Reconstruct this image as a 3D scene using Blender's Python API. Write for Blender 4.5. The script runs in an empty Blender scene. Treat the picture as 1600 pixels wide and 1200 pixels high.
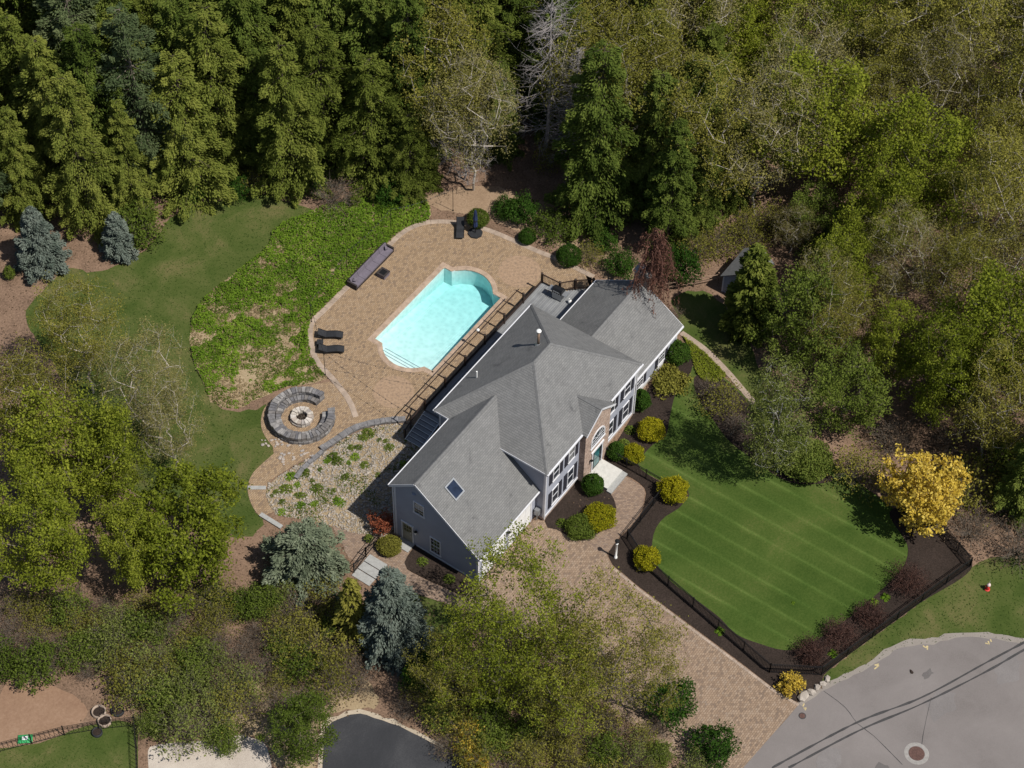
import bpy, math, random
import numpy as np
from mathutils import Vector, Matrix
from mathutils.geometry import tessellate_polygon

# ------------------------------------------------------------------ camera, sky, sun, exposure
scene = bpy.context.scene
R = math.radians
cam_d = bpy.data.cameras.new('camera'); cam = bpy.data.objects.new('camera', cam_d)
scene.collection.objects.link(cam); scene.camera = cam
YAW, PITCH, ROLL = 0.590000, 0.897293, 0.025475          # a drone above the front drive, looking down and to the back
fw = Vector((math.cos(PITCH)*math.cos(YAW), math.cos(PITCH)*math.sin(YAW), -math.sin(PITCH)))
rt = Vector((math.sin(YAW), -math.cos(YAW), 0)); up = rt.cross(fw)
r2 = math.cos(ROLL)*rt + math.sin(ROLL)*up; u2 = -math.sin(ROLL)*rt + math.cos(ROLL)*up
cam.matrix_world = Matrix(((r2.x, u2.x, -fw.x, -75.279), (r2.y, u2.y, -fw.y, -47.258), (r2.z, u2.z, -fw.z, 127.494), (0, 0, 0, 1)))
cam_d.sensor_width = 36; cam_d.lens = 36*3254.14/1600; cam_d.clip_start = 1; cam_d.clip_end = 2000

SUN_AZ, SUN_EL = -88.0, 57.5
sunv = Vector((math.cos(R(SUN_EL))*math.cos(R(SUN_AZ)), math.cos(R(SUN_EL))*math.sin(R(SUN_AZ)), math.sin(R(SUN_EL))))
world = bpy.data.worlds.new('World'); scene.world = world; world.use_nodes = True
wn = world.node_tree; bg = wn.nodes['Background']
sky = wn.nodes.new('ShaderNodeTexSky'); sky.sky_type = 'NISHITA'; sky.sun_disc = False
sky.sun_elevation = R(SUN_EL); sky.sun_rotation = R(178)
wn.links.new(sky.outputs[0], bg.inputs[0]); bg.inputs[1].default_value = 0.078
sun_d = bpy.data.lights.new('sun', 'SUN'); sun_d.energy = 5.0; sun_d.angle = R(0.5); sun_d.color = (1.0, 0.955, 0.88)
sun = bpy.data.objects.new('sun', sun_d); scene.collection.objects.link(sun)
sun.rotation_euler = (-sunv).to_track_quat('-Z', 'Y').to_euler()
scene.view_settings.view_transform = 'Standard'; scene.view_settings.look = 'None'
scene.view_settings.exposure = 0.12; scene.view_settings.gamma = 1.0
scene.render.engine = 'CYCLES'; scene.cycles.max_bounces = 6; scene.cycles.transparent_max_bounces = 8
scene.cycles.diffuse_bounces = 3

# ------------------------------------------------------------------ helpers
COL = scene.collection
def link(o): COL.objects.link(o); return o
def tag(o, label=None, cat=None, group=None, kind=None):
    if label: o['label'] = label
    if cat: o['category'] = cat
    if group: o['group'] = group
    if kind: o['kind'] = kind
    return o
def thing(name, label, cat, loc=(0, 0, 0), rz=0, group=None):
    o = link(bpy.data.objects.new(name, None)); o.location = loc; o.rotation_euler = (0, 0, rz)
    o.empty_display_size = 0.2
    return tag(o, label, cat, group)
def mesh_of(name, verts, faces, m, smooth=False):
    me = bpy.data.meshes.new(name); me.from_pydata([tuple(v) for v in verts], [], faces)
    if m: me.materials.append(m)
    if smooth: me.polygons.foreach_set('use_smooth', [True]*len(me.polygons))
    me.update(); return me
def obj(name, me, parent=None, loc=None, rot=None):
    o = link(bpy.data.objects.new(name, me)); o.parent = parent
    if loc is not None: o.location = loc
    if rot is not None: o.rotation_euler = rot
    return o
def copy_tree(root, loc=None, rz=None, scale=None, label=None, group=None):
    c = link(root.copy())
    if loc is not None: c.location = loc
    if rz is not None: c.rotation_euler = (0, 0, rz)
    if scale is not None: c.scale = scale if isinstance(scale, (tuple, list)) else (scale,)*3
    if label: c['label'] = label
    if group: c['group'] = group
    for ch in root.children:
        d = link(ch.copy()); d.parent = c
        for g in ch.children:
            e = link(g.copy()); e.parent = d
    return c

class MB:
    """collects shapes and links them as one mesh object"""
    def __init__(s): s.v = []; s.f = []
    def add(s, vs, fs):
        n = len(s.v); s.v += [tuple(x) for x in vs]; s.f += [tuple(i+n for i in f) for f in fs]; return s
    def box(s, x0, x1, y0, y1, z0, z1):
        return s.add([(x0,y0,z0),(x1,y0,z0),(x1,y1,z0),(x0,y1,z0),(x0,y0,z1),(x1,y0,z1),(x1,y1,z1),(x0,y1,z1)],
                     [(3,2,1,0),(4,5,6,7),(0,1,5,4),(1,2,6,5),(2,3,7,6),(3,0,4,7)])
    def prism(s, poly, d):
        n = len(poly); d = Vector(d); a = [Vector(q) for q in poly]
        nrm = sum(((a[i]-a[0]).cross(a[(i+1) % n]-a[0]) for i in range(1, n)), Vector())
        if nrm.dot(d) > 0: a.reverse()
        return s.add(a+[q+d for q in a], [tuple(range(n)), tuple(range(2*n-1, n-1, -1))] + [((i+1) % n, i, n+i, n+(i+1) % n) for i in range(n)])
    def bar(s, p0, p1, w, h, upv=(0, 0, 1)):
        p0, p1 = Vector(p0), Vector(p1); d = (p1-p0).normalized(); upv = Vector(upv)
        if abs(d.dot(upv)) > .98: upv = Vector((1, 0, 0))
        a = d.cross(upv).normalized(); b = a.cross(d)
        q = [(-1,-1),(1,-1),(1,1),(-1,1)]
        vs = [p0+a*(i*w/2)+b*(j*h/2) for i, j in q]+[p1+a*(i*w/2)+b*(j*h/2) for i, j in q]
        return s.add(vs, [(0,1,2,3),(7,6,5,4),(0,4,5,1),(1,5,6,2),(2,6,7,3),(3,7,4,0)])
    def tube(s, p0, p1, r0, r1=None, n=8, caps=True):
        r1 = r0 if r1 is None else r1
        p0, p1 = Vector(p0), Vector(p1); d = (p1-p0).normalized()
        a = d.cross(Vector((0, 0, 1)) if abs(d.z) < .9 else Vector((1, 0, 0))).normalized(); b = d.cross(a)
        an = [2*math.pi*i/n for i in range(n)]
        vs = [p0+(a*math.cos(t)+b*math.sin(t))*r0 for t in an]+[p1+(a*math.cos(t)+b*math.sin(t))*r1 for t in an]
        fs = [(i, (i+1) % n, n+(i+1) % n, n+i) for i in range(n)]
        if caps: fs += [tuple(range(n-1, -1, -1)), tuple(range(n, 2*n))]
        return s.add(vs, fs)
    def lathe(s, prof, c=(0, 0, 0), n=16):
        vs = []; fs = []; m = len(prof)
        for i in range(n):
            t = 2*math.pi*i/n
            vs += [(c[0]+r*math.cos(t), c[1]+r*math.sin(t), c[2]+z) for r, z in prof]
        for i in range(n):
            for k in range(m-1):
                a = i*m+k; b = ((i+1) % n)*m+k
                fs.append((a, b, b+1, a+1))
        return s.add(vs, fs)
    def build(s, name, m, parent=None, smooth=False, org=None):
        if org is None:
            r_ = parent
            while r_ is not None and r_.parent is not None: r_ = r_.parent
            org = r_.location if r_ is not None else (0, 0, 0)
        me = mesh_of(name, [(x-org[0], y-org[1], z-org[2]) for x, y, z in s.v], s.f, m, smooth)
        return obj(name, me, parent)

def smooth_line(pts, closed=False, step=0.4):
    """Catmull-Rom through the points, resampled"""
    P = [np.array(q, float) for q in pts]; n = len(P); out = []
    for i in range(n if closed else n-1):
        p0 = P[(i-1) % n] if closed or i > 0 else P[0]; p1 = P[i]; p2 = P[(i+1) % n]
        p3 = P[(i+2) % n] if closed or i+2 < n else P[-1]
        k = max(1, int(np.linalg.norm(p2-p1)/step))
        for j in range(k):
            t = j/k
            out.append(.5*((2*p1)+(-p0+p2)*t+(2*p0-5*p1+4*p2-p3)*t*t+(-p0+3*p1-3*p2+p3)*t**3))
    if not closed: out.append(P[-1])
    return out
def jag(pts, amp, seed=0):
    rg = random.Random(seed); return [(q[0]+rg.uniform(-amp, amp), q[1]+rg.uniform(-amp, amp)) for q in pts]
def inside(poly, x, y):
    """vectorised point in polygon"""
    x = np.asarray(x); y = np.asarray(y); c = np.zeros(x.shape, bool); n = len(poly)
    for i in range(n):
        x0, y0 = poly[i][0], poly[i][1]; x1, y1 = poly[(i+1) % n][0], poly[(i+1) % n][1]
        if y0 == y1: continue
        c ^= ((y0 > y) != (y1 > y)) & (x < (x1-x0)*(y-y0)/(y1-y0)+x0)
    return c
def sheet(name, outline, z, m, holes=(), parent=None, kind='structure', thick=0):
    loops = [[Vector((q[0], q[1], 0)) for q in outline]]+[[Vector((q[0], q[1], 0)) for q in h] for h in holes]
    tris = tessellate_polygon(loops); vs = [v for l in loops for v in l]
    fs = []
    for a, b, c in tris:
        nz = (vs[b]-vs[a]).cross(vs[c]-vs[a]).z
        if abs(nz) < 1e-9: continue
        fs.append((a, b, c) if nz > 0 else (a, c, b))
    V = [(v.x, v.y, z) for v in vs]
    if thick:
        o = 0
        for l in loops:
            n = len(l); b = len(V); V += [(v.x, v.y, z-thick) for v in l]
            ar = sum(l[i].x*l[(i+1) % n].y-l[(i+1) % n].x*l[i].y for i in range(n))
            out = l is loops[0]
            for i in range(n):
                j = (i+1) % n; q = (o+i, b+i, b+j, o+j)
                fs.append(q if (ar > 0) == out else q[::-1])
            o += n
    ob = obj(name, mesh_of(name, V, fs, m), parent)
    if kind and parent is None: ob['kind'] = kind
    return ob

# ------------------------------------------------------------------ materials
def new_mat(name):
    m = bpy.data.materials.new(name); m.use_nodes = True; nt = m.node_tree
    return m, nt, nt.nodes['Principled BSDF']
def N(nt, t, **kw):
    n = nt.nodes.new(t)
    for k, v in kw.items(): setattr(n, k, v)
    return n
def ramp(nt, fac, stops, interp='LINEAR'):
    r = N(nt, 'ShaderNodeValToRGB'); r.color_ramp.interpolation = interp
    e = r.color_ramp.elements
    while len(e) < len(stops): e.new(0.5)
    for i, (p, c) in enumerate(stops): e[i].position = p; e[i].color = (*c, 1)
    nt.links.new(fac, r.inputs[0]); return r.outputs[0]
def coords(nt, scale=(1, 1, 1), rot=(0, 0, 0)):
    tc = N(nt, 'ShaderNodeTexCoord'); mp = N(nt, 'ShaderNodeMapping')
    mp.inputs['Scale'].default_value = scale; mp.inputs['Rotation'].default_value = rot
    nt.links.new(tc.outputs['Object'], mp.inputs[0]); return mp.outputs[0]
def noise(nt, vec, scale, detail=4, rough=.6, dist=0):
    n = N(nt, 'ShaderNodeTexNoise'); n.inputs['Scale'].default_value = scale; n.inputs['Detail'].default_value = detail
    n.inputs['Roughness'].default_value = rough; n.inputs['Distortion'].default_value = dist
    nt.links.new(vec, n.inputs['Vector']); return n.outputs['Fac']
def mixc(nt, fac, a, b, mode='MIX'):
    m = N(nt, 'ShaderNodeMix', data_type='RGBA', blend_type=mode)
    for s, v in ((0, fac), (6, a), (7, b)):
        if hasattr(v, 'is_linked') or hasattr(v, 'links'): nt.links.new(v, m.inputs[s])
        elif s == 0: m.inputs[0].default_value = v
        else: m.inputs[s].default_value = (*v, 1)
    return m.outputs[2]
def bump(nt, b, h, strength=.5, dist=.02):
    bn = N(nt, 'ShaderNodeBump'); bn.inputs['Strength'].default_value = strength; bn.inputs['Distance'].default_value = dist
    nt.links.new(h, bn.inputs['Height']); nt.links.new(bn.outputs[0], b.inputs['Normal'])
def plain(name, c, rough=.6, metal=0, var=.12, scale=3.0, spec=.3):
    m, nt, b = new_mat(name); v = coords(nt)
    f = noise(nt, v, scale, 5, .65)
    lo = tuple(x*(1-var) for x in c); hi = tuple(min(1, x*(1+var)) for x in c)
    nt.links.new(ramp(nt, f, [(.3, lo), (.7, hi)]), b.inputs['Base Color'])
    b.inputs['Roughness'].default_value = rough; b.inputs['Metallic'].default_value = metal
    b.inputs['Specular IOR Level'].default_value = spec
    return m
def speckle(name, stops, big=.15, fine=9.0, blend=.55, rough=.95, bstr=.5, bdist=.03, fdetail=6):
    """earth, lawn, gravel: broad patches blended with a fine grain"""
    m, nt, b = new_mat(name); v = coords(nt)
    n1 = noise(nt, v, big, 6, .62, .4); n2 = noise(nt, v, fine, fdetail, .75)
    mx = N(nt, 'ShaderNodeMix', data_type='FLOAT'); mx.inputs[0].default_value = blend
    nt.links.new(n1, mx.inputs[2]); nt.links.new(n2, mx.inputs[3])
    nt.links.new(ramp(nt, mx.outputs[0], stops), b.inputs['Base Color'])
    b.inputs['Roughness'].default_value = rough; b.inputs['Specular IOR Level'].default_value = .1
    bump(nt, b, n2, bstr, bdist); return m
def paver_mat(name, w, h, tones, rot=0.0, mortar=(.16, .11, .075), rough=.85, patch=.25, msize=.012):
    m, nt, b = new_mat(name); v = coords(nt, rot=(0, 0, rot))
    bt = N(nt, 'ShaderNodeTexBrick'); bt.inputs['Scale'].default_value = 1
    bt.inputs['Brick Width'].default_value = w; bt.inputs['Row Height'].default_value = h; bt.inputs['Mortar Size'].default_value = msize
    bt.inputs['Color1'].default_value = (0, 0, 0, 1); bt.inputs['Color2'].default_value = (1, 1, 1, 1); bt.inputs['Mortar'].default_value = (.5, .5, .5, 1)
    bt.inputs['Bias'].default_value = 0
    nt.links.new(v, bt.inputs['Vector'])
    n1 = noise(nt, v, .35, 4, .6); n2 = noise(nt, v, 7, 3, .6)
    mx = N(nt, 'ShaderNodeMix', data_type='FLOAT'); mx.inputs[0].default_value = patch
    nt.links.new(bt.outputs['Color'], mx.inputs[2]); nt.links.new(n1, mx.inputs[3])
    c = ramp(nt, mx.outputs[0], tones)
    c = mixc(nt, .35, c, ramp(nt, n2, [(.3, (.75, .75, .75)), (.7, (1.15, 1.15, 1.15))]), 'MULTIPLY')
    c = mixc(nt, bt.outputs['Fac'], c, mortar)
    nt.links.new(c, b.inputs['Base Color']); b.inputs['Roughness'].default_value = rough; b.inputs['Specular IOR Level'].default_value = .2
    inv = N(nt, 'ShaderNodeMath', operation='SUBTRACT'); inv.inputs[0].default_value = 1; nt.links.new(bt.outputs['Fac'], inv.inputs[1])
    bump(nt, b, inv.outputs[0], .6, .012); return m

def shingle_mat(name, axis):
    """asphalt shingles: courses run along the eave; axis = 'x' when the eave runs along x"""
    m, nt, b = new_mat(name)
    v = coords(nt); sp = N(nt, 'ShaderNodeSeparateXYZ'); nt.links.new(v, sp.inputs[0])
    cb = N(nt, 'ShaderNodeCombineXYZ'); nt.links.new(sp.outputs[0 if axis == 'x' else 1], cb.inputs[0]); nt.links.new(sp.outputs[2], cb.inputs[1])
    bt = N(nt, 'ShaderNodeTexBrick'); bt.inputs['Scale'].default_value = 1
    bt.inputs['Brick Width'].default_value = .32; bt.inputs['Row Height'].default_value = .098; bt.inputs['Mortar Size'].default_value = .011
    bt.inputs['Mortar Smooth'].default_value = .6
    bt.inputs['Color1'].default_value = (.158, .158, .156, 1); bt.inputs['Color2'].default_value = (.188, .187, .184, 1); bt.inputs['Mortar'].default_value = (.108, .108, .109, 1)
    nt.links.new(cb.outputs[0], bt.inputs['Vector'])
    n1 = noise(nt, v, .3, 5, .7, .8); n2 = noise(nt, v, 14, 4, .7)
    mp = N(nt, 'ShaderNodeMapping'); mp.inputs['Scale'].default_value = (1.6, 1.6, .22); nt.links.new(v, mp.inputs[0])
    st = noise(nt, mp.outputs[0], .55, 5, .65, .6)
    c = mixc(nt, .4, bt.outputs['Color'], ramp(nt, n2, [(.3, (.70, .70, .71)), (.7, (1.1, 1.1, 1.1))]), 'MULTIPLY')
    c = mixc(nt, .3, c, ramp(nt, n1, [(.3, (.82, .82, .84)), (.65, (1.12, 1.12, 1.1))]), 'MULTIPLY')
    c = mixc(nt, 1.0, c, ramp(nt, st, [(.28, (.62, .62, .64)), (.38, (.94, .94, .94)), (.62, (1.03, 1.03, 1.03))]), 'MULTIPLY')
    nt.links.new(c, b.inputs['Base Color']); b.inputs['Roughness'].default_value = .95; b.inputs['Specular IOR Level'].default_value = .12
    iv = N(nt, 'ShaderNodeMath', operation='SUBTRACT'); iv.inputs[0].default_value = 1; nt.links.new(bt.outputs['Fac'], iv.inputs[1])
    bump(nt, b, iv.outputs[0], .5, .012); return m
def siding_mat(name, c, pitch=.115):
    m, nt, b = new_mat(name); v = coords(nt)
    sp = N(nt, 'ShaderNodeSeparateXYZ'); nt.links.new(v, sp.inputs[0])
    d = N(nt, 'ShaderNodeMath', operation='DIVIDE'); d.inputs[1].default_value = pitch; nt.links.new(sp.outputs[2], d.inputs[0])
    fr = N(nt, 'ShaderNodeMath', operation='FRACT'); nt.links.new(d.outputs[0], fr.inputs[0])
    n1 = noise(nt, v, .8, 4, .6)
    cc = mixc(nt, .5, c, ramp(nt, n1, [(.3, (.85, .85, .85)), (.7, (1.1, 1.1, 1.1))]), 'MULTIPLY')
    nt.links.new(cc, b.inputs['Base Color']); b.inputs['Roughness'].default_value = .55
    iv = N(nt, 'ShaderNodeMath', operation='SUBTRACT'); iv.inputs[0].default_value = 1; nt.links.new(fr.outputs[0], iv.inputs[1])
    bump(nt, b, iv.outputs[0], 1.0, .018); return m

M = {}
M['litter'] = speckle('leaf_litter', [(.30, (.050, .034, .024)), (.44, (.13, .085, .058)), (.56, (.215, .142, .098)), (.70, (.31, .215, .15))], .3, 6.5, .62)
M['lawn'] = speckle('lawn_grass', [(.30, (.029, .047, .009)), (.42, (.046, .068, .014)), (.52, (.067, .083, .022)), (.60, (.102, .098, .036)), (.69, (.165, .126, .062))], .3, 7, .36)
M['soil'] = speckle('bare_soil', [(.3, (.15, .10, .065)), (.5, (.25, .175, .115)), (.72, (.36, .26, .18))], .4, 6, .6)
M['dirt'] = speckle('red_dirt', [(.3, (.17, .10, .065)), (.5, (.23, .145, .095)), (.72, (.30, .20, .14))], .3, 4, .55)
M['straw'] = speckle('straw_soil', [(.3, (.16, .12, .07)), (.5, (.27, .205, .125)), (.72, (.40, .32, .21))], .5, 7, .65)
M['mulch'] = speckle('dark_mulch', [(.3, (.012, .009, .007)), (.5, (.030, .022, .018)), (.72, (.060, .043, .036))], .5, 9, .7)
M['gravel'] = speckle('pale_gravel', [(.3, (.26, .22, .18)), (.5, (.40, .35, .30)), (.72, (.52, .47, .40))], .4, 12, .55)
M['road'] = speckle('road_asphalt', [(.25, (.115, .101, .095)), (.45, (.163, .146, .139)), (.6, (.187, .168, .160)), (.78, (.232, .210, .20))], .2, 12, .36, bstr=.3, bdist=.01)
M['blacktop'] = speckle('dark_blacktop', [(.25, (.022, .023, .026)), (.5, (.038, .039, .043)), (.75, (.075, .075, .078))], .22, 10, .35, bstr=.3, bdist=.01)
M['sand'] = speckle('sandy_edge', [(.3, (.28, .23, .17)), (.6, (.42, .36, .28))], .6, 9, .5)
tan = [(.06, (.165, .122, .090)), (.28, (.242, .170, .106)), (.52, (.298, .208, .126)), (.78, (.318, .230, .146)), (.97, (.225, .172, .128))]
M['patio'] = paver_mat('patio_pavers', .22, .145, tan, 0.05)
M['drive'] = paver_mat('driveway_pavers', .22, .15, [(.08, (.155, .116, .090)), (.32, (.225, .160, .112)), (.55, (.268, .192, .134)), (.78, (.288, .215, .156)), (.95, (.210, .166, .132))], 0.02)
M['walk'] = paver_mat('walk_pavers', .2, .13, [(.12, (.165, .122, .10)), (.4, (.22, .158, .118)), (.7, (.275, .20, .148)), (.92, (.22, .17, .14))], 0.9)
M['border'] = plain('border_stone', (.30, .235, .185), .85, var=.3, scale=1.2)
M['coping'] = plain('coping_stone', (.34, .25, .185), .8, var=.25, scale=2)
M['slab'] = plain('granite_slab', (.29, .29, .28), .8, var=.15, scale=5)
M['concrete'] = plain('porch_concrete', (.47, .46, .43), .85, var=.1, scale=3)
M['stone'] = plain('wall_stone', (.20, .185, .18), .9, var=.55, scale=2.3)
M['stone_light'] = plain('fire_ring_stone', (.36, .32, .28), .9, var=.35, scale=3)
M['rock'] = plain('river_rock', (.285, .25, .21), .85, var=.5, scale=3.5)
M['boulder'] = plain('boulder', (.33, .29, .25), .9, var=.35, scale=2)
M['roof_x'] = shingle_mat('shingles_along_x', 'x'); M['roof_y'] = shingle_mat('shingles_along_y', 'y')
M['cap'] = plain('ridge_shingle', (.135, .135, .135), .95, var=.22, scale=5)
M['siding'] = siding_mat('clapboard_siding', (.315, .33, .385))
M['trim'] = plain('white_trim', (.62, .62, .645), .5, var=.05)
M['shutter'] = plain('dark_shutter', (.022, .022, .030), .5, var=.2)
M['garage_door'] = plain('garage_door_paint', (.74, .74, .73), .45, var=.04)
M['tan_door'] = plain('tan_door_paint', (.26, .245, .20), .45, var=.08)
M['black'] = plain('black_metal', (.010, .010, .011), .45, var=.2)
M['brown_rail'] = plain('brown_rail_paint', (.032, .019, .014), .5, var=.25)
M['decking'] = plain('grey_deck_board', (.20, .205, .21), .75, var=.22, scale=.9)
M['riser'] = plain('stair_riser', (.15, .15, .16), .7, var=.15)
M['white'] = plain('white_plastic', (.78, .78, .76), .4, var=.04)
M['grey_metal'] = plain('grey_metal', (.32, .33, .34), .4, .6, var=.1)
M['copper'] = plain('brown_pipe', (.25, .17, .12), .5, .3, var=.2)
M['sling'] = plain('black_sling', (.020, .021, .024), .7, var=.3, scale=6)
M['sofa'] = plain('mauve_cushion', (.135, .118, .145), .9, var=.15, scale=4)
M['wicker'] = plain('dark_wicker', (.035, .028, .027), .8, var=.35, scale=9)
M['navy'] = plain('navy_canvas', (.020, .035, .095), .85, var=.35, scale=5)
M['blue'] = plain('blue_board', (.035, .22, .55), .35, var=.08)
M['red'] = plain('hydrant_red', (.50, .035, .03), .45, var=.15)
M['green_bag'] = plain('green_bag', (.03, .28, .09), .5, var=.2)
M['pink_white'] = plain('faded_paint_white', (.62, .5, .47), .6, var=.1)
M['yellow_paint'] = plain('yellow_spray_paint', (.42, .34, .18), .8, var=.3, scale=6)
M['tar'] = plain('tar_seal', (.045, .043, .043), .6, var=.3, scale=2)  # dark tone of cracks and valve collar, also of the painted wire shadows
M['iron'] = plain('rusty_iron', (.10, .055, .045), .7, .2, var=.35, scale=7)
M['bark'] = plain('grey_bark', (.15, .125, .10), .95, var=.4, scale=2.5)
M['bark_dark'] = plain('dark_bark', (.055, .042, .033), .95, var=.4, scale=2.5)
M['bark_pale'] = plain('pale_bark', (.38, .34, .29), .9, var=.35, scale=2.0)
M['bark_white'] = plain('white_bark', (.50, .48, .44), .85, var=.3, scale=1.5)
M['wood'] = plain('weathered_wood', (.20, .135, .095), .9, var=.35, scale=3)

def brick_mat():
    m, nt, b = new_mat('facade_brick')
    v = coords(nt); sp = N(nt, 'ShaderNodeSeparateXYZ'); nt.links.new(v, sp.inputs[0])
    ad = N(nt, 'ShaderNodeMath', operation='ADD'); nt.links.new(sp.outputs[0], ad.inputs[0]); nt.links.new(sp.outputs[1], ad.inputs[1])
    cb = N(nt, 'ShaderNodeCombineXYZ'); nt.links.new(ad.outputs[0], cb.inputs[0]); nt.links.new(sp.outputs[2], cb.inputs[1])
    bt = N(nt, 'ShaderNodeTexBrick'); bt.inputs['Scale'].default_value = 1
    bt.inputs['Brick Width'].default_value = .22; bt.inputs['Row Height'].default_value = .078; bt.inputs['Mortar Size'].default_value = .008
    bt.inputs['Color1'].default_value = (.22, .135, .10, 1); bt.inputs['Color2'].default_value = (.44, .315, .25, 1); bt.inputs['Mortar'].default_value = (.46, .41, .36, 1)
    nt.links.new(cb.outputs[0], bt.inputs['Vector'])
    n1 = noise(nt, v, 4, 3, .6)
    c = mixc(nt, .6, bt.outputs['Color'], ramp(nt, n1, [(.35, (.6, .6, .6)), (.65, (1.35, 1.3, 1.25))]), 'MULTIPLY')
    nt.links.new(c, b.inputs['Base Color']); b.inputs['Roughness'].default_value = .9
    return m
M['brick'] = brick_mat()
def glass_mat(name, c, rough=.05):
    m, nt, b = new_mat(name)
    b.inputs['Base Color'].default_value = (*c, 1); b.inputs['Roughness'].default_value = rough; b.inputs['Specular IOR Level'].default_value = .7
    n1 = noise(nt, coords(nt), 1.5, 2, .5); nt.links.new(ramp(nt, n1, [(.35, tuple(x*.6 for x in c)), (.65, tuple(x*1.5 for x in c))]), b.inputs['Base Color'])
    return m
M['glass'] = glass_mat('window_glass', (.03, .035, .045)); M['teal_glass'] = glass_mat('teal_door_glass', (.03, .12, .13)); M['sky_glass'] = glass_mat('skylight_glass', (.012, .018, .035))
def water_mat():
    m, nt, b = new_mat('pool_water'); nt.nodes.remove(b); out = nt.nodes['Material Output']
    tr = N(nt, 'ShaderNodeBsdfTransparent'); tr.inputs[0].default_value = (.97, 1, 1, 1)
    gl = N(nt, 'ShaderNodeBsdfGlossy'); gl.inputs['Roughness'].default_value = .04
    fz = N(nt, 'ShaderNodeFresnel'); fz.inputs['IOR'].default_value = 1.33
    mx = N(nt, 'ShaderNodeMixShader'); nt.links.new(fz.outputs[0], mx.inputs[0]); nt.links.new(tr.outputs[0], mx.inputs[1]); nt.links.new(gl.outputs[0], mx.inputs[2])
    v = coords(nt); n1 = noise(nt, v, 3.2, 3, .55, .6)
    bn = N(nt, 'ShaderNodeBump'); bn.inputs['Strength'].default_value = .6; bn.inputs['Distance'].default_value = .06
    nt.links.new(n1, bn.inputs['Height']); nt.links.new(bn.outputs[0], gl.inputs['Normal']); nt.links.new(bn.outputs[0], fz.inputs['Normal'])
    nt.links.new(mx.outputs[0], out.inputs['Surface'])
    va = N(nt, 'ShaderNodeVolumeAbsorption'); va.inputs['Color'].default_value = (.20, .86, .90, 1); va.inputs['Density'].default_value = .25
    nt.links.new(va.outputs[0], out.inputs['Volume'])
    return m
M['water'] = water_mat()
def shell_mat():
    m, nt, b = new_mat('pool_plaster'); v = coords(nt)
    vo = N(nt, 'ShaderNodeTexVoronoi', feature='SMOOTH_F1'); vo.inputs['Scale'].default_value = 2.6
    nz = N(nt, 'ShaderNodeTexNoise'); nz.inputs['Scale'].default_value = 2; nt.links.new(v, nz.inputs['Vector'])
    mv = mixc(nt, .15, v, nz.outputs['Color'], 'ADD'); nt.links.new(mv, vo.inputs['Vector'])
    nt.links.new(ramp(nt, vo.outputs['Distance'], [(.1, (.50, .58, .57)), (.7, (.62, .69, .675))]), b.inputs['Base Color'])
    b.inputs['Roughness'].default_value = .6; return m
M['pool'] = shell_mat()
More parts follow.
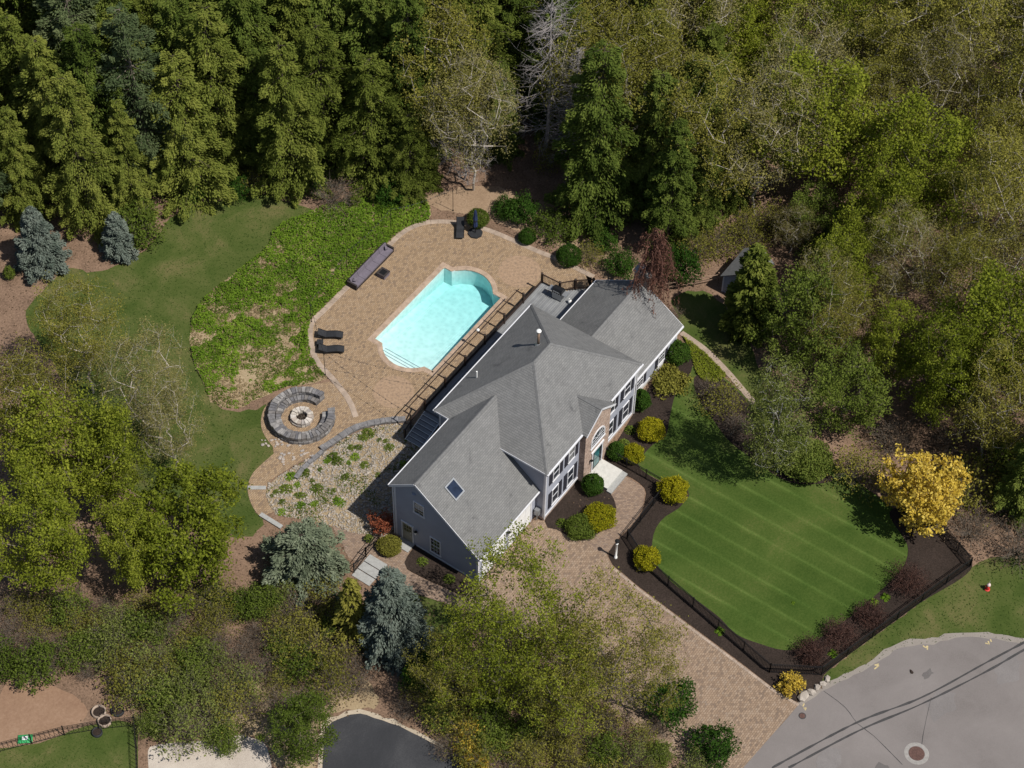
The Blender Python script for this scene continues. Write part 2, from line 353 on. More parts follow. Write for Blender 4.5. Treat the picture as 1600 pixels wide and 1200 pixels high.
# ------------------------------------------------------------------ measured ground plan (metres; x along the house, y to the back)
PLAN = {
 'patio_edge': [(-0.47,17.26),(0.56,18.74),(1.18,20.27),(1.6,21.45),(1.9,22.58),(2.45,23.65),(3.31,24.65),(4.24,25.52),(5.24,26.01),(6.2,25.96),(7.57,25.96),(9.89,25.97),(15.12,25.98),(17.0,25.94),(18.38,25.51),(19.39,24.8),(20.2,23.77),(20.85,22.59),(21.31,21.12),(21.62,19.54),(21.78,17.71),(21.94,15.79),(22.21,13.58),(22.28,11.25),(22.3,10.22)],
 'patio_lower': [(-1.15,16.24),(-0.39,15.65),(0.41,14.96),(1.38,13.83)],
 'fire_outer': [(1.03,21.13),(0.21,21.84),(-0.77,22.69),(-1.64,23.33),(-2.84,23.58),(-3.93,23.52),(-4.9,23.05),(-5.59,22.42),(-6.08,21.58),(-6.41,20.68)],
 'walk_left': [(-6.88,20.18),(-8.04,20.29),(-9.16,20.31),(-10.03,20.05),(-10.68,19.62),(-11.28,18.94),(-11.76,18.12),(-12.05,17.26)],
 'walk_right': [(-1.15,16.24),(-2.05,16.6),(-3.05,16.87),(-3.83,17.07),(-4.6,17.24),(-5.81,17.86),(-7.09,18.29),(-8.3,18.65),(-9.11,18.76),(-9.78,18.57),(-10.37,18.08),(-10.82,17.45),(-11.08,16.77)],
 'threshold': [(-10.4,19.85),(-9.6,18.73),(-9.85,18.52),(-10.65,19.64)],
 'wall_top': [(1.38,13.83),(0.41,14.96),(-0.39,15.65),(-1.15,16.24),(-2.05,16.6),(-3.05,16.87),(-3.83,17.07),(-4.6,17.24)],
 'wall_low': [(-4.6,17.24),(-5.27,17.3),(-6.0,17.4),(-6.83,17.42),(-7.8,17.33)],
 'fire_c': [(-3.01,20.53)],
 'rock_bed': [(1.28,13.76),(0.32,14.88),(-0.48,15.57),(-1.25,16.16),(-2.15,16.52),(-3.15,16.8),(-3.92,17.0),(-4.69,17.17),(-5.91,17.78),(-7.18,18.22),(-8.39,18.58),(-9.21,18.69),(-9.87,18.49),(-10.37,18.08),(-10.82,17.41),(-11.16,16.58),(-10.47,14.71),(-9.54,12.42),(-9.22,10.99),(-8.62,9.85),(-8.07,8.78),(-5.21,8.56),(-1.66,9.69),(0.98,11.21),(1.58,12.69)],
 'sand_path': [(-9.54,12.42),(-9.22,10.99),(-8.62,9.85),(-7.63,8.17),(-7.83,7.48),(-9.15,7.96),(-10.78,8.49),(-11.1,9.72),(-10.39,10.86)],
 'cover_bed': [(11.39,34.71),(9.03,33.94),(5.54,34.33),(3.13,34.6),(1.24,34.42),(-0.75,33.6),(-2.03,32.64),(-3.67,30.78),(-4.76,28.88),(-5.78,27.24),(-5.21,25.27),(-3.64,24.59),(-1.78,23.73),(-0.64,22.8),(0.36,21.96),(1.2,21.45),(1.71,22.62),(2.34,23.75),(3.22,24.78),(4.15,25.64),(5.19,26.14),(6.24,26.19),(7.6,26.15),(9.97,26.16),(15.16,26.17),(17.04,26.13),(18.45,25.66),(19.52,24.93),(21.02,26.23),(20.5,27.72),(19.18,29.42),(18.1,31.3),(16.26,32.59),(14.14,33.64)],
 'back_lawn': [(-5.56,45.61),(-2.05,45.71),(-0.94,43.57),(2.61,42.01),(4.75,42.08),(6.99,42.55),(9.25,42.04),(10.99,40.65),(13.22,38.81),(13.93,37.59),(14.33,35.5),(14.85,33.53),(15.68,32.13),(10.91,33.78),(5.78,33.64),(2.14,33.97),(0.05,33.41),(-3.05,30.92),(-4.93,28.02),(-5.81,25.99),(-4.37,23.99),(-2.48,22.97),(-6.11,20.05),(-7.86,19.88),(-9.35,19.91),(-10.64,19.16),(-11.86,17.85),(-12.48,16.73),(-14.19,17.16),(-15.51,20.97),(-15.62,27.14),(-13.24,33.15),(-10.46,39.01),(-8.05,44.67)],
 'front_bed': [(-0.06,-0.13),(-0.16,-1.29),(-0.08,-2.78),(0.27,-3.46),(1.07,-3.9),(2.21,-4.11),(3.6,-4.06),(4.45,-3.44),(4.9,-2.75),(5.04,-2.02),(5.67,-0.56),(4.72,0.26)],
 'drive': [(-7.32,0.77),(-0.44,0.59),(-0.01,-0.1),(-0.11,-1.26),(-0.03,-2.75),(0.32,-3.43),(1.12,-3.86),(2.26,-4.08),(3.65,-4.02),(2.51,-5.22),(1.14,-5.27),(0.35,-5.34),(0.03,-5.66),(-0.45,-6.45),(-0.63,-7.54),(-0.93,-9.13),(-1.49,-13.59),(-2.04,-17.95),(-2.5,-21.37),(-2.49,-23.39),(-9.07,-22.75),(-11.31,-22.52),(-9.37,-0.41),(-9.69,0.5)],
 'front_walk': [(5.04,-2.02),(4.9,-2.75),(4.45,-3.44),(3.65,-4.02),(2.26,-4.08),(1.12,-3.86),(0.32,-3.43),(-0.02,-4.62),(0.31,-5.47),(1.8,-5.4),(3.29,-5.57),(4.83,-5.48),(5.96,-5.04),(6.81,-4.44),(6.85,-2.45),(6.41,-2.1)],
 'side_walk': [(-7.56,7.1),(-7.65,6.44),(-8.41,6.34),(-9.09,6.13),(-9.43,5.64),(-9.41,4.55),(-9.17,2.7),(-8.76,0.42),(-7.41,0.71),(-8.31,-0.68),(-9.46,-0.47),(-9.77,0.44),(-10.68,3.67),(-10.67,5.94),(-10.76,7.21),(-10.91,8.09),(-9.88,8.0),(-8.42,7.81)],
 'side_bed': [(-7.61,6.77),(-7.67,6.37),(-8.39,6.3),(-9.05,6.16),(-9.39,5.67),(-9.36,4.59),(-9.13,2.74),(-8.69,0.42),(-7.38,0.67),(-7.15,1.01),(-7.24,6.75)],
 'right_bed': [(5.71,-1.12),(11.75,-0.09),(13.77,0.32),(19.68,0.62),(20.64,0.2),(19.73,-0.79),(18.56,-1.4),(17.11,-1.59),(15.8,-1.64),(13.8,-2.43),(11.92,-3.21),(10.67,-2.84),(9.86,-2.77),(8.47,-2.91),(8.08,-3.91),(8.11,-5.5),(8.65,-7.27),(8.2,-7.66),(6.73,-7.62),(5.58,-7.22),(4.28,-7.19),(2.95,-7.7),(1.79,-8.61),(0.92,-10.66),(0.62,-13.09),(0.33,-15.12),(-0.18,-16.82),(0.12,-18.61),(0.67,-20.3),(1.85,-21.41),(4.16,-22.25),(6.43,-22.92),(9.06,-23.48),(11.66,-23.87),(13.44,-23.45),(14.21,-22.66),(15.7,-20.67),(17.63,-22.35),(16.66,-25.01),(14.88,-27.99),(9.81,-26.34),(4.86,-24.79),(0.46,-23.61),(-0.32,-23.95),(-1.7,-23.61),(-2.4,-23.33),(-2.42,-21.32),(-1.95,-17.89),(-1.4,-13.53),(-0.83,-9.07),(-0.53,-7.48),(-0.35,-6.39),(0.08,-5.74),(0.46,-5.49),(1.85,-5.48),(3.35,-5.64),(4.89,-5.56),(6.02,-5.12),(6.86,-4.52),(6.99,-2.6)],
 'birch_bed': [(18.15,-1.94),(19.44,-2.63),(18.96,-5.27),(17.95,-8.2),(16.42,-11.39),(16.28,-14.84),(15.67,-15.75),(13.99,-13.92),(13.63,-12.17),(13.93,-10.02),(14.37,-7.47),(15.63,-4.97),(16.66,-3.16)],
 'front_lawn': [(18.69,-1.02),(19.41,-1.46),(19.48,-3.79),(18.74,-7.15),(17.81,-12.28),(17.11,-15.49),(16.66,-17.96),(15.98,-21.06),(14.48,-22.95),(12.96,-23.76),(10.67,-23.93),(8.76,-23.64),(6.29,-23.0),(3.97,-22.35),(1.67,-21.51),(0.49,-20.41),(-0.06,-18.72),(-0.36,-16.93),(0.14,-15.23),(0.44,-13.21),(0.73,-10.78),(1.68,-8.46),(2.84,-7.55),(4.17,-7.04),(5.56,-7.0),(6.86,-7.31),(8.23,-6.68),(8.14,-5.02),(8.02,-2.8),(9.07,-2.7),(10.12,-2.6),(11.8,-3.05),(13.69,-2.26),(15.66,-1.43),(16.99,-1.43)],
 'side_lawn': [(23.89,3.75),(25.52,3.24),(26.3,1.58),(25.17,-1.53),(22.63,-4.84),(18.78,-8.29),(18.4,-7.76),(19.28,-5.72),(20.18,-3.66),(21.07,-1.09),(21.44,1.36),(22.52,2.16)],
 'side_edging': [(21.44,1.36),(21.07,-1.09),(20.18,-3.66),(19.28,-5.72),(18.4,-7.76)],
 'yellow_cover': [(21.16,1.06),(20.94,-0.22),(20.74,-1.3),(20.18,-2.77),(19.74,-3.93),(18.94,-3.82),(18.21,-2.8),(18.52,-1.9),(19.45,-0.96),(20.39,-0.02)],
 'road': [(-2.49,-23.39),(-0.65,-23.98),(0.84,-24.69),(3.04,-25.79),(5.26,-26.54),(6.53,-27.41),(7.5,-28.59),(8.84,-29.64),(10.26,-31.63),(11.32,-33.95),(13.07,-37.14),(12.77,-41.25),(0.48,-46.85),(-15.89,-23.81),(-11.31,-22.52),(-9.07,-22.75)],
 'verge': [(-0.32,-23.95),(0.46,-23.61),(4.86,-24.79),(9.81,-26.34),(14.88,-27.99),(16.82,-29.16),(19.03,-32.25),(16.09,-36.73),(13.1,-37.63),(11.13,-34.05),(10.07,-31.73),(8.65,-29.74),(7.31,-28.69),(6.34,-27.51),(5.07,-26.65),(2.85,-25.89),(0.66,-24.79)],
 'fence_a': [(7.64,-0.71),(7.62,-1.72),(7.61,-3.98),(7.66,-5.9)],
 'fence_b': [(7.66,-5.9),(4.94,-5.92),(2.21,-5.98)],
 'fence_c': [(2.21,-5.98),(0.38,-8.29),(-0.15,-12.53),(-0.54,-15.11),(-1.16,-17.73),(-1.53,-20.38)],
 'fence_d': [(-1.53,-20.38),(-0.38,-21.81),(0.42,-23.48),(2.66,-24.08),(4.86,-24.79),(7.28,-25.6),(9.83,-26.33),(12.27,-27.08),(14.77,-27.84),(16.09,-25.09)],
 'dirt': [(-36.15,24.3),(-34.23,22.49),(-33.33,22.89),(-32.69,22.62),(-31.99,21.63),(-31.42,19.24),(-31.3,17.76),(-31.68,16.64),(-32.98,16.46),(-35.21,17.72),(-37.31,19.55),(-39.22,21.3)],
 'low_lawn': [(-39.29,21.23),(-37.34,19.52),(-35.36,17.58),(-33.13,16.33),(-32.1,15.49),(-31.06,14.37),(-30.71,13.1),(-32.98,10.86),(-36.57,7.71),(-43.36,17.26)],
 'low_fence': [(-38.92,20.39),(-37.52,19.35),(-35.79,18.01),(-34.02,16.64),(-32.31,15.01),(-30.63,13.17),(-31.93,11.91),(-33.53,10.38)],
 'gravel': [(-31.26,11.22),(-29.62,9.52),(-28.16,7.9),(-27.04,6.84),(-26.52,5.16),(-27.74,3.5),(-31.3,0.28),(-36.23,7.22),(-32.58,10.3)],
 'asphalt': [(-24.16,1.77),(-23.12,2.36),(-21.96,2.04),(-20.91,1.17),(-20.6,0.12),(-20.12,-1.68),(-19.87,-3.91),(-19.69,-6.39),(-19.9,-7.52),(-20.71,-10.54),(-23.89,-11.74),(-30.3,-2.73),(-25.72,0.66)],
 'asphalt_rim': [(-24.37,2.06),(-23.13,2.81),(-21.83,2.37),(-20.63,1.38),(-20.28,0.2),(-19.82,-1.67),(-19.57,-3.91),(-19.39,-6.39),(-19.64,-7.55),(-20.71,-10.54),(-23.89,-11.74),(-30.54,-2.38),(-25.92,0.94)],
 'dry_ground': [(-26.23,11.26),(-22.99,8.74),(-21.31,5.5),(-18.74,2.95),(-19.53,0.54),(-21.62,2.42),(-23.1,2.94),(-26.07,1.15),(-27.59,3.28),(-26.19,5.55),(-28.23,8.41)],
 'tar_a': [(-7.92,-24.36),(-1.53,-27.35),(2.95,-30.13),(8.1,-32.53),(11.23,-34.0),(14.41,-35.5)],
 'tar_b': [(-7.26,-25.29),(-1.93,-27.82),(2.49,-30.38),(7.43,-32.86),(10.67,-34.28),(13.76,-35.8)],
 'cracks': [(-0.6,-24.27),(-0.86,-26.11),(-1.5,-27.48),(-1.69,-28.85),(-2.51,-31.54)],
 'cracks2': [(3.34,-30.68),(1.79,-31.15),(0.29,-31.64),(-0.42,-31.92)],
 'stripe': [(11.5,-10.74),(11.01,-18.38),(9.7,-9.45),(9.31,-19.33),(8.13,-9.29),(8.33,-19.89)],
 'rear_soil': [(21.25,26.93),(21.32,24.31),(22.6,21.28),(23.0,17.0),(23.4,12.79),(22.86,9.91),(22.89,8.68),(24.7,7.36),(25.82,11.86),(26.95,17.77),(25.62,23.43)],
}
# ------------------------------------------------------------------ ground
def mow_mat():
    m, nt, b = new_mat('mown_front_lawn'); v = coords(nt)
    n1 = noise(nt, v, .16, 5, .6, .4); n2 = noise(nt, v, 6, 6, .75)
    mx = N(nt, 'ShaderNodeMix', data_type='FLOAT'); mx.inputs[0].default_value = .45; nt.links.new(n1, mx.inputs[2]); nt.links.new(n2, mx.inputs[3])
    c = ramp(nt, mx.outputs[0], [(.30, (.020, .042, .006)), (.43, (.037, .066, .011)), (.54, (.056, .086, .017)), (.63, (.085, .100, .027)), (.72, (.125, .112, .042))])
    sp = N(nt, 'ShaderNodeSeparateXYZ'); nt.links.new(v, sp.inputs[0])
    w = N(nt, 'ShaderNodeMath', operation='MULTIPLY_ADD'); w.inputs[1].default_value = .18; nt.links.new(n1, w.inputs[0]); nt.links.new(sp.outputs[0], w.inputs[2])
    d = N(nt, 'ShaderNodeMath', operation='DIVIDE'); d.inputs[1].default_value = 1.62; nt.links.new(w.outputs[0], d.inputs[0])
    fr = N(nt, 'ShaderNodeMath', operation='FRACT'); nt.links.new(d.outputs[0], fr.inputs[0])
    st = ramp(nt, fr.outputs[0], [(.0, (1.30, 1.28, 1.42)), (.07, (1.42, 1.36, 1.55)), (.17, (.92, .93, .92)), (.8, (.86, .87, .84)), (1.0, (1.08, 1.08, 1.1))])
    n3 = noise(nt, v, .3, 3, .5)
    c = mixc(nt, ramp(nt, n3, [(.32, (.2, .2, .2)), (.62, (1, 1, 1))]), c, mixc(nt, 1.0, c, st, 'MULTIPLY'))
    nt.links.new(c, b.inputs['Base Color']); b.inputs['Roughness'].default_value = .95; b.inputs['Specular IOR Level'].default_value = .1
    bump(nt, b, n2, .5, .03); return m
M['mown'] = mow_mat()

PX0, PX1, PY0, PY1 = 6.64, 16.0, 15.17, 20.85                     # pool water rectangle
def pool_outline(off=0.0):
    """rectangle with rounded Roman ends, offset outwards"""
    yc = (PY0+PY1)/2; hw = 2.06+off; bul = 1.17+off
    def arc(cx, sg):
        rad = (hw*hw+bul*bul)/(2*bul); c = cx+sg*(bul-rad); th = math.asin(min(1, hw/rad)); n = 18
        q = [(c+sg*rad*math.cos(-th+2*th*i/n), yc+sg*rad*math.sin(-th+2*th*i/n)) for i in range(n+1)]
        if off == 0: return q
        ys = math.sqrt(max(0, rad*rad-(cx+sg*off-c)**2))
        q = [p for p in q if sg*(p[0]-cx) > off+.02]
        return [(cx+sg*off, yc-sg*ys)]+q+[(cx+sg*off, yc+sg*ys)]
    a = [(PX0-off, PY0-off), (PX1+off, PY0-off)]+arc(PX1, 1)+[(PX1+off, PY1+off), (PX0-off, PY1+off)]+arc(PX0, -1)
    b = [a[0]]
    for q in a[1:]:
        if math.dist(q, b[-1]) > .02: b.append(q)
    return b
water_line = pool_outline(0); coping_line = pool_outline(.34)
hole = [(4.9, 14.6), (17.8, 14.6), (17.8, 21.4), (4.9, 21.4)]
sheet('forest_floor', [(-300, -300), (400, -300), (400, 400), (-300, 400)], 0, M['litter'], [hole])
P = PLAN
def region(name, key, z, m, jg=.0, step=.5, seed=1, line=None):
    l = smooth_line(line or P[key], True, step)
    return sheet(name, jag(l, jg, seed) if jg else l, z, m)
region('back_lawn', 'back_lawn', .012, M['lawn'], .12)
region('front_lawn', 'front_lawn', .012, M['mown'], .05)
region('side_lawn', 'side_lawn', .012, M['lawn'], .1)
region('roadside_grass', 'verge', .008, M['lawn'], .1)
region('lower_lawn', 'low_lawn', .012, M['lawn'], .06)
region('dirt_patch', 'dirt', .008, M['dirt'], .06)
region('gravel_strip', 'gravel', .016, M['gravel'], .08)
region('dry_ground', 'dry_ground', .006, M['straw'], .2)
region('soil_bank', 'rear_soil', .008, M['soil'], .15)
region('planted_bank', 'cover_bed', .02, M['straw'], .12)
region('rock_bed', 'rock_bed', .018, M['straw'], .05)
region('sandy_path', 'sand_path', .024, M['walk'], .02)
region('road_shoulder', 'asphalt_rim', .010, M['sand'], .12)
region('blacktop_drive', 'asphalt', .020, M['blacktop'], .03)
sheet('road', jag(smooth_line(P['road'], True, .5), .05, 3), .020, M['road'])
sheet('mulch_bed', smooth_line(P['right_bed'], True, .5), .026, M['mulch'])
sheet('mulch_bed', smooth_line(P['front_bed'], True, .5), .048, M['mulch'])
sheet('mulch_bed', smooth_line(P['side_bed'], True, .5), .060, M['mulch'])
sheet('mulch_bed', smooth_line(P['birch_bed'], True, .5), .031, M['mulch'])
sheet('yellow_cover_bed', smooth_line(P['yellow_cover'], True, .5), .036, M['mulch'])
sheet('driveway', P['drive'], .034, M['drive'])
sheet('front_walk', smooth_line(P['front_walk'], True, .4), .042, M['walk'])
sheet('side_walk', smooth_line(P['side_walk'], True, .4), .046, M['walk'])
sheet('side_lawn', [(-14.5, 6.5), (-9.8, 6.2), (-9.3, 1.0), (-14.0, -3.5), (-17, 0)], .010, M['lawn'])

# patio with the round fire-pit court and the garden path
edge = smooth_line(P['patio_edge'], False, .4)
patio_poly = [tuple(q) for q in edge]+[(23.2, 12.2), (20.6, 9.3), (12.2, 9.3), (12.2, 9.6), (0.5, 9.6)]+[tuple(q) for q in reversed(P['patio_lower'])]
patio = sheet('patio', patio_poly, .052, M['patio'], [coping_line])
court = smooth_line(P['fire_outer'], False, .3)+smooth_line(P['walk_left'], False, .3)+list(reversed(smooth_line(P['walk_right'], False, .3)))+[np.array(q) for q in P['patio_edge'][0:3]]
sheet('fire_pit_court', court, .044, M['patio'])

def stones_along(parent, line, width, z0, z1, length, m, name, seed, gap=.012, jit=.0, side=0.0, jz=.0):
    """a row of separate blocks laid along a polyline"""
    rg = random.Random(seed); L = [np.array(q[:2], float) for q in line]
    seg = [np.linalg.norm(L[i+1]-L[i]) for i in range(len(L)-1)]; tot = sum(seg)
    def at(s):
        for i, d in enumerate(seg):
            if s <= d or i == len(seg)-1:
                t = (L[i+1]-L[i])/max(d, 1e-6); return L[i]+t*min(s, d), t
            s -= d
    s = 0; made = []
    while s < tot-.1:
        l = min(length*rg.uniform(.75, 1.25), tot-s); p0, t0 = at(s+gap/2); p1, t1 = at(s+l-gap/2); s += l
        n0 = np.array([-t0[1], t0[0]]); n1 = np.array([-t1[1], t1[0]])
        w0 = width*(.5+rg.uniform(-jit, jit)); w1 = width*(.5+rg.uniform(-jit, jit)); zt = z1+rg.uniform(-jz, jz)
        q = [p0-n0*(w0-side), p1-n1*(w0-side), p1+n1*(w1+side), p0+n0*(w1+side)]
        c = sum(q)/4
        b = .02
        vs = [(*(x), z0) for x in q]+[(*(x), zt-b) for x in q]+[(*(c+(x-c)*(1-2*b/max(.15, width))), zt) for x in q]
        fs = [(0,1,5,4),(1,2,6,5),(2,3,7,6),(3,0,4,7),(4,5,9,8),(5,6,10,9),(6,7,11,10),(7,4,8,11),(8,9,10,11)]
        org = parent.location if parent else (0, 0, 0)
        me = mesh_of(name, [(x-org[0], y-org[1], z-org[2]) for x, y, z in vs], fs, m)
        made.append(obj(name, me, parent))
    return made
stones_along(patio, edge, .46, .02, .075, .62, M['border'], 'border_stone', 5, side=.0)

# two circles of pavers set into the patio
def ring_mat():
    m, nt, b = new_mat('paver_rings'); v = coords(nt)
    ln = N(nt, 'ShaderNodeVectorMath', operation='LENGTH'); nt.links.new(v, ln.inputs[0])
    d = N(nt, 'ShaderNodeMath', operation='DIVIDE'); d.inputs[1].default_value = .17; nt.links.new(ln.outputs['Value'], d.inputs[0])
    fr = N(nt, 'ShaderNodeMath', operation='FRACT'); nt.links.new(d.outputs[0], fr.inputs[0])
    n1 = noise(nt, v, 4.5, 2, .5)
    c = ramp(nt, n1, [(.3, (.19, .135, .095)), (.5, (.285, .192, .122)), (.7, (.32, .222, .147))])
    c = mixc(nt, ramp(nt, fr.outputs[0], [(.0, (1, 1, 1)), (.12, (0, 0, 0))], 'LINEAR'), c, (.17, .12, .082))
    nt.links.new(c, b.inputs['Base Color']); b.inputs['Roughness'].default_value = .9; return m
M['rings'] = ring_mat()
for cx, cy, rr in ((19.24, 15.55, 1.75), (3.19, 16.37, 1.6)):
    o = sheet('paver_circle', [(rr*math.cos(t*math.pi/24), rr*math.sin(t*math.pi/24)) for t in range(48)], 0, M['rings'], parent=patio)
    o.location = (cx, cy, .058)

# drive edging and the path by the right wing
bedge = [P['drive'][i] for i in range(13, 20)]
dr = bpy.data.objects['driveway']
stones_along(dr, bedge, .22, .02, .058, .35, M['border'], 'edge_stone', 8, side=-.12)
se = link(bpy.data.objects.new('garden_edging', None)); tag(se, 'curved strip of tan edging stones beside the yellow-green ground cover', 'edging')
stones_along(se, smooth_line(P['side_edging'], False, .5), .5, 0, .06, .5, M['border'], 'edging_stone', 9)

# ---------------- swimming pool
pool = thing('swimming_pool', 'turquoise swimming pool with rounded ends set in the tan paver patio', 'pool', (11.3, 18, 0))
def floor_z(x):
    t = (x-PX0)/(PX1-PX0); return -.55-1.2*max(0, min(1, (t-.1)/.85))
nb = len(water_line); xs = np.linspace(PX0-1.3, PX1+1.3, 14)
sh = MB()
sh.add([(x, y, .05) for x, y in water_line]+[(x, y, floor_z(x)) for x, y in water_line], [(i, (i+1) % nb, nb+(i+1) % nb, nb+i) for i in range(nb)])
tri = tessellate_polygon([[Vector((x, y, 0)) for x, y in water_line]])
fl = []
for t in tri:
    a, b, c = [water_line[i] for i in t]
    if (b[0]-a[0])*(c[1]-a[1])-(b[1]-a[1])*(c[0]-a[0]) < 0: b, c = c, b
    fl.append((a, b, c))
for a, b, c in fl: sh.add([(q[0], q[1], floor_z(q[0])) for q in (a, b, c)], [(0, 1, 2)])
sh.build('basin', M['pool'], pool)
wt = MB(); zt, off = -.09, .004
water_out = pool_outline(.03); nb = len(water_out)
wt.add([(x, y, zt) for x, y in water_out]+[(x, y, -2.4) for x, y in water_out], [((i+1) % nb, i, nb+i, nb+(i+1) % nb) for i in range(nb)])
fl2 = []
for t in tessellate_polygon([[Vector((x, y, 0)) for x, y in water_out]]):
    a, b, c = [water_out[i] for i in t]
    if (b[0]-a[0])*(c[1]-a[1])-(b[1]-a[1])*(c[0]-a[0]) < 0: b, c = c, b
    fl2.append((a, b, c))
for a, b, c in fl2:
    wt.add([(q[0], q[1], zt) for q in (a, b, c)], [(0, 1, 2)]); wt.add([(q[0], q[1], -2.4) for q in (a, b, c)], [(2, 1, 0)])
wo = wt.build('water', M['water'], pool)
yc = (PY0+PY1)/2
def in_arc(x, y, sg, cx, f): return (((x-cx)/1.17)**2+((y-yc)/2.06)**2) < f
for k in range(3):                                                # steps in the near end, a bench in the far end
    s = MB(); hw = 1.95-.06*k; x0 = PX0-1.05+.12*0; x1 = PX0-.62+.36*k
    pts = [q for q in water_line if q[0] < PX0-.05 and abs(q[1]-yc) < 2.05]
    pts = [(max(q[0]+.02, -99), q[1]) for q in pts]
    poly = [(x1, pts[-1][1]), (x1, pts[0][1])]+[p for p in pts if p[0] < x1]
    s.prism([(x, y, -1.05) for x, y in poly], (0, 0, .80-.15*k)); st_ = s.build('pool_step', M['pool'], pool)
    MB().box(x1-.03, x1+.012, pts[-1][1]+.05 if pts[-1][1] < yc else yc-1.9, yc+1.9, -.252-.15*k, -.246-.15*k).build('tile_line', M['navy'], st_)
sheet('coping_bed', pool_outline(.42), .060, M['coping'], [water_line], kind=None, parent=pool).location = (-11.3, -18, 0)
cl = pool_outline(.17); cl.append(cl[0])
stones_along(pool, cl, .36, -.02, .085, .55, M['coping'], 'coping_stone', 12)

# ---------------- road details
M['road_rim'] = speckle('worn_road_edge', [(.3, (.19, .165, .145)), (.55, (.24, .215, .19)), (.75, (.29, .26, .23))], .6, 8, .5)
def strip(name, line, w, z, m, seed):
    rg = random.Random(seed); l = smooth_line(line, False, .5); n = len(l); V = []; F = []
    for i, q in enumerate(l):
        t = l[min(i+1, n-1)]-l[max(i-1, 0)]; t = t/np.linalg.norm(t); nn = np.array([-t[1], t[0]]); ww = w*rg.uniform(.6, 1.3)/2
        V += [(*(q-nn*ww), z), (*(q+nn*ww), z)]
        if i: F.append((2*i-2, 2*i, 2*i+1, 2*i-1))
    return obj(name, mesh_of(name, V, F, m))
rim = strip('road_edge', P['road'][0:11], .5, .0225, M['road_rim'], 7); rim['kind'] = 'structure'
tag(strip('tar_seam', P['tar_a'], .16, .025, M['tar'], 1), 'upper of two dark tar seams crossing the grey turning circle', 'road seam')  # shadows of overhead wires, painted on the road as thin dark strips
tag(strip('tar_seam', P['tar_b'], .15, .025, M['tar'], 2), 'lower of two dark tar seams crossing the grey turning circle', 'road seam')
tag(strip('pavement_crack', P['cracks'], .05, .0248, M['tar'], 3), 'crack running from the boulders down across the tar seams', 'crack')
tag(strip('pavement_crack', P['cracks2'], .04, .0248, M['tar'], 4), 'thin crack in the road leading to the round manhole', 'crack')
M['road_worn'] = speckle('worn_asphalt', [(.25, (.125, .113, .109)), (.5, (.168, .154, .149)), (.75, (.22, .203, .196))], .3, 12, .5); M['road_stain'] = speckle('stained_asphalt', [(.25, (.085, .077, .074)), (.5, (.118, .108, .105)), (.75, (.155, .143, .138))], .5, 12, .5)
M['road_patch'] = plain('road_patch', (.25, .235, .22), .9, var=.2, scale=4)
for k, (cx, cy, rr, z_) in enumerate(((3.2, -31.5, 1.5, .0232), (-5.0, -27.2, 1.2, .0232), (8.6, -34.0, 1.7, .0232), (-3.8, -30.6, .9, .0236), (4.9, -29.6, .55, .0236))):
    rg = random.Random(k+40); l_ = [(cx+rr*rg.uniform(.6, 1.15)*math.cos(t*.45), cy+rr*rg.uniform(.35, .8)*math.sin(t*.45)) for t in range(14)]
    tag(sheet('road_patch', smooth_line(l_, True, .3), z_, M['road_stain' if k > 2 else 'road_worn'], kind=None), ['pale worn patch of asphalt between the tar seams and the verge', 'pale worn patch of asphalt near the driveway mouth', 'pale worn patch of asphalt at the right edge of the road', 'dark oil stain near the manhole', 'small dark oil stain above the tar seams'][k], 'road patch')
mh = thing('manhole', 'rusty round manhole cover in a pale collar in the road', 'manhole', (-1.18, -31.93, .02))
o = MB().lathe([(.86, .004), (.84, .008), (.56, .010)], n=32).build('collar', M['road_patch'], mh, org=(0, 0, 0))
o = MB().lathe([(.55, .0), (.55, .018), (.46, .022), (.44, .014), (.0, .016)], n=32).build('cover', M['iron'], mh, org=(0, 0, 0))
for k in range(5): MB().bar((-.3, -.24+.12*k, .018), (.3, -.24+.12*k, .018), .03, .012).build('rib', M['iron'], o, org=(0, 0, 0))
sc_ = thing('valve_cover', 'small round rusty valve cover in the road near the boulders', 'valve cover', (-3.2, -24.03, .02))
MB().lathe([(.20, .0), (.20, .012), (.15, .016), (0, .014)], n=20).build('cover', M['iron'], sc_, org=(0, 0, 0))
MB().lathe([(.27, .003), (.205, .008)], n=20).build('collar', M['tar'], sc_, org=(0, 0, 0))
for (x, y), lab, sd in (((6.69, -28.46), 'yellow spray-painted arrow mark at the road edge below the fence middle', 1), ((3.39, -26.19), 'yellow spray-painted mark at the pale road edge left of centre', 2),
                 ((9.78, -31.98), 'yellow spray-painted mark at the road edge nearest the hydrant', 3), ((-2.57, -23.79), 'yellow spray-painted mark where the driveway meets the road', 4)):
    rg = random.Random(sd); b = MB()
    for k in range(3):
        a = rg.uniform(0, 3); l = rg.uniform(.18, .38); ox, oy = rg.uniform(-.2, .2), rg.uniform(-.2, .2)
        b.add([(x+ox-l/2*math.cos(a)-.05*math.sin(a), y+oy-l/2*math.sin(a)+.05*math.cos(a), .0262+.0006*k), (x+ox-l/2*math.cos(a)+.05*math.sin(a), y+oy-l/2*math.sin(a)-.05*math.cos(a), .0262+.0006*k),
               (x+ox+l/2*math.cos(a)+.05*math.sin(a), y+oy+l/2*math.sin(a)-.05*math.cos(a), .0262+.0006*k), (x+ox+l/2*math.cos(a)-.05*math.sin(a), y+oy+l/2*math.sin(a)+.05*math.cos(a), .0262+.0006*k)], [(0, 1, 2, 3)])
    tag(b.build('paint_mark', M['yellow_paint']), lab, 'paint mark')
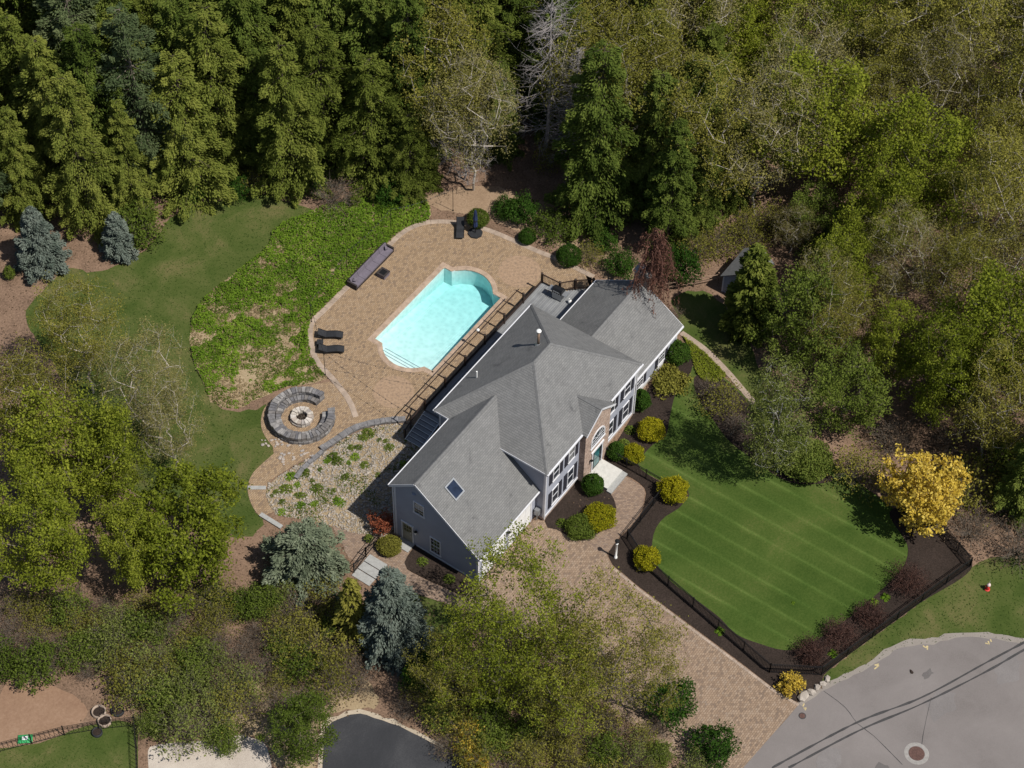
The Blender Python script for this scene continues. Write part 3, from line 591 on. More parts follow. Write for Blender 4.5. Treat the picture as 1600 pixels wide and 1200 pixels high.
# ------------------------------------------------------------------ house
house = thing('house', 'two-storey grey clapboard house with hip roof, brick entry gable and attached garage', 'house')
HL, HW, HE = 12.11, 9.52, 6.27
MB().box(0, HL, 0, HW, 0.28, 6.16).build('main_wall', M['siding'], house)
MB().box(-.03, HL+.03, -.03, HW+.03, 0, .28).build('foundation', M['brick'], house)
MB().prism([(-7.36, .75, 0), (-7.36, 8.17, 0), (-7.36, 8.17, 6.08), (-7.36, 6.1, 7.98), (-7.36, .75, 3.52)], (7.5, 0, 0)).build('garage_wall', M['siding'], house)
MB().prism([(19.65, .79, 0), (19.65, 8.33, 0), (19.65, 8.33, 2.92), (19.65, 4.6, 5.4), (19.65, .79, 2.92)], (-7.6, 0, 0)).build('wing_wall', M['siding'], house)
MB().box(19.66, 19.69, .76, 8.36, 0, .25).box(12.15, 19.69, .755, .785, 0, .25).build('wing_foundation', M['concrete'], house)
# ---- roofs
def roof_slab(name, poly, m, thick=.16):
    """one slope of a roof: a real slab with its edge going straight down"""
    return MB().prism(poly, (0, 0, -thick)).build(name, m, house)
o = .29
A_, B_, C_, D_ = (-o, -o, HE), (HL+o, -o, HE), (HL+o, HW+o, HE), (-o, HW+o, HE)
R0, R1 = (5.21, 4.76, 10.1), (7.34, 4.76, 10.1)
roof_slab('roof_slope', [A_, B_, R1, R0], M['roof_x']); roof_slab('roof_slope', [C_, D_, R0, R1], M['roof_x'])
roof_slab('roof_slope', [D_, A_, R0], M['roof_y']); roof_slab('roof_slope', [B_, C_, R1], M['roof_y'])
gx0, gx1 = -7.61, 2.3
roof_slab('garage_roof_slope', [(gx0, .45, 3.48), (gx1-2.3, .45, 3.48), (gx1-2.3, .75, 3.73), (gx1, 6.1, 8.17), (gx0, 6.1, 8.17)], M['roof_x'])
roof_slab('garage_roof_slope', [(gx0, 6.1, 8.17), (gx1, 6.1, 8.17), (-.02, 8.46, 6.24), (gx0, 8.46, 6.24)], M['roof_x'])
wx0, wx1 = 12.13, 19.9
roof_slab('wing_roof_slope', [(wx0, .5, 2.96), (wx1, .5, 2.96), (wx1, 4.56, 5.62), (wx0, 4.56, 5.62)], M['roof_x'])
roof_slab('wing_roof_slope', [(wx0, 4.56, 5.62), (wx1, 4.56, 5.62), (wx1, 8.62, 2.96), (wx0, 8.62, 2.96)], M['roof_x'])
def cap(p0, p1, w=.30, lift=.035):
    p0 = Vector(p0)+Vector((0, 0, lift)); p1 = Vector(p1)+Vector((0, 0, lift))
    d = (p1-p0).normalized(); a = d.cross(Vector((0, 0, 1))).normalized(); b = MB()
    l, r = -a*w/2-Vector((0, 0, w*.30)), a*w/2-Vector((0, 0, w*.30))
    vs = [p0+l, p0, p0+r, p1+l, p1, p1+r]
    b.add(vs+[v-Vector((0, 0, .04)) for v in vs], [(0, 1, 4, 3), (1, 2, 5, 4), (2, 8, 11, 5), (0, 3, 9, 6), (0, 6, 7, 1), (1, 7, 8, 2), (3, 4, 10, 9), (4, 5, 11, 10)])
    b.build('ridge_cap', M['cap'], house)
for a, b in ((A_, R0), (B_, R1), (C_, R1), (D_, R0), (R0, R1)): cap(a, b)
cap((gx0, 6.1, 8.17), (gx1-.1, 6.1, 8.17)); cap((wx0+.05, 4.56, 5.62), (wx1, 4.56, 5.62))
# ---- entry gable in brick
ex0, ex1, ey = 4.5, 7.82, -.5; exc = (ex0+ex1)/2; ez, ep = 6.20, 7.62
MB().prism([(ex0, ey, 0), (ex1, ey, 0), (ex1, ey, ez-.02), (exc, ey, ep-.16), (ex0, ey, ez-.02)], (0, .7, 0)).build('brick_entry', M['brick'], house)
sl = (ep-ez)/(exc-ex0+.25)
def gable_half(sg):
    e = exc+sg*(exc-ex0+.25); yb = (ep-HE)/.757-.29
    return roof_slab('entry_roof_slope', [(e, ey-.22, ez), (exc, ey-.22, ep), (exc, yb+.25, ep), (e, .05, ez)], M['roof_y'], .14)
gable_half(-1); gable_half(1)
cap((exc, ey-.22, ep), (exc, 1.7, ep), .26)
for sg in (-1, 1):
    MB().bar((exc+sg*(exc-ex0+.27), ey-.235, ez-.07), (exc, ey-.235, ep-.07), .03, .16).build('rake_board', M['trim'], house)
# ---- trim: fascia, gutters, corner boards, base boards
def trim(name, p0, p1, w, h, m='trim'): return MB().bar(p0, p1, w, h).build(name, M[m], house)
zf = HE-.07
trim('gutter', (-o-.03, -o-.06, zf), (ex0-.28, -o-.06, zf), .12, .13); trim('gutter', (ex1+.28, -o-.06, zf), (HL+o+.03, -o-.06, zf), .12, .13)
trim('gutter', (-o-.03, HW+o+.05, zf), (HL+o+.03, HW+o+.05, zf), .09, .10)
trim('fascia', (-o-.015, -o, zf-.01), (-o-.015, HW+o, zf-.01), .03, .17); trim('fascia', (HL+o-.02, -o, zf-.14), (HL+o-.02, HW+o, zf-.14), .03, .08)
trim('gutter', (gx0, .40, 3.40), (-.03, .40, 3.40), .09, .11); trim('gutter', (gx0, 8.51, 6.16), (-.3, 8.51, 6.16), .09, .10)
trim('rake_board', (gx0-.015, .45, 3.39), (gx0-.015, 6.1, 8.08), .03, .2); trim('rake_board', (gx0-.015, 8.46, 6.15), (gx0-.015, 6.1, 8.08), .03, .2)
trim('gutter', (12.42, .44, 2.88), (wx1, .44, 2.88), .12, .13); trim('gutter', (12.42, 8.67, 2.88), (wx1, 8.67, 2.88), .09, .10)
trim('rake_board', (wx1+.015, .5, 2.87), (wx1+.015, 4.56, 5.53), .03, .2); trim('rake_board', (wx1+.015, 8.62, 2.87), (wx1+.015, 4.56, 5.53), .03, .2)
for x, y, z0, z1 in ((0, 0, .28, 6.12), (HL, 0, .28, 6.12), (-7.36, .75, 0, 3.4), (-7.36, 8.17, 0, 6.0), (19.65, .79, .2, 2.85), (0, HW, .28, 6.12)):
    sx = -1 if x <= 0 else 1; sy = -1 if y < 5 else 1
    b = MB(); b.box(min(x, x+sx*.028), max(x, x+sx*.028), min(y+sy*.028, y-sy*.13), max(y+sy*.028, y-sy*.13), z0, z1)
    b.box(min(x+sx*.0, x-sx*.13), max(x+sx*.0, x-sx*.13), min(y, y+sy*.028), max(y, y+sy*.028), z0, z1); b.build('corner_board', M['trim'], house)
trim('base_board', (.1, -.022, .37), (ex0, -.022, .37), .04, .2); trim('base_board', (ex1, -.022, .37), (HL-.1, -.022, .37), .04, .2)
trim('base_board', (12.2, .77, .36), (19.6, .77, .36), .03, .2); trim('base_board', (-7.375, .9, .12), (-7.375, 6.3, .12), .03, .2)
MB().tube((-.07, -.09, .3), (-.07, -.09, 6.1), .045).build('downspout', M['trim'], house); MB().tube((HL+.07, -.09, .3), (HL+.07, -.09, 6.1), .045).build('downspout', M['trim'], house)
MB().tube((-7.42, 8.26, .1), (-7.42, 8.26, 6.0), .045).build('downspout', M['trim'], house)

# ---- windows and shutters. face 'S' looks to -y, face 'W' looks to -x, 'E' to +x, 'N' to +y
def on_face(face, k, u, z, d):
    """point u along the wall, height z, d out from the wall at k"""
    return {'S': (u, k-d, z), 'N': (u, k+d, z), 'W': (k-d, u, z), 'E': (k+d, u, z)}[face]
def fbox(b, face, k, u0, u1, z0, z1, d0, d1):
    p, q = on_face(face, k, u0, z0, d0), on_face(face, k, u1, z1, d1)
    return b.box(min(p[0], q[0]), max(p[0], q[0]), min(p[1], q[1]), max(p[1], q[1]), z0, z1)
def window(face, k, u0, u1, z0, z1, cols=3, shut=None, fr=.09, par=None):
    b = MB()
    fbox(b, face, k, u0, u0+fr, z0, z1, -.02, .055); fbox(b, face, k, u1-fr, u1, z0, z1, -.02, .055)
    fbox(b, face, k, u0+fr, u1-fr, z1-fr, z1, -.02, .055); fbox(b, face, k, u0-.04, u1+.04, z0-.05, z0+.05, -.02, .08)
    w = b.build('window', M['trim'], par or house)
    zm = (z0+z1)/2
    for a, c in ((z0+.05, zm-.025), (zm+.025, z1-fr)):
        q = MB(); fbox(q, face, k, u0+fr, u1-fr, a, c, -.01, .015); q.build('pane', M['glass'], w)
    q = MB(); fbox(q, face, k, u0+fr, u1-fr, zm-.025, zm+.025, -.01, .035); q.build('sash_rail', M['trim'], w)
    for i in range(1, cols):
        u = u0+fr+(u1-u0-2*fr)*i/cols; q = MB(); fbox(q, face, k, u-.011, u+.011, z0+.05, z1-fr, 0, .028); q.build('muntin', M['trim'], w)
    for z in ((z0+zm)/2, (zm+z1)/2-.02) if cols else ():
        q = MB(); fbox(q, face, k, u0+fr, u1-fr, z-.011, z+.011, 0, .026); q.build('muntin', M['trim'], w)
    if shut:
        for a, c in ((u0-.06-shut, u0-.06), (u1+.06, u1+.06+shut)):
            q = MB(); fbox(q, face, k, a, c, z0-.04, z1, -.01, .035)
            for i in range(16):
                zz = z0+(z1-z0)*(i+.5)/16; fbox(q, face, k, a+.05, c-.05, zz-.018, zz+.01, .03, .047)
            q.build('shutter', M['shutter'], house)
    return w
for u0, u1 in ((.95, 1.78), (2.98, 3.80), (8.62, 9.20), (10.50, 11.38)):
    if u0 > 8 and u0 < 9: u0, u1 = 8.35, 9.2
    window('S', 0, u0, u1, 3.80, 5.38, shut=.42, cols=0, fr=.07); window('S', 0, u0, u1, .86, 2.72, shut=.42, cols=0, fr=.07)
window('S', .79, 13.72, 14.75, .72, 2.28, shut=.38); window('S', .79, 16.93, 17.86, .72, 2.28, shut=.38)
window('W', -7.36, 5.47, 6.45, 4.33, 5.70, cols=2); window('W', -7.36, 4.06, 5.04, .55, 2.42)
for u in (1.5, 5.2, 9.6): window('N', HW, u, u+.95, 3.8, 5.3)
for u in (3.6, 9.8): window('N', HW, u, u+1.8, 1.25, 3.2, cols=4)
window('E', 19.65, 2.2, 3.1, .9, 2.4)
# arched window over the door
aw = MB(); cx, hw, zs, zsp = 6.2, .82, 3.45, 4.05
arc = [(cx+hw*math.cos(t*math.pi/16), zsp+hw*math.sin(t*math.pi/16)) for t in range(17)]
outer = [(cx+(hw+.12)*math.cos(t*math.pi/16), zsp+(hw+.12)*math.sin(t*math.pi/16)) for t in range(17)]
for i in range(16): aw.prism([(arc[i][0], ey-.06, arc[i][1]), (arc[i+1][0], ey-.06, arc[i+1][1]), (outer[i+1][0], ey-.06, outer[i+1][1]), (outer[i][0], ey-.06, outer[i][1])], (0, .07, 0))
aw.box(cx-hw-.12, cx-hw, ey-.06, ey+.01, zs, zsp).box(cx+hw, cx+hw+.12, ey-.06, ey+.01, zs, zsp).box(cx-hw-.16, cx+hw+.16, ey-.09, ey+.01, zs-.14, zs)
aw = aw.build('arched_window', M['trim'], house)
MB().prism([(x, ey-.02, z) for x, z in [(cx+hw, zs), *arc, (cx-hw, zs)]], (0, .03, 0)).build('pane', M['glass'], aw)
for t in (3, 6, 10, 13): MB().bar((cx, ey-.035, zsp), (cx+hw*math.cos(t*math.pi/16), ey-.035, zsp+hw*math.sin(t*math.pi/16)), .018, .02).build('muntin', M['trim'], aw)
for u in (-.41, 0, .41): MB().box(cx+u-.008, cx+u+.008, ey-.04, ey-.015, zs, zsp).build('muntin', M['trim'], aw)
for z in (3.74, 4.05): MB().box(cx-hw, cx+hw, ey-.039, ey-.016, z-.008, z+.008).build('muntin', M['trim'], aw)
# front door with teal glass between sidelights
fd = MB(); fd.box(5.52, 5.64, ey-.07, ey+.01, .38, 2.62).box(6.86, 6.98, ey-.07, ey+.01, .38, 2.62).box(5.42, 7.08, ey-.09, ey+.01, 2.621, 2.80)
fd = fd.build('front_door', M['trim'], house)
MB().box(5.70, 6.62, ey-.05, ey+.005, .42, 2.60).build('door_leaf', M['black'], fd)
for z0, z1 in ((.62, 1.45), (1.55, 2.48)): MB().box(5.80, 6.52, ey-.062, ey-.045, z0, z1).build('pane', M['teal_glass'], fd)
MB().box(6.68, 6.85, ey-.04, ey+.005, .5, 2.58).build('sidelight', M['glass'], fd)
MB().tube((6.56, ey-.10, 1.35), (6.56, ey-.10, 1.60), .018).build('handle', M['grey_metal'], fd)
# porch
po = MB(); po.box(4.95, 7.05, -2.40, ey+.02, .05, .36); po = po.build('porch', M['concrete'], house)
MB().box(4.85, 7.12, -2.82, -2.395, .045, .20).build('step', M['slab'], po)
# garage doors in the front wall (two), each with panels
for gx in (-6.95, -3.62):
    g = MB(); g.box(gx, gx+.12, .70, .76, .0, 2.55).box(gx+2.88, gx+3.0, .70, .76, .0, 2.55).box(gx, gx+3.0, .695, .76, 2.551, 2.70)
    g = g.build('garage_door', M['trim'], house)
    for r_ in range(4):
        for c_ in range(4):
            MB().box(gx+.14+c_*.685, gx+.14+c_*.685+.665, .722, .755, .03+r_*.63, .03+r_*.63+.61).build('door_panel', M['garage_door'], g)
# side door in the garage gable
sd = MB(); fbox(sd, 'W', -7.36, 6.52, 6.62, .0, 2.2, -.02, .06); fbox(sd, 'W', -7.36, 7.52, 7.62, .0, 2.2, -.02, .06); fbox(sd, 'W', -7.36, 6.5, 7.64, 2.201, 2.32, -.02, .07)
sd = sd.build('side_door', M['trim'], house)
q = MB(); fbox(q, 'W', -7.36, 6.62, 7.52, .06, 2.2, -.01, .03); q.build('door_leaf', M['tan_door'], sd)
for i in range(3):
    for j in range(2):
        q = MB(); fbox(q, 'W', -7.36, 6.74+.23*i, 6.93+.23*i, 1.28+.4*j, 1.60+.4*j, .02, .036); q.build('pane', M['glass'], sd)
MB().tube((-7.46, 6.72, 1.02), (-7.40, 6.72, 1.02), .03).build('knob', M['grey_metal'], sd)
MB().box(-8.25, -7.40, 6.45, 7.70, .02, .12).build('door_step', M['slab'], house)
# wall lamps, gas meter, vent
def lantern(x, y, z, nx, ny):
    l = MB().box(x-.05+nx*.0, x+.05, y-.05, y+.05, z-.1, z+.1).build('wall_lamp', M['black'], house)
    MB().box(x+nx*.14-.07, x+nx*.14+.07, y+ny*.14-.07, y+ny*.14+.07, z-.16, z+.14).build('lantern_glass', M['white'], l)
    MB().lathe([(.13, 0), (.03, .14), (0, .15)], (x+nx*.14, y+ny*.14, z+.14), 8).build('lantern_cap', M['black'], l)
lantern(-7.36, 6.26, 1.9, -1, 0); lantern(-3.72, .72, 2.15, 0, -1); lantern(5.3, ey-.02, 2.0, 0, -1)
gm = MB().box(-.42, -.05, .25, .62, .75, 1.35).build('gas_meter', M['grey_metal'], house)
MB().tube((-.2, .45, 0), (-.2, .45, .76), .03).tube((-.32, .45, 0), (-.32, .45, .76), .025).build('pipe', M['grey_metal'], gm)
MB().lathe([(.0, .0), (.16, .02), (.16, .08), (0, .09)], (-7.36-.04, 6.35, 6.55), 12).build('gable_vent', M['siding'], house)
# roof furniture
vp = MB().tube((7.27, 5.77, 9.2), (7.27, 5.77, 10.75), .10, .10, 12).build('flue_pipe', M['copper'], house, smooth=True)
MB().lathe([(.0, .16), (.14, .13), (.20, .05), (.20, 0), (.10, -.04)], (7.27, 5.77, 10.82), 14).build('flue_cap', M['white'], vp, smooth=True)
MB().lathe([(.26, -.1), (.12, .12)], (7.27, 5.77, 9.35), 12).build('flashing', M['grey_metal'], vp)
MB().tube((3.51, 8.65, 7.0), (3.51, 8.65, 7.85), .055, .055, 10).build('vent_pipe', M['white'], house)
n_ = Vector((0, -4.69, 5.65)).normalized(); e_ = Vector((1, 0, 0)); s_ = n_.cross(e_)
def sky_pt(x, y, h): return Vector((x, y, 3.48+(y-.45)*.8301))+n_*h
sk = MB()
for (xa, xb, ya, yb) in ((-5.97, -5.87, 3.74, 4.76), (-4.99, -4.89, 3.74, 4.76), (-5.87, -4.99, 3.74, 3.83), (-5.87, -4.99, 4.67, 4.76)):
    sk.prism([sky_pt(xa, ya, -.02), sky_pt(xb, ya, -.02), sky_pt(xb, yb, -.02), sky_pt(xa, yb, -.02)], n_*.13)
sk = sk.build('skylight', M['grey_metal'], house)
MB().prism([sky_pt(-5.87, 3.83, .0), sky_pt(-4.99, 3.83, .0), sky_pt(-4.99, 4.67, .0), sky_pt(-5.87, 4.67, .0)], n_*.09).build('pane', M['sky_glass'], sk)
# chimney on the wing gable
ch = MB().box(19.70, 20.45, 3.75, 5.15, 0, 6.55).build('chimney', M['brick'], house)
MB().box(19.62, 20.53, 3.67, 5.23, 6.551, 6.72).build('chimney_cap', M['slab'], ch)
MB().lathe([(.13, 0), (.13, .28), (.22, .30), (.22, .34), (0, .40)], (20.07, 4.65, 6.72), 12).build('flue_cap', M['white'], ch)

# ------------------------------------------------------------------ deck
M['decking2'] = plain('grey_deck_board_worn', (.165, .17, .178), .75, var=.2, scale=.9)
DZ = 1.0
deck = thing('deck', 'raised grey board deck with dark brown railing along the back of the house', 'deck', (10, 11.3, 0))
y = 13.02; k = 0
bw = .14
while y > 8.45:
    x0 = 2.65 if y > 9.6 else 12.16; x1 = 18.72 if y > 11.25 else 18.72+(11.25-y)*.93
    if y <= 9.6 and y > 9.5: y -= bw+.022; continue
    MB().box(x0, x1, y-bw, y, DZ-.035, DZ+.004*(k % 2)).build('deck_board', M['decking' if (k*7) % 3 else 'decking2'], deck); y -= bw+.022; k += 1
MB().box(2.66, 18.7, 12.84, 12.98, DZ-.28, DZ-.04).box(2.66, 2.72, 9.7, 12.84, DZ-.28, DZ-.04).box(18.6, 18.68, 11.3, 12.84, DZ-.28, DZ-.04).build('rim_joist', M['brown_rail'], deck)
posts = [(2.72, 12.95), (5.35, 12.95), (8.0, 12.95), (10.65, 12.95), (13.3, 12.95), (15.95, 12.95), (18.6, 12.95), (18.66, 11.25), (19.62, 10.4), (20.55, 9.25)]
for i, (x, y) in enumerate(posts):
    pz = MB().box(x-.07, x+.07, y-.07, y+.07, 0.03, DZ+1.12).build('post', M['brown_rail'], deck)
    MB().lathe([(.13, 0), (.13, .03), (.0, .12)], (x, y, DZ+1.12), 4).build('post_cap', M['brown_rail'], pz)
def railing(a, b, par, z0, z1=None, rows='picket_row'):
    z1 = z0 if z1 is None else z1
    a = Vector((*a, z0)); b = Vector((*b, z1)); d = b-a
    MB().bar(a+d*.02+Vector((0, 0, 1.02)), b-d*.02+Vector((0, 0, 1.02)), .09, .05).build('top_rail', M['brown_rail'], par)
    MB().bar(a+d*.02+Vector((0, 0, .12)), b-d*.02+Vector((0, 0, .12)), .05, .06).build('bottom_rail', M['brown_rail'], par)
    n = max(2, int(d.length/.115)); m_ = MB()
    for i in range(1, n):
        q = a+d*(i/n); m_.box(q.x-.012, q.x+.012, q.y-.012, q.y+.012, q.z+.15, q.z+1.0)
    r_ = m_.build(rows, M['brown_rail'], par); r_['kind'] = 'stuff'
for i in range(6, len(posts)-1): railing(posts[i], posts[i+1], deck, DZ)
for i in range(6):
    (xa, ya), (xb, yb) = posts[i], posts[i+1]
    MB().box(xa+.08, xb-.08, ya-.02, ya+.02, DZ+.03, DZ+.36).build('kick_board', M['brown_rail'], deck)  # boards added to thicken the dark band of deck shadow along the edge
# outer awning rail carried on short arms from the posts
zr = DZ+1.06
MB().bar((.9, 13.55, zr), (16.2, 13.55, zr), .06, .06).build('outer_rail', M['brown_rail'], deck)
for i in range(6):
    x = posts[i][0]; MB().bar((x, 12.95, zr-.03), (x, 13.68, zr-.03), .09, .07).build('rail_arm', M['brown_rail'], deck)
for i in range(5):
    x = posts[i][0]+1.3; MB().bar((x, 12.95, zr-.05), (x, 13.55, zr-.05), .025, .025).build('rail_strut', M['brown_rail'], deck)
MB().bar((.95, 12.95, zr-.03), (.95, 13.68, zr-.03), .09, .07).bar((.95, 13.0, zr-.03), (.95, 13.0, .03), .1, .1).build('rail_arm', M['brown_rail'], deck)
MB().lathe([(0, -.14), (.1, -.1), (.14, 0), (.1, .1), (0, .14)], (10.65, 13.62, zr+.2), 14).build('globe_lamp', M['white'], deck, smooth=True)
# stairs down to the left
for k in range(7):
    z = DZ-.125*(k+1); x = 2.62-.37*k
    MB().box(x-.36, x-.02, 11.35, 12.85, z-.04, z).build('tread', M['decking'], deck)
    MB().box(x-.035, x-.005, 11.38, 12.82, z+.002, z+.085).build('riser', M['riser'], deck)
    MB().box(x-.375, x-.361, 11.35, 12.85, z-.045, z+.002).build('nosing', M['white'], deck)
for y in (11.33, 12.87): MB().bar((2.6, y, DZ-.2), (.0, y, .02), .04, .22).build('stringer', M['white'], deck)
MB().bar((2.65, 12.95, DZ+1.0), (.15, 12.95, 1.02), .09, .06).build('stair_rail', M['brown_rail'], deck)
MB().box(.02, .16, 12.88, 13.02, .04, 1.15).build('post', M['brown_rail'], deck)
m_ = MB()
for i in range(1, 22):
    t = i/22; x = 2.65-2.5*t; zz = DZ*(1-t); m_.box(x-.012, x+.012, 12.938, 12.962, zz+.1, zz+.98)
m_.build('picket_row', M['brown_rail'], deck)['kind'] = 'stuff'
# blue paddle board leaning by the stairs
pb = MB(); n = 20
prof = [(1.32*math.cos(t*2*math.pi/n)*(1 if True else 1), .36*math.sin(t*2*math.pi/n)) for t in range(n)]
bo = thing('paddle_board', 'long blue paddle board propped against the house wall beside the deck stairs', 'paddle board', (1.45, 10.55, .06))
def bp(u, w, h): return (u, -.30*w-h*.95, w*.95+.42-h*.3)
pb.prism([bp(u*(1+0*w), w, 0) for u, w in prof], Vector((0, -.11, -.035))); pb.build('hull', M['blue'], bo, org=(0, 0, 0))
MB().prism([bp(u*.55, w*.55, -.006) for u, w in prof], Vector((0, .008, .003))).build('deck_pad', M['white'], bo, org=(0, 0, 0))
for u in (-.7, .75): MB().bar(bp(u, -.1, -.01), bp(u+.18, .08, -.01), .1, .02).build('strap_mark', M['navy'], bo, org=(0, 0, 0))
# barbecue on the deck
gr = thing('barbecue', 'grey and black gas barbecue with side shelves on the deck corner', 'barbecue', (18.0, 10.95, DZ), R(-88))
def L_(b, name, m, par=None): return b.build(name, M[m], par or gr, org=(0, 0, 0))
L_(MB().box(-.42, .42, -.28, .28, .12, .80), 'cabinet', 'grey_metal'); L_(MB().box(-.44, .44, -.30, .30, .80, .92), 'firebox', 'black')
lid = MB(); pr = [(-.30, .92), (-.30, 1.08), (-.18, 1.24), (.12, 1.26), (.30, 1.12), (.30, .92)]
lid.prism([(-.43, y, z) for y, z in pr], (.86, 0, 0)); lid = L_(lid, 'lid', 'black'); L_(MB().bar((-.3, -.36, 1.08), (.3, -.36, 1.08), .03, .03), 'handle', 'grey_metal', lid)
for s in (-1, 1): L_(MB().box(min(s*.45, s*.85), max(s*.45, s*.85), -.26, .26, .86, .90), 'side_shelf', 'grey_metal')
for i in range(4): L_(MB().tube((-.3+.2*i, -.30, .86), (-.3+.2*i, -.34, .86), .03), 'knob', 'grey_metal')
for sx in (-.36, .36):
    for sy in (-.22, .22): L_(MB().tube((sx, sy, 0), (sx, sy, .12), .035), 'caster', 'black')
tk = thing('gas_bottle', 'white propane bottle standing by the barbecue on the deck', 'gas bottle', (18.1, 9.9, DZ))
MB().lathe([(.10, 0), (.13, .02), (.155, .08), (.155, .30), (.10, .40), (.05, .42)], n=16).build('tank', M['white'], tk, smooth=True, org=(0, 0, 0))
MB().lathe([(.09, .41), (.09, .50), (.085, .50)], n=12).build('collar', M['white'], tk, org=(0, 0, 0)); MB().tube((0, 0, .41), (0, 0, .48), .025).build('valve', M['grey_metal'], tk, org=(0, 0, 0))

# ------------------------------------------------------------------ shed behind the right wing
shed = thing('garden_shed', 'small pale grey garden shed with weathered roof behind the arborvitae', 'shed', (27.1, -1.4, 0))
MB().prism([(27.15, -1.4, 0), (27.15, 1.0, 0), (27.15, 1.0, 2.0), (27.15, -.2, 2.9), (27.15, -1.4, 2.0)], (3.3, 0, 0)).build('wall', M['siding'], shed)
for ya, yb in ((-1.65, -.2), (1.25, -.2)):
    MB().prism([(26.95, ya, 1.86), (30.7, ya, 1.86), (30.7, yb, 2.99), (26.95, yb, 2.99)], (0, 0, -.08)).build('roof_slope', M['cap'], shed)
b = MB()
for u0, u1, z0, z1 in ((-.75, -.68, 1.0, 1.75), (-.02, .05, 1.0, 1.75), (-.68, -.02, 1.68, 1.75), (-.68, -.02, 1.0, 1.07)): b.box(27.10, 27.16, u0, u1, z0, z1)
w = b.build('window', M['trim'], shed); MB().box(27.125, 27.155, -.68, -.02, 1.07, 1.68).build('pane', M['glass'], w)
for y in (-1.4, 1.0): MB().box(27.12, 27.24, y-.06, y+.06, 0, 2.0).build('corner_board', M['trim'], shed)
MB().box(28.2, 29.2, -1.43, -1.39, 0, 1.8).build('door', M['trim'], shed)
# ------------------------------------------------------------------ fire pit, walls
fc = (-3.01, 20.53)
fp = thing('fire_pit', 'round stone fire pit in the middle of the curved stone seat', 'fire pit', (fc[0], fc[1], .05))
rg = random.Random(3)
def block_ring(par, c, r0, r1, a0, a1, z0, z1, n, m, name, seed, jr=.02, jz=.02):
    rg = random.Random(seed); st = (a1-a0)/n; aa = a0
    cuts = [a0+st*(i+(rg.uniform(-.22, .22) if 0 < i < n else 0)) for i in range(n+1)]
    for i in range(n):
        g = .012/((r0+r1)/2); t0, t1 = cuts[i]+g, cuts[i+1]-g; ro = r1+rg.uniform(-jr, jr); ri = r0+rg.uniform(-jr, jr); zt = z1+rg.uniform(-jz, jz)
        q = [(ri*math.cos(t0), ri*math.sin(t0)), (ro*math.cos(t0), ro*math.sin(t0)), (ro*math.cos(t1), ro*math.sin(t1)), (ri*math.cos(t1), ri*math.sin(t1))]
        cx = sum(x for x, y in q)/4; cy = sum(y for x, y in q)/4; b = .025
        vs = [(x, y, z0) for x, y in q]+[(x, y, zt-b) for x, y in q]+[(cx+(x-cx)*.86, cy+(y-cy)*.86, zt) for x, y in q]
        fs = [(0,1,5,4),(1,2,6,5),(2,3,7,6),(3,0,4,7),(4,5,9,8),(5,6,10,9),(6,7,11,10),(7,4,8,11),(8,9,10,11)]
        obj(name, mesh_of(name, vs, fs, m[rg.randrange(len(m))] if isinstance(m, list) else m), par)
TAU = 2*math.pi
stone_mats = [plain('wall_stone_%d' % i, c, .9, var=.4, scale=3) for i, c in enumerate(((.115, .112, .118), (.155, .15, .152), (.225, .215, .208), (.14, .13, .125)))]
ring_mats = [plain('ring_stone_%d' % i, c, .9, var=.3, scale=4) for i, c in enumerate(((.42, .38, .33), (.34, .29, .25), (.28, .25, .23), (.46, .42, .38)))]
for k in range(2): block_ring(fp, fc, .46, .90, 0, TAU, .22*k, .22*(k+1)-.01, 15, ring_mats, 'stone', 20+k, .05, .03)
MB().lathe([(.0, .08), (.3, .06), (.47, .05)], n=16).build('ash_bed', M['mulch'], fp, org=(0, 0, 0))
for k in range(3):
    a = k*1.05; MB().tube((.28*math.cos(a), .28*math.sin(a), .10), (-.28*math.cos(a), -.28*math.sin(a), .16+.04*k), .05).build('log', M['bark_dark'], fp, org=(0, 0, 0))
sw = thing('curved_stone_wall', 'curved C-shaped stone seat wall around the fire pit', 'stone wall', (fc[0], fc[1], .045))
a0, a1 = R(-5), R(318)
block_ring(sw, fc, 2.04, 2.56, a0, a1, 0, .30, 40, stone_mats, 'wall_stone', 31, .03, .01)
block_ring(sw, fc, 2.05, 2.54, a0, a1, .31, .58, 40, stone_mats, 'wall_stone', 32, .03, .01)
block_ring(sw, fc, 2.04, 2.57, a0, a1, .59, .80, 46, stone_mats, 'cap_stone', 33, .03, .02)
block_ring(sw, fc, 1.60, 2.02, a0, a1, 0, .24, 34, stone_mats, 'seat_stone', 34, .02, .01)
block_ring(sw, fc, 1.58, 2.02, a0, a1, .25, .43, 36, stone_mats, 'seat_stone', 35, .02, .02)
rw = link(bpy.data.objects.new('retaining_wall', None)); tag(rw, 'low curved stone retaining wall between patio and river-rock bed', 'retaining wall')
wl = smooth_line(P['wall_top'], False, .4)
stones_along(rw, wl, .48, 0, .17, .45, stone_mats[3], 'wall_stone', 41, jit=.05, side=-.2)
stones_along(rw, wl, .50, .172, .29, .5, stone_mats[1], 'cap_stone', 42, jit=.06, side=-.2, jz=.02)
rw2 = link(bpy.data.objects.new('retaining_wall', None)); tag(rw2, 'straight end of grey stone edging in the planted rock bed', 'retaining wall')
stones_along(rw2, smooth_line(P['wall_low'], False, .4), .34, 0, .26, .6, stone_mats[1], 'wall_stone', 43, jit=.08, jz=.03)
sl_ = sheet('path_slab', P['threshold'], .085, M['slab'], kind=None, thick=.06); tag(sl_, 'pale granite slab laid across the curved garden path', 'stone slab')
sl_ = obj('path_slab', MB().box(-12.05, -11.7, 15.4, 17.4, .02, .16).build('tmp', M['slab']).data); bpy.data.objects.remove(bpy.data.objects['tmp'])
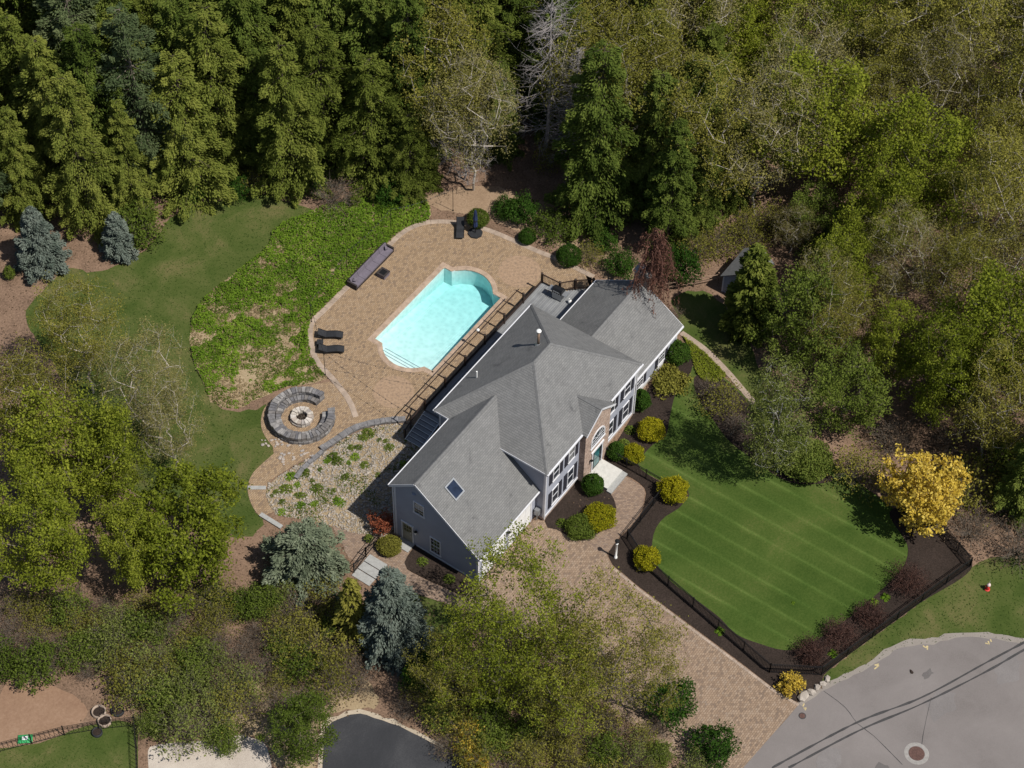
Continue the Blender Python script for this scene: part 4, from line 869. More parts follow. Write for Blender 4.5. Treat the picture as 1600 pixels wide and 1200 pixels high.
sl_.rotation_euler = (0, 0, 0); tag(sl_, 'pale granite step at the lower end of the garden path by the silver conifer', 'stone slab')

# loose stones by the court
def rock_mesh(name, seed, m, flat=.6):
    rg = random.Random(seed); t = (1+5**.5)/2
    v = [(-1,t,0),(1,t,0),(-1,-t,0),(1,-t,0),(0,-1,t),(0,1,t),(0,-1,-t),(0,1,-t),(t,0,-1),(t,0,1),(-t,0,-1),(-t,0,1)]
    f = [(0,11,5),(0,5,1),(0,1,7),(0,7,10),(0,10,11),(1,5,9),(5,11,4),(11,10,2),(10,7,6),(7,1,8),(3,9,4),(3,4,2),(3,2,6),(3,6,8),(3,8,9),(4,9,5),(2,4,11),(6,2,10),(8,6,7),(9,8,1)]
    v = [np.array(q)/1.902*rg.uniform(.75, 1.15) for q in v]
    return mesh_of(name, [(q[0], q[1]*.8, max(q[2]*flat, -.3)+.28) for q in v], f, m, False)
rocks = [rock_mesh('flat_stone', 50+i, ring_mats[1+i % 2], .25) for i in range(5)]
rg = random.Random(6)
for k, (cx, cy, ln, an) in enumerate(((-5.75, 20.3, 1.6, -60), (-6.1, 18.8, 1.2, -35), (-6.2, 17.1, 1.1, 35))):
    t = thing('stone_scatter', ['band of loose flat stones along the left edge of the seat court', 'band of loose flat stones where the court narrows to the path', 'patch of loose flat stones on the garden path'][k], 'loose stones', (cx, cy, .045))
    for i in range(26):
        s = rg.uniform(-1, 1)*ln; w = rg.gauss(0, .22); a = R(an)
        o = obj('flat_stone', rocks[i % 5], t, (s*math.cos(a)-w*math.sin(a), s*math.sin(a)+w*math.cos(a), 0), (0, 0, rg.uniform(0, 6))); o.scale = (rg.uniform(.08, .17),)*3
bould = [rock_mesh('boulder', 60+i, M['boulder'], .75) for i in range(4)]
for k, (x, y, s, lab) in enumerate(((-1.9, -23.3, .5, 'largest grey boulder at the driveway corner by the road'), (-1.2, -23.6, .36, 'second boulder from the driveway in the row by the road'), (-.65, -23.75, .30, 'third boulder from the driveway in the row by the road'), (-.1, -23.95, .27, 'fourth boulder from the driveway in the row by the road'), (.35, -24.0, .3, 'boulder nearest the fence corner by the road'))):
    o = obj('boulder', bould[k % 4], None, (x, y, 0), (0, 0, k*1.7)); o.scale = (s*1.15, s, s*.9); tag(o, lab, 'boulder', 'boulders at the driveway corner')
o = obj('boulder', bould[1], None, (.5, -8.2, .02), (0, 0, 1)); o.scale = (.22, .18, .16); tag(o, 'small grey rock lying in mulch near the lamp post', 'boulder')
o = obj('leaf_clump', bould[2], None, (4.37, -28.56, .018), (0, 0, 1)); o.data = o.data.copy(); o.data.materials[0] = M['mulch']; o.scale = (.2, .16, .08); tag(o, 'small dark clod lying on the road below the verge', 'debris')

# ------------------------------------------------------------------ patio furniture
def chaise(name, label, loc, rz, group, flat=True):
    t = thing(name, label, 'lounger', loc, rz, group)
    pr = [(-1.0, .62), (-.72, .48), (-.35, .30), (.1, .36), (.45, .40), (.75, .34), (1.0, .26)] if flat else [(-.72, 1.02), (-.5, .66), (-.32, .36), (.0, .33), (.4, .36), (.8, .30), (.95, .26)]
    b = MB()
    for (xa, za), (xb, zb) in zip(pr, pr[1:]): b.prism([(xa, -.30, za), (xb, -.30, zb), (xb, .30, zb), (xa, .30, za)], (0, 0, -.035))
    b.build('sling', M['sling'], t, org=(0, 0, 0))
    for s in (-1, 1):
        b = MB()
        for (xa, za), (xb, zb) in zip(pr, pr[1:]): b.bar((xa, s*.32, za-.01), (xb, s*.32, zb-.01), .045, .05)
        b.build('side_frame', M['black'], t, org=(0, 0, 0))
        for x in (-.55, .7): MB().tube((x, s*.32, 0), (x, s*.32, .34), .02).build('leg', M['black'], t, org=(0, 0, 0))
    MB().bar((-.55, -.32, .12), (-.55, .32, .12), .03, .03).bar((.7, -.32, .12), (.7, .32, .12), .03, .03).build('crossbar', M['black'], t, org=(0, 0, 0))
    return t
G1 = 'black sling loungers on the patio'
chaise('sun_lounger', 'black wavy sun lounger farther from the string-light pole at left patio edge', (4.75, 23.8, .06), R(-57), G1)
chaise('sun_lounger', 'black wavy sun lounger nearest the string-light pole at left patio edge', (3.6, 22.8, .06), R(-53), G1)
chaise('lounge_chair', 'black reclining chair beside the closed navy umbrella', (20.0, 22.1, .06), R(214), G1, False)
st = thing('side_table', 'small black cube side table between the two left loungers', 'side table', (3.6, 23.95, .06), R(-55))
MB().box(-.25, .25, -.25, .25, .36, .40).build('table_top', M['sling'], st, org=(0, 0, 0))
for sx in (-.22, .22):
    for sy in (-.22, .22): MB().box(sx-.02, sx+.02, sy-.02, sy+.02, 0, .36).build('leg', M['black'], st, org=(0, 0, 0))
MB().box(-.22, .22, -.22, .22, .1, .13).build('shelf', M['black'], st, org=(0, 0, 0))
# umbrella
um = thing('patio_umbrella', 'closed navy cantilever umbrella on a square black base', 'umbrella', (20.55, 20.95, .06))
MB().prism([(.62, 0, 0), (.44, .44, 0), (0, .62, 0), (-.44, .44, 0), (-.62, 0, 0), (-.44, -.44, 0), (0, -.62, 0), (.44, -.44, 0)], (0, 0, .12)).build('base', M['sling'], um, org=(0, 0, 0))
MB().tube((0, 0, .1), (0, 0, 2.75), .04).build('pole', M['black'], um, org=(0, 0, 0))
b = MB(); n = 16
b.lathe([(.05, .85), (.17, .9), (.15, 1.5), (.19, 1.7), (.13, 2.2), (.10, 2.6), (.03, 2.85), (0, 2.86)], n=n)
b.v = [(x*(1+.22*math.sin(8*math.atan2(y, x)+z*2)), y*(1+.22*math.sin(8*math.atan2(y, x)+z*2)), z) for x, y, z in b.v]
b.build('canopy', M['navy'], um, org=(0, 0, 0)); MB().lathe([(.17, 1.55), (.185, 1.6), (.17, 1.65)], n=16).build('strap', M['black'], um, org=(0, 0, 0))
# sofa along the border: three seats with back, arms and loose cushions
so = thing('outdoor_sofa', 'long mauve-grey cushioned outdoor sofa on dark wicker at the patio edge', 'sofa', (12.35, 25.55, .06), R(1))
W2 = 2.45
MB().box(-W2, W2, -.42, .45, .04, .28).build('seat_base', M['wicker'], so, org=(0, 0, 0))
MB().box(-W2, W2, .36, .52, .05, .70).build('back_frame', M['wicker'], so, org=(0, 0, 0))
MB().box(-W2-.14, -W2, -.42, .52, .04, .60).build('arm', M['wicker'], so, org=(0, 0, 0)); MB().box(W2, W2+.14, -.42, .52, .04, .60).build('arm', M['wicker'], so, org=(0, 0, 0))
for i in range(5):
    x0 = -W2+i*W2*2/5+.012; x1 = -W2+(i+1)*W2*2/5-.012
    MB().box(x0, x1, -.43, .24, .28, .43).build('seat_cushion', M['sofa'], so, org=(0, 0, 0))
    MB().prism([(x0, .20, .43), (x0, .36, .43), (x0, .36, .82), (x0, .28, .82)], (x1-x0, 0, 0)).build('back_cushion', M['sofa'], so, org=(0, 0, 0))
for x, a in ((2.15, .5), (-2.1, -.4)):
    q = obj('throw_pillow', MB().lathe([(0, -.10), (.16, -.08), (.24, 0), (.16, .08), (0, .10)], n=4).build('tmp', M['sofa']).data, so, (x, .05, .62), (R(65), 0, a)); bpy.data.objects.remove(bpy.data.objects['tmp'])
ft = thing('fire_table', 'low square dark wicker fire table in front of the sofa', 'fire table', (12.4, 24.35, .06), R(1))
for x0, x1, y0, y1 in ((-.42, .42, -.42, -.26), (-.42, .42, .26, .42), (-.42, -.26, -.26, .26), (.26, .42, -.26, .26)): MB().box(x0, x1, y0, y1, .34, .40).build('table_top', M['wicker'], ft, org=(0, 0, 0))
MB().box(-.38, .38, -.38, .38, 0, .335).build('skirt', M['sofa'], ft, org=(0, 0, 0)); MB().box(-.25, .25, -.25, .25, .336, .36).build('burner_tray', M['black'], ft, org=(0, 0, 0))
# string-light poles and strings
tops = []
for k, (x, y, h) in enumerate(((1.45, 21.75, 2.9), (5.1, 26.0, 2.7), (10.9, 26.9, 2.7), (16.6, 26.7, 2.9), (21.6, 24.0, 2.8), (22.3, 17.6, 2.4))):
    t = thing('light_pole', 'thin black string-light pole ' + ['at the patio edge near the fire-pit court', 'at the patio edge beyond the two left loungers', 'behind the left end of the sofa', 'behind the right end of the sofa', 'at the far patio edge left of the umbrella', 'in the soil between the round bushes behind the patio'][k], 'light pole', (x, y, 0), 0, 'string-light poles around the patio')
    MB().tube((0, 0, 0), (0, 0, h), .028, .022, 6).build('pole', M['black'], t, org=(0, 0, 0)); MB().tube((0, 0, 0), (0, 0, .12), .07, .05, 8).build('foot', M['black'], t, org=(0, 0, 0))
    tops.append((x, y, h))
bulb = MB().lathe([(0, -.10), (.045, -.06), (.03, 0), (0, .01)], n=6).build('tmp', M['glass']).data; bpy.data.objects.remove(bpy.data.objects['tmp'])
for k, (a, b_) in enumerate((((1.45, 21.75, 2.85), (5.35, 12.95, 2.12)), ((1.45, 21.75, 2.85), (.95, 13.0, 2.05)), ((1.45, 21.75, 2.85), (5.1, 26.0, 2.6)), ((5.1, 26.0, 2.6), (10.9, 26.9, 2.6)), ((10.9, 26.9, 2.6), (16.6, 26.7, 2.8)), ((16.6, 26.7, 2.8), (21.6, 24.0, 2.7)))):
    a, b_ = Vector(a), Vector(b_); n = 14; L2 = [a.lerp(b_, i/n)-Vector((0, 0, 4*.35*(i/n)*(1-i/n))) for i in range(n+1)]
    t = thing('light_string', ['string of bulbs from the court pole to the deck rail, nearer the pool', 'string of bulbs from the court pole to the deck stairs', 'string of bulbs past the left loungers', 'string of bulbs left of the sofa', 'string of bulbs behind the sofa', 'string of bulbs along the far curve of the patio'][k], 'light string', tuple(a), 0, 'string lights')
    m_ = MB()
    for i in range(n): m_.tube(L2[i]-a, L2[i+1]-a, .010, .010, 4, False)
    m_.build('cable', M['black'], t, org=(0, 0, 0))
    for i in range(1, n): obj('bulb', bulb, t, L2[i]-a)

# ------------------------------------------------------------------ black metal fences
def fence(label, pts, h=1.15, name='metal_fence', m='black', sp=.115, rw=.03):
    t = thing(name, label, 'fence', (pts[0][0], pts[0][1], 0))
    for i, (x, y) in enumerate(pts):
        q = MB().box(x-.035, x+.035, y-.035, y+.035, 0, h+.08).build('post', M[m], t); MB().lathe([(.055, 0), (.055, .02), (0, .06)], (x, y, h+.08), 4).build('post_cap', M[m], q)
    for (xa, ya), (xb, yb) in zip(pts, pts[1:]):
        for z in (.12, h-.16, h): MB().bar((xa, ya, z), (xb, yb, z), rw, .035).build('rail', M[m], t)
        d = math.dist((xa, ya), (xb, yb)); n = int(d/sp); b = MB()
        for i in range(1, n):
            x = xa+(xb-xa)*i/n; y = ya+(yb-ya)*i/n; b.box(x-.013, x+.013, y-.013, y+.013, .05, h-.001)
        if n > 1: b.build('picket_row', M[m], t)['kind'] = 'stuff'
    return t
def densify(pts, step):
    out = []
    for a, b in zip(pts, pts[1:]):
        n = max(1, round(math.dist(a, b)/step)); out += [(a[0]+(b[0]-a[0])*i/n, a[1]+(b[1]-a[1])*i/n) for i in range(n)]
    return out+[pts[-1]]
fence('black metal fence from the brick entry out along the front walk', densify([(7.62, -.6), (7.62, -5.92)], 1.8))
fence('black metal fence along the mulch bed between walk and lawn', densify([(7.62, -5.92), (2.21, -5.96)], 1.8), 1.0)
fence('long black metal fence beside the driveway', densify([(2.21, -5.96), (1.0, -8.2), (-1.53, -20.38)], 2.4))
fence('black metal fence along the roadside edge of the front lawn', densify([(-1.53, -20.38), (.42, -23.48), (14.77, -27.84)], 2.5))
fence('short black metal fence running back from the road corner into the woods', densify([(14.77, -27.84), (16.09, -25.09), (17.5, -22.5)], 2.0))
fence('thin dark wire fence around the lower-left lawn', densify(P['low_fence'], 2.2), 1.2, 'wire_fence', sp=.3, rw=.02)
# gate and steps left of the garage
gp = [(-8.55, 8.85), (-10.3, 8.75), (-11.9, 8.6)]
for k in range(2):
    a, b_ = gp[k], gp[k+1]; t = thing('garden_gate', ['braced black metal gate nearer the garage door', 'braced black metal gate beside the silver conifer'][k], 'gate', (a[0], a[1], 0))
    for (x, y) in (a, b_): MB().box(x-.04, x+.04, y-.04, y+.04, 0, 1.25).build('post', M['black'], t)
    for z in (.15, .65, 1.12): MB().bar((*a, z), (*b_, z), .03, .04).build('rail', M['black'], t)
    MB().bar((*a, .15), (*b_, 1.12), .03, .04).build('brace', M['black'], t)
    q = MB()
    for i in range(1, 9): x = a[0]+(b_[0]-a[0])*i/9; y = a[1]+(b_[1]-a[1])*i/9; q.box(x-.01, x+.01, y-.01, y+.01, .1, 1.12)
    q.build('picket_row', M['black'], t)['kind'] = 'stuff'
for k in range(3):
    x = -10.0-.75*k
    tag(obj('stone_step', MB().box(x-.7, x, 7.0, 8.6, .01, .16-.04*k).build('tmp', M['slab']).data), ['top', 'middle', 'bottom'][k]+' grey granite step on the walk left of the garage door', 'stone step', 'granite steps left of the garage'); bpy.data.objects.remove(bpy.data.objects['tmp'])
# lamp post
lp = thing('lamp_post', 'white post with a dark lantern in the mulch beside the driveway', 'lamp post', (.31, -6.2, .02))
MB().lathe([(.13, 0), (.13, .12), (.085, .18), (.075, 1.75), (.10, 1.78), (.10, 1.86), (0, 1.87)], n=14).build('post', M['white'], lp, smooth=True, org=(0, 0, 0))
MB().lathe([(.08, 1.87), (.13, 2.15), (.13, 2.16)], n=6).build('lantern_glass', M['glass'], lp, org=(0, 0, 0)); MB().lathe([(.19, 2.15), (.16, 2.22), (.05, 2.34), (0, 2.40)], n=8).build('lantern_cap', M['black'], lp, org=(0, 0, 0))
# hydrant
hy = thing('fire_hydrant', 'red fire hydrant with pale bonnet on the roadside grass', 'hydrant', (13.76, -29.79, 0), R(20))
MB().lathe([(.20, 0), (.20, .05), (.13, .07), (.12, .52), (.15, .54), (.15, .58)], n=16).build('barrel', M['red'], hy, smooth=False, org=(0, 0, 0))
MB().lathe([(.15, .58), (.13, .68), (.07, .76), (.03, .78), (.03, .84), (0, .84)], n=16).build('bonnet', M['pink_white'], hy, org=(0, 0, 0))
for a in (0, math.pi, math.pi/2): MB().tube((.1*math.cos(a), .1*math.sin(a), .42), (.22*math.cos(a), .22*math.sin(a), .42), .065, .065, 10).build('nozzle', M['red'], hy, org=(0, 0, 0))
MB().tube((0, 0, .8), (0, 0, 1.15), .012).build('marker_rod', M['pink_white'], hy, org=(0, 0, 0))
# lower-left garden: tubs and a bag
for k, (x, y, r, lab, full) in enumerate(((-31.33, 15.89, .5, 'pale empty round planter ring at the edge of the dirt patch, farther one', 0), (-31.63, 15.1, .48, 'pale empty round planter ring at the edge of the dirt patch, nearer one', 0), (-30.5, 14.9, .46, 'dark earth-filled round planter beside the two pale rings', 1), (-32.6, 14.9, .36, 'low dark planter by the wire fence below the rings', 1))):
    t = thing('planter_ring', lab, 'planter', (x, y, 0), 0, 'round planters by the dirt patch')
    MB().lathe([(r, 0), (r*1.02, .28), (r*.86, .28), (r*.82, .05)], n=20).build('rim', M['border'] if not full else M['sling'], t, smooth=True, org=(0, 0, 0)); MB().lathe([(r*.84, .1+.1*full), (0, .12+.1*full)], n=20).build('soil', M['mulch'], t, org=(0, 0, 0))
bg_ = thing('soil_bag', 'plump green and white bag of soil lying by the dirt patch', 'soil bag', (-35.82, 18.58, 0), R(-50))
b = MB(); nx, ny = 8, 6; V = []; F = []
for sgn in (1, -1):
    for i in range(nx+1):
        for j in range(ny+1):
            u, w = i/nx*2-1, j/ny*2-1; V.append((u*.5, w*.33, .13+sgn*.12*((1-u**4)*(1-w**4))**.6))
m1 = (nx+1)*(ny+1)
for i in range(nx):
    for j in range(ny): a = i*(ny+1)+j; F.append((a, a+ny+1, a+ny+2, a+1)); F.append((m1+a+1, m1+a+ny+2, m1+a+ny+1, m1+a))
b.add(V, F); b.build('sack', M['green_bag'], bg_, True, org=(0, 0, 0)); MB().prism([(-.2, -.14, .246), (.2, -.14, .246), (.2, .14, .246), (-.2, .14, .246)], (0, 0, .012)).build('printed_panel', M['white'], bg_, org=(0, 0, 0))
# split-rail fence by the shed
rf = thing('rail_fence', 'rustic wooden rail fence behind the weeping red tree near the shed', 'fence', (25.5, 3.0, 0))
for x, y in ((24.6, 4.6), (26.2, 3.1), (27.8, 1.8)): MB().tube((x, y, 0), (x, y, 1.15), .07, .06, 7).build('post', M['wood'], rf)
for (xa, ya), (xb, yb) in (((24.4, 4.8), (26.2, 3.1)), ((26.2, 3.1), (27.9, 1.7))):
    for z in (.45, .9): MB().tube((xa, ya, z), (xb, yb, z+.03), .05, .045, 6).build('rail', M['wood'], rf)
# ------------------------------------------------------------------ vegetation
def leaf_mat(name, stops, trans=.36, rough=.6):
    m, nt, b = new_mat(name); nt.nodes.remove(b); out = nt.nodes['Material Output']
    at = N(nt, 'ShaderNodeAttribute', attribute_name='tint'); oi = N(nt, 'ShaderNodeObjectInfo')
    ad = N(nt, 'ShaderNodeMath', operation='MULTIPLY_ADD'); ad.inputs[1].default_value = .36; nt.links.new(oi.outputs['Random'], ad.inputs[0])
    sb = N(nt, 'ShaderNodeMath', operation='MULTIPLY_ADD'); sb.inputs[1].default_value = .72; sb.inputs[2].default_value = -.04; nt.links.new(at.outputs['Fac'], sb.inputs[0])
    nt.links.new(sb.outputs[0], ad.inputs[2])
    c = ramp(nt, ad.outputs[0], stops)
    df = N(nt, 'ShaderNodeBsdfDiffuse'); tr = N(nt, 'ShaderNodeBsdfTranslucent'); mx = N(nt, 'ShaderNodeMixShader'); mx.inputs[0].default_value = trans
    nt.links.new(c, df.inputs[0]); nt.links.new(c, tr.inputs[0]); nt.links.new(df.outputs[0], mx.inputs[1]); nt.links.new(tr.outputs[0], mx.inputs[2])
    nt.links.new(mx.outputs[0], out.inputs['Surface']); return m
def stops(lo, mid, hi): return [(.15, lo), (.5, mid), (.9, hi)]
LF = {
 'hemlock': leaf_mat('hemlock_needles', stops((0.066, 0.088, 0.015), (0.139, 0.169, 0.032), (0.239, 0.258, 0.055))),
 'dark_hemlock': leaf_mat('dark_hemlock_needles', stops((0.051, 0.078, 0.015), (0.107, 0.146, 0.028), (0.186, 0.219, 0.048))),
 'pine': leaf_mat('white_pine_needles', stops((0.063, 0.090, 0.039), (0.103, 0.136, 0.060), (0.161, 0.190, 0.086))),
 'olive': leaf_mat('spring_olive_leaves', stops((0.101, 0.102, 0.019), (0.189, 0.182, 0.036), (0.293, 0.272, 0.058))),
 'bud': leaf_mat('spring_bud_leaves', stops((0.125, 0.112, 0.037), (0.200, 0.182, 0.062), (0.294, 0.265, 0.098))),
 'lime': leaf_mat('lime_spring_leaves', stops((0.098, 0.125, 0.013), (0.179, 0.211, 0.024), (0.271, 0.295, 0.039))),
 'green': leaf_mat('fresh_green_leaves', stops((0.055, 0.083, 0.013), (0.103, 0.143, 0.024), (0.165, 0.203, 0.040))),
 'deep': leaf_mat('deep_green_leaves', stops((0.021, 0.050, 0.009), (0.041, 0.090, 0.014), (0.081, 0.138, 0.024))),
 'blue': leaf_mat('blue_spruce_needles', stops((.070, .090, .072), (.118, .142, .118), (.175, .200, .165)), .1),
 'sage': leaf_mat('sage_needles', stops((.070, .088, .055), (.125, .150, .095), (.185, .210, .140)), .1),
 'gold': leaf_mat('golden_leaves', stops((.32, .21, .022), (.54, .39, .055), (.72, .56, .13))),
 'forsythia': leaf_mat('yellow_green_leaves', stops((0.105, 0.146, 0.011), (0.252, 0.241, 0.013), (0.420, 0.370, 0.022))),
 'rust': leaf_mat('rust_red_leaves', stops((.12, .030, .016), (.24, .070, .038), (.36, .13, .07))),
 'maroon': leaf_mat('maroon_leaves', stops((.095, .042, .030), (.175, .085, .062), (.27, .145, .105))),
 'plum': leaf_mat('plum_brown_leaves', stops((.045, .027, .023), (.082, .050, .042), (.135, .085, .068))),
 'birch': leaf_mat('birch_leaves', stops((0.103, 0.124, 0.029), (0.169, 0.196, 0.051), (0.248, 0.278, 0.078))),
 'brown': leaf_mat('brown_twig_leaves', stops((.080, .054, .036), (.140, .096, .064), (.215, .155, .105))),
 'cover': leaf_mat('ground_cover_leaves', stops((0.061, 0.119, 0.013), (0.131, 0.218, 0.022), (0.230, 0.313, 0.040))),
 'straw': leaf_mat('dry_stems', stops((.20, .15, .08), (.30, .23, .13), (.42, .33, .2))),
 'grass': leaf_mat('grass_tufts', stops((.020, .042, .008), (.042, .075, .016), (.085, .105, .030))),
}
def rand_dirs(rs, n):
    v = rs.normal(size=(n, 3)); return v/np.linalg.norm(v, axis=1)[:, None]
def cards(name, C, D, Nn, ln, wd, tint, m, fold=.0):
    """rhombic leaf cards: centre C, long axis D, normal Nn, half lengths"""
    n = len(C); D = D/np.maximum(np.linalg.norm(D, axis=1), 1e-6)[:, None]
    B = np.cross(Nn, D); B /= np.maximum(np.linalg.norm(B, axis=1), 1e-6)[:, None]
    ln = np.broadcast_to(ln, n)[:, None]; wd = np.broadcast_to(wd, n)[:, None]
    V = np.empty((n, 4, 3)); V[:, 0] = C-D*ln; V[:, 1] = C+B*wd+D*ln*.1; V[:, 2] = C+D*ln; V[:, 3] = C-B*wd+D*ln*.1
    me = bpy.data.meshes.new(name); me.vertices.add(n*4); me.vertices.foreach_set('co', V.astype(np.float32).ravel())
    me.loops.add(n*4); me.loops.foreach_set('vertex_index', np.arange(n*4, dtype=np.int32))
    me.polygons.add(n); me.polygons.foreach_set('loop_start', np.arange(0, n*4, 4, dtype=np.int32)); me.polygons.foreach_set('loop_total', np.full(n, 4, np.int32))
    me.materials.append(m); me.update(calc_edges=True)
    a = me.attributes.new('tint', 'FLOAT', 'FACE'); a.data.foreach_set('value', np.clip(tint, 0, 1).astype(np.float32))
    return me
def tubes(name, P0, P1, R0, R1, m, n=5):
    P0, P1 = np.asarray(P0, float), np.asarray(P1, float); k = len(P0); d = P1-P0; d /= np.maximum(np.linalg.norm(d, axis=1), 1e-6)[:, None]
    ref = np.where(np.abs(d[:, 2:3]) < .9, np.array([[0, 0, 1.]]), np.array([[1., 0, 0]])); a = np.cross(d, ref); a /= np.linalg.norm(a, axis=1)[:, None]; b = np.cross(d, a)
    V = np.empty((k, 2, n, 3))
    for i in range(n):
        t = 2*math.pi*i/n; o = a*math.cos(t)+b*math.sin(t)
        V[:, 0, i] = P0+o*np.asarray(R0)[:, None]; V[:, 1, i] = P1+o*np.asarray(R1)[:, None]
    i = np.arange(n); j = (i+1) % n; q = np.stack([i, j, n+j, n+i], 1)
    F = (q[None]+(np.arange(k)*2*n)[:, None, None]).reshape(-1, 4)
    me = bpy.data.meshes.new(name); me.vertices.add(k*2*n); me.vertices.foreach_set('co', V.astype(np.float32).ravel())
    nf = len(F); me.loops.add(nf*4); me.loops.foreach_set('vertex_index', F.astype(np.int32).ravel())
    me.polygons.add(nf); me.polygons.foreach_set('loop_start', np.arange(0, nf*4, 4, dtype=np.int32)); me.polygons.foreach_set('loop_total', np.full(nf, 4, np.int32))
    me.polygons.foreach_set('use_smooth', np.ones(nf, bool)); me.materials.append(m); me.update(calc_edges=True); return me

def conifer(seed, h, r, leaf, bark='bark_dark', dens=1.0, z0=.08, droop=.25, step=.55, spray=.20, power=.75, nb=7, lift=0.0, gap=.25):
    rs = np.random.RandomState(seed); C = []; D = []; T = []; S0 = []; S1 = []; Q0 = []; Q1 = []
    lean = rs.normal(0, .012, 2)
    z = h*z0
    while z < h*.985:
        t = (z-h*z0)/(h*(1-z0)); Lz = r*(1-t)**power*(.9 if t > .12 else .9*(.7+.3*t/.12))+.10
        k = max(3, int(nb*(.6+.5*(1-t))+rs.rand()))
        a0 = rs.rand()*6.28
        for i in range(k):
            if rs.rand() < gap*(.35+.65*rs.rand()) and t < .92: continue
            az = a0+6.283*i/k+rs.normal(0, .22); L = Lz*rs.uniform(.62, 1.18); dz = rs.uniform(-.25, .25)*step
            o = np.array([math.cos(az), math.sin(az), 0]); side = np.array([-o[1], o[0], 0]); bt = rs.normal(0, .17)
            n = max(4, int(dens*(8+26*L)))
            s = np.sqrt(rs.rand(n))*.93+.07
            w = rs.normal(0, 1, n)*(.10+.34*L*(1-s)*1.1)*.8; hh = -droop*L*s**1.6+lift*L*s+rs.normal(0, .07+.04*L, n)-np.abs(w)*.15
            c = o*(s*L)[:, None]+side*w[:, None]; c[:, 2] += z+dz+hh; c[:, 0] += lean[0]*z; c[:, 1] += lean[1]*z
            C.append(c); dd = o*1.0+side*(w/(.3*L+.1))[:, None]*.8+rs.normal(0, .35, (n, 3)); dd[:, 2] -= droop*.9; D.append(dd); T.append(np.full(n, .5+bt)+rs.normal(0, .15, n)+.12*(s-.5))
            S0.append((lean[0]*z, lean[1]*z, z+dz)); e = o*L*.9; S1.append((e[0]+lean[0]*z, e[1]+lean[1]*z, z+dz-droop*L*.8+lift*L*.8)); Q0.append(.018+.012*L); Q1.append(.006)
        z += step*rs.uniform(.7, 1.25)*(1 if t < .7 else .7)
    C = np.concatenate(C); D = np.concatenate(D); T = np.concatenate(T); n = len(C)
    Nn = np.array([[0, 0, 1.]])+rs.normal(0, .55, (n, 3)); sz = spray*rs.uniform(.6, 1.3, n)
    crown = cards('crown', C, D, Nn, sz, sz*.42, T, LF[leaf])
    zz = np.linspace(0, h*.97, 8); tp = np.stack([lean[0]*zz, lean[1]*zz, zz], 1); rr = np.linspace(.016*h+.02, .02, 8)
    trunk = tubes('trunk', list(tp[:-1])+S0, list(tp[1:])+S1, list(rr[:-1])+Q0, list(rr[1:])+Q1, M[bark], 6)
    return trunk, crown

def skeleton(seed, h, r, base, natt, trunk_to=.5, flat=1.0, n_stems=1, spread=.25, cz=None, hz=None):
    """attractor points in an egg-shaped crown joined to the nearest branch, pipe-model thickness"""
    rs = np.random.RandomState(seed); nodes = []; par = []
    cz = cz if cz is not None else (h+base)/2; hz = hz if hz is not None else (h-base)/2
    nodes.append(np.zeros(3)); par.append(-1)
    for s in range(n_stems):
        prev = 0; a = rs.rand()*6.28; top = h*trunk_to*rs.uniform(.85, 1.1); sp = spread*top*(.5 if n_stems == 1 else 1)*rs.uniform(.3, 1)
        for i in range(1, 7):
            t = i/6; q = np.array([math.cos(a)*sp*t**1.3, math.sin(a)*sp*t**1.3, top*t])+rs.normal(0, .05+.008*h, 3)*np.array([1, 1, .3])
            nodes.append(q); par.append(prev); prev = len(nodes)-1
    att = []
    while len(att) < natt:
        v = rs.uniform(-1, 1, 3); d = np.linalg.norm(v)
        if d > 1 or rs.rand() > .25+.75*d: continue
        lump = 1+.18*math.sin(3*math.atan2(v[1], v[0])+seed)+.14*math.sin(5*v[2]+seed*2)
        att.append(np.array([v[0]*r*lump, v[1]*r*lump, cz+v[2]*hz]))
    att = np.array(att); org = np.array([0, 0, base*.8]); att = att[np.argsort(np.linalg.norm((att-org)*np.array([1, 1, .7]), axis=1))]
    cost = [0.0]*len(nodes)
    for i in range(1, len(nodes)): cost[i] = cost[par[i]]+np.linalg.norm(nodes[i]-nodes[par[i]])*.3
    tips = []
    Nn = np.array(nodes); ca = np.array(cost)
    for a in att:
        dv = a-Nn; ds = np.linalg.norm(dv, axis=1); pen = ds+ca*.42+np.where(dv[:, 2] < -.1, -dv[:, 2]*.9, 0)+np.where(Nn[:, 2] < base*.6, 3, 0)
        k = int(np.argmin(pen)); m_ = max(1, int(ds[k]/(.09*h))); prev = k
        for j in range(1, m_+1):
            t = j/m_; q = Nn[k]+dv[k]*t; q = q+(rs.normal(0, .03*ds[k], 3) if j < m_ else 0)
            if j < m_: q[2] -= .06*ds[k]*math.sin(math.pi*t)
            Nn = np.vstack([Nn, q]); par.append(prev); ca = np.append(ca, ca[prev]+np.linalg.norm(q-Nn[prev])*.3); prev = len(Nn)-1
        tips.append(prev)
    cnt = np.zeros(len(Nn))
    for t in tips: cnt[t] += 1
    for i in range(len(Nn)-1, 0, -1): cnt[par[i]] += cnt[i]
    return Nn, np.array(par), cnt, tips, rs
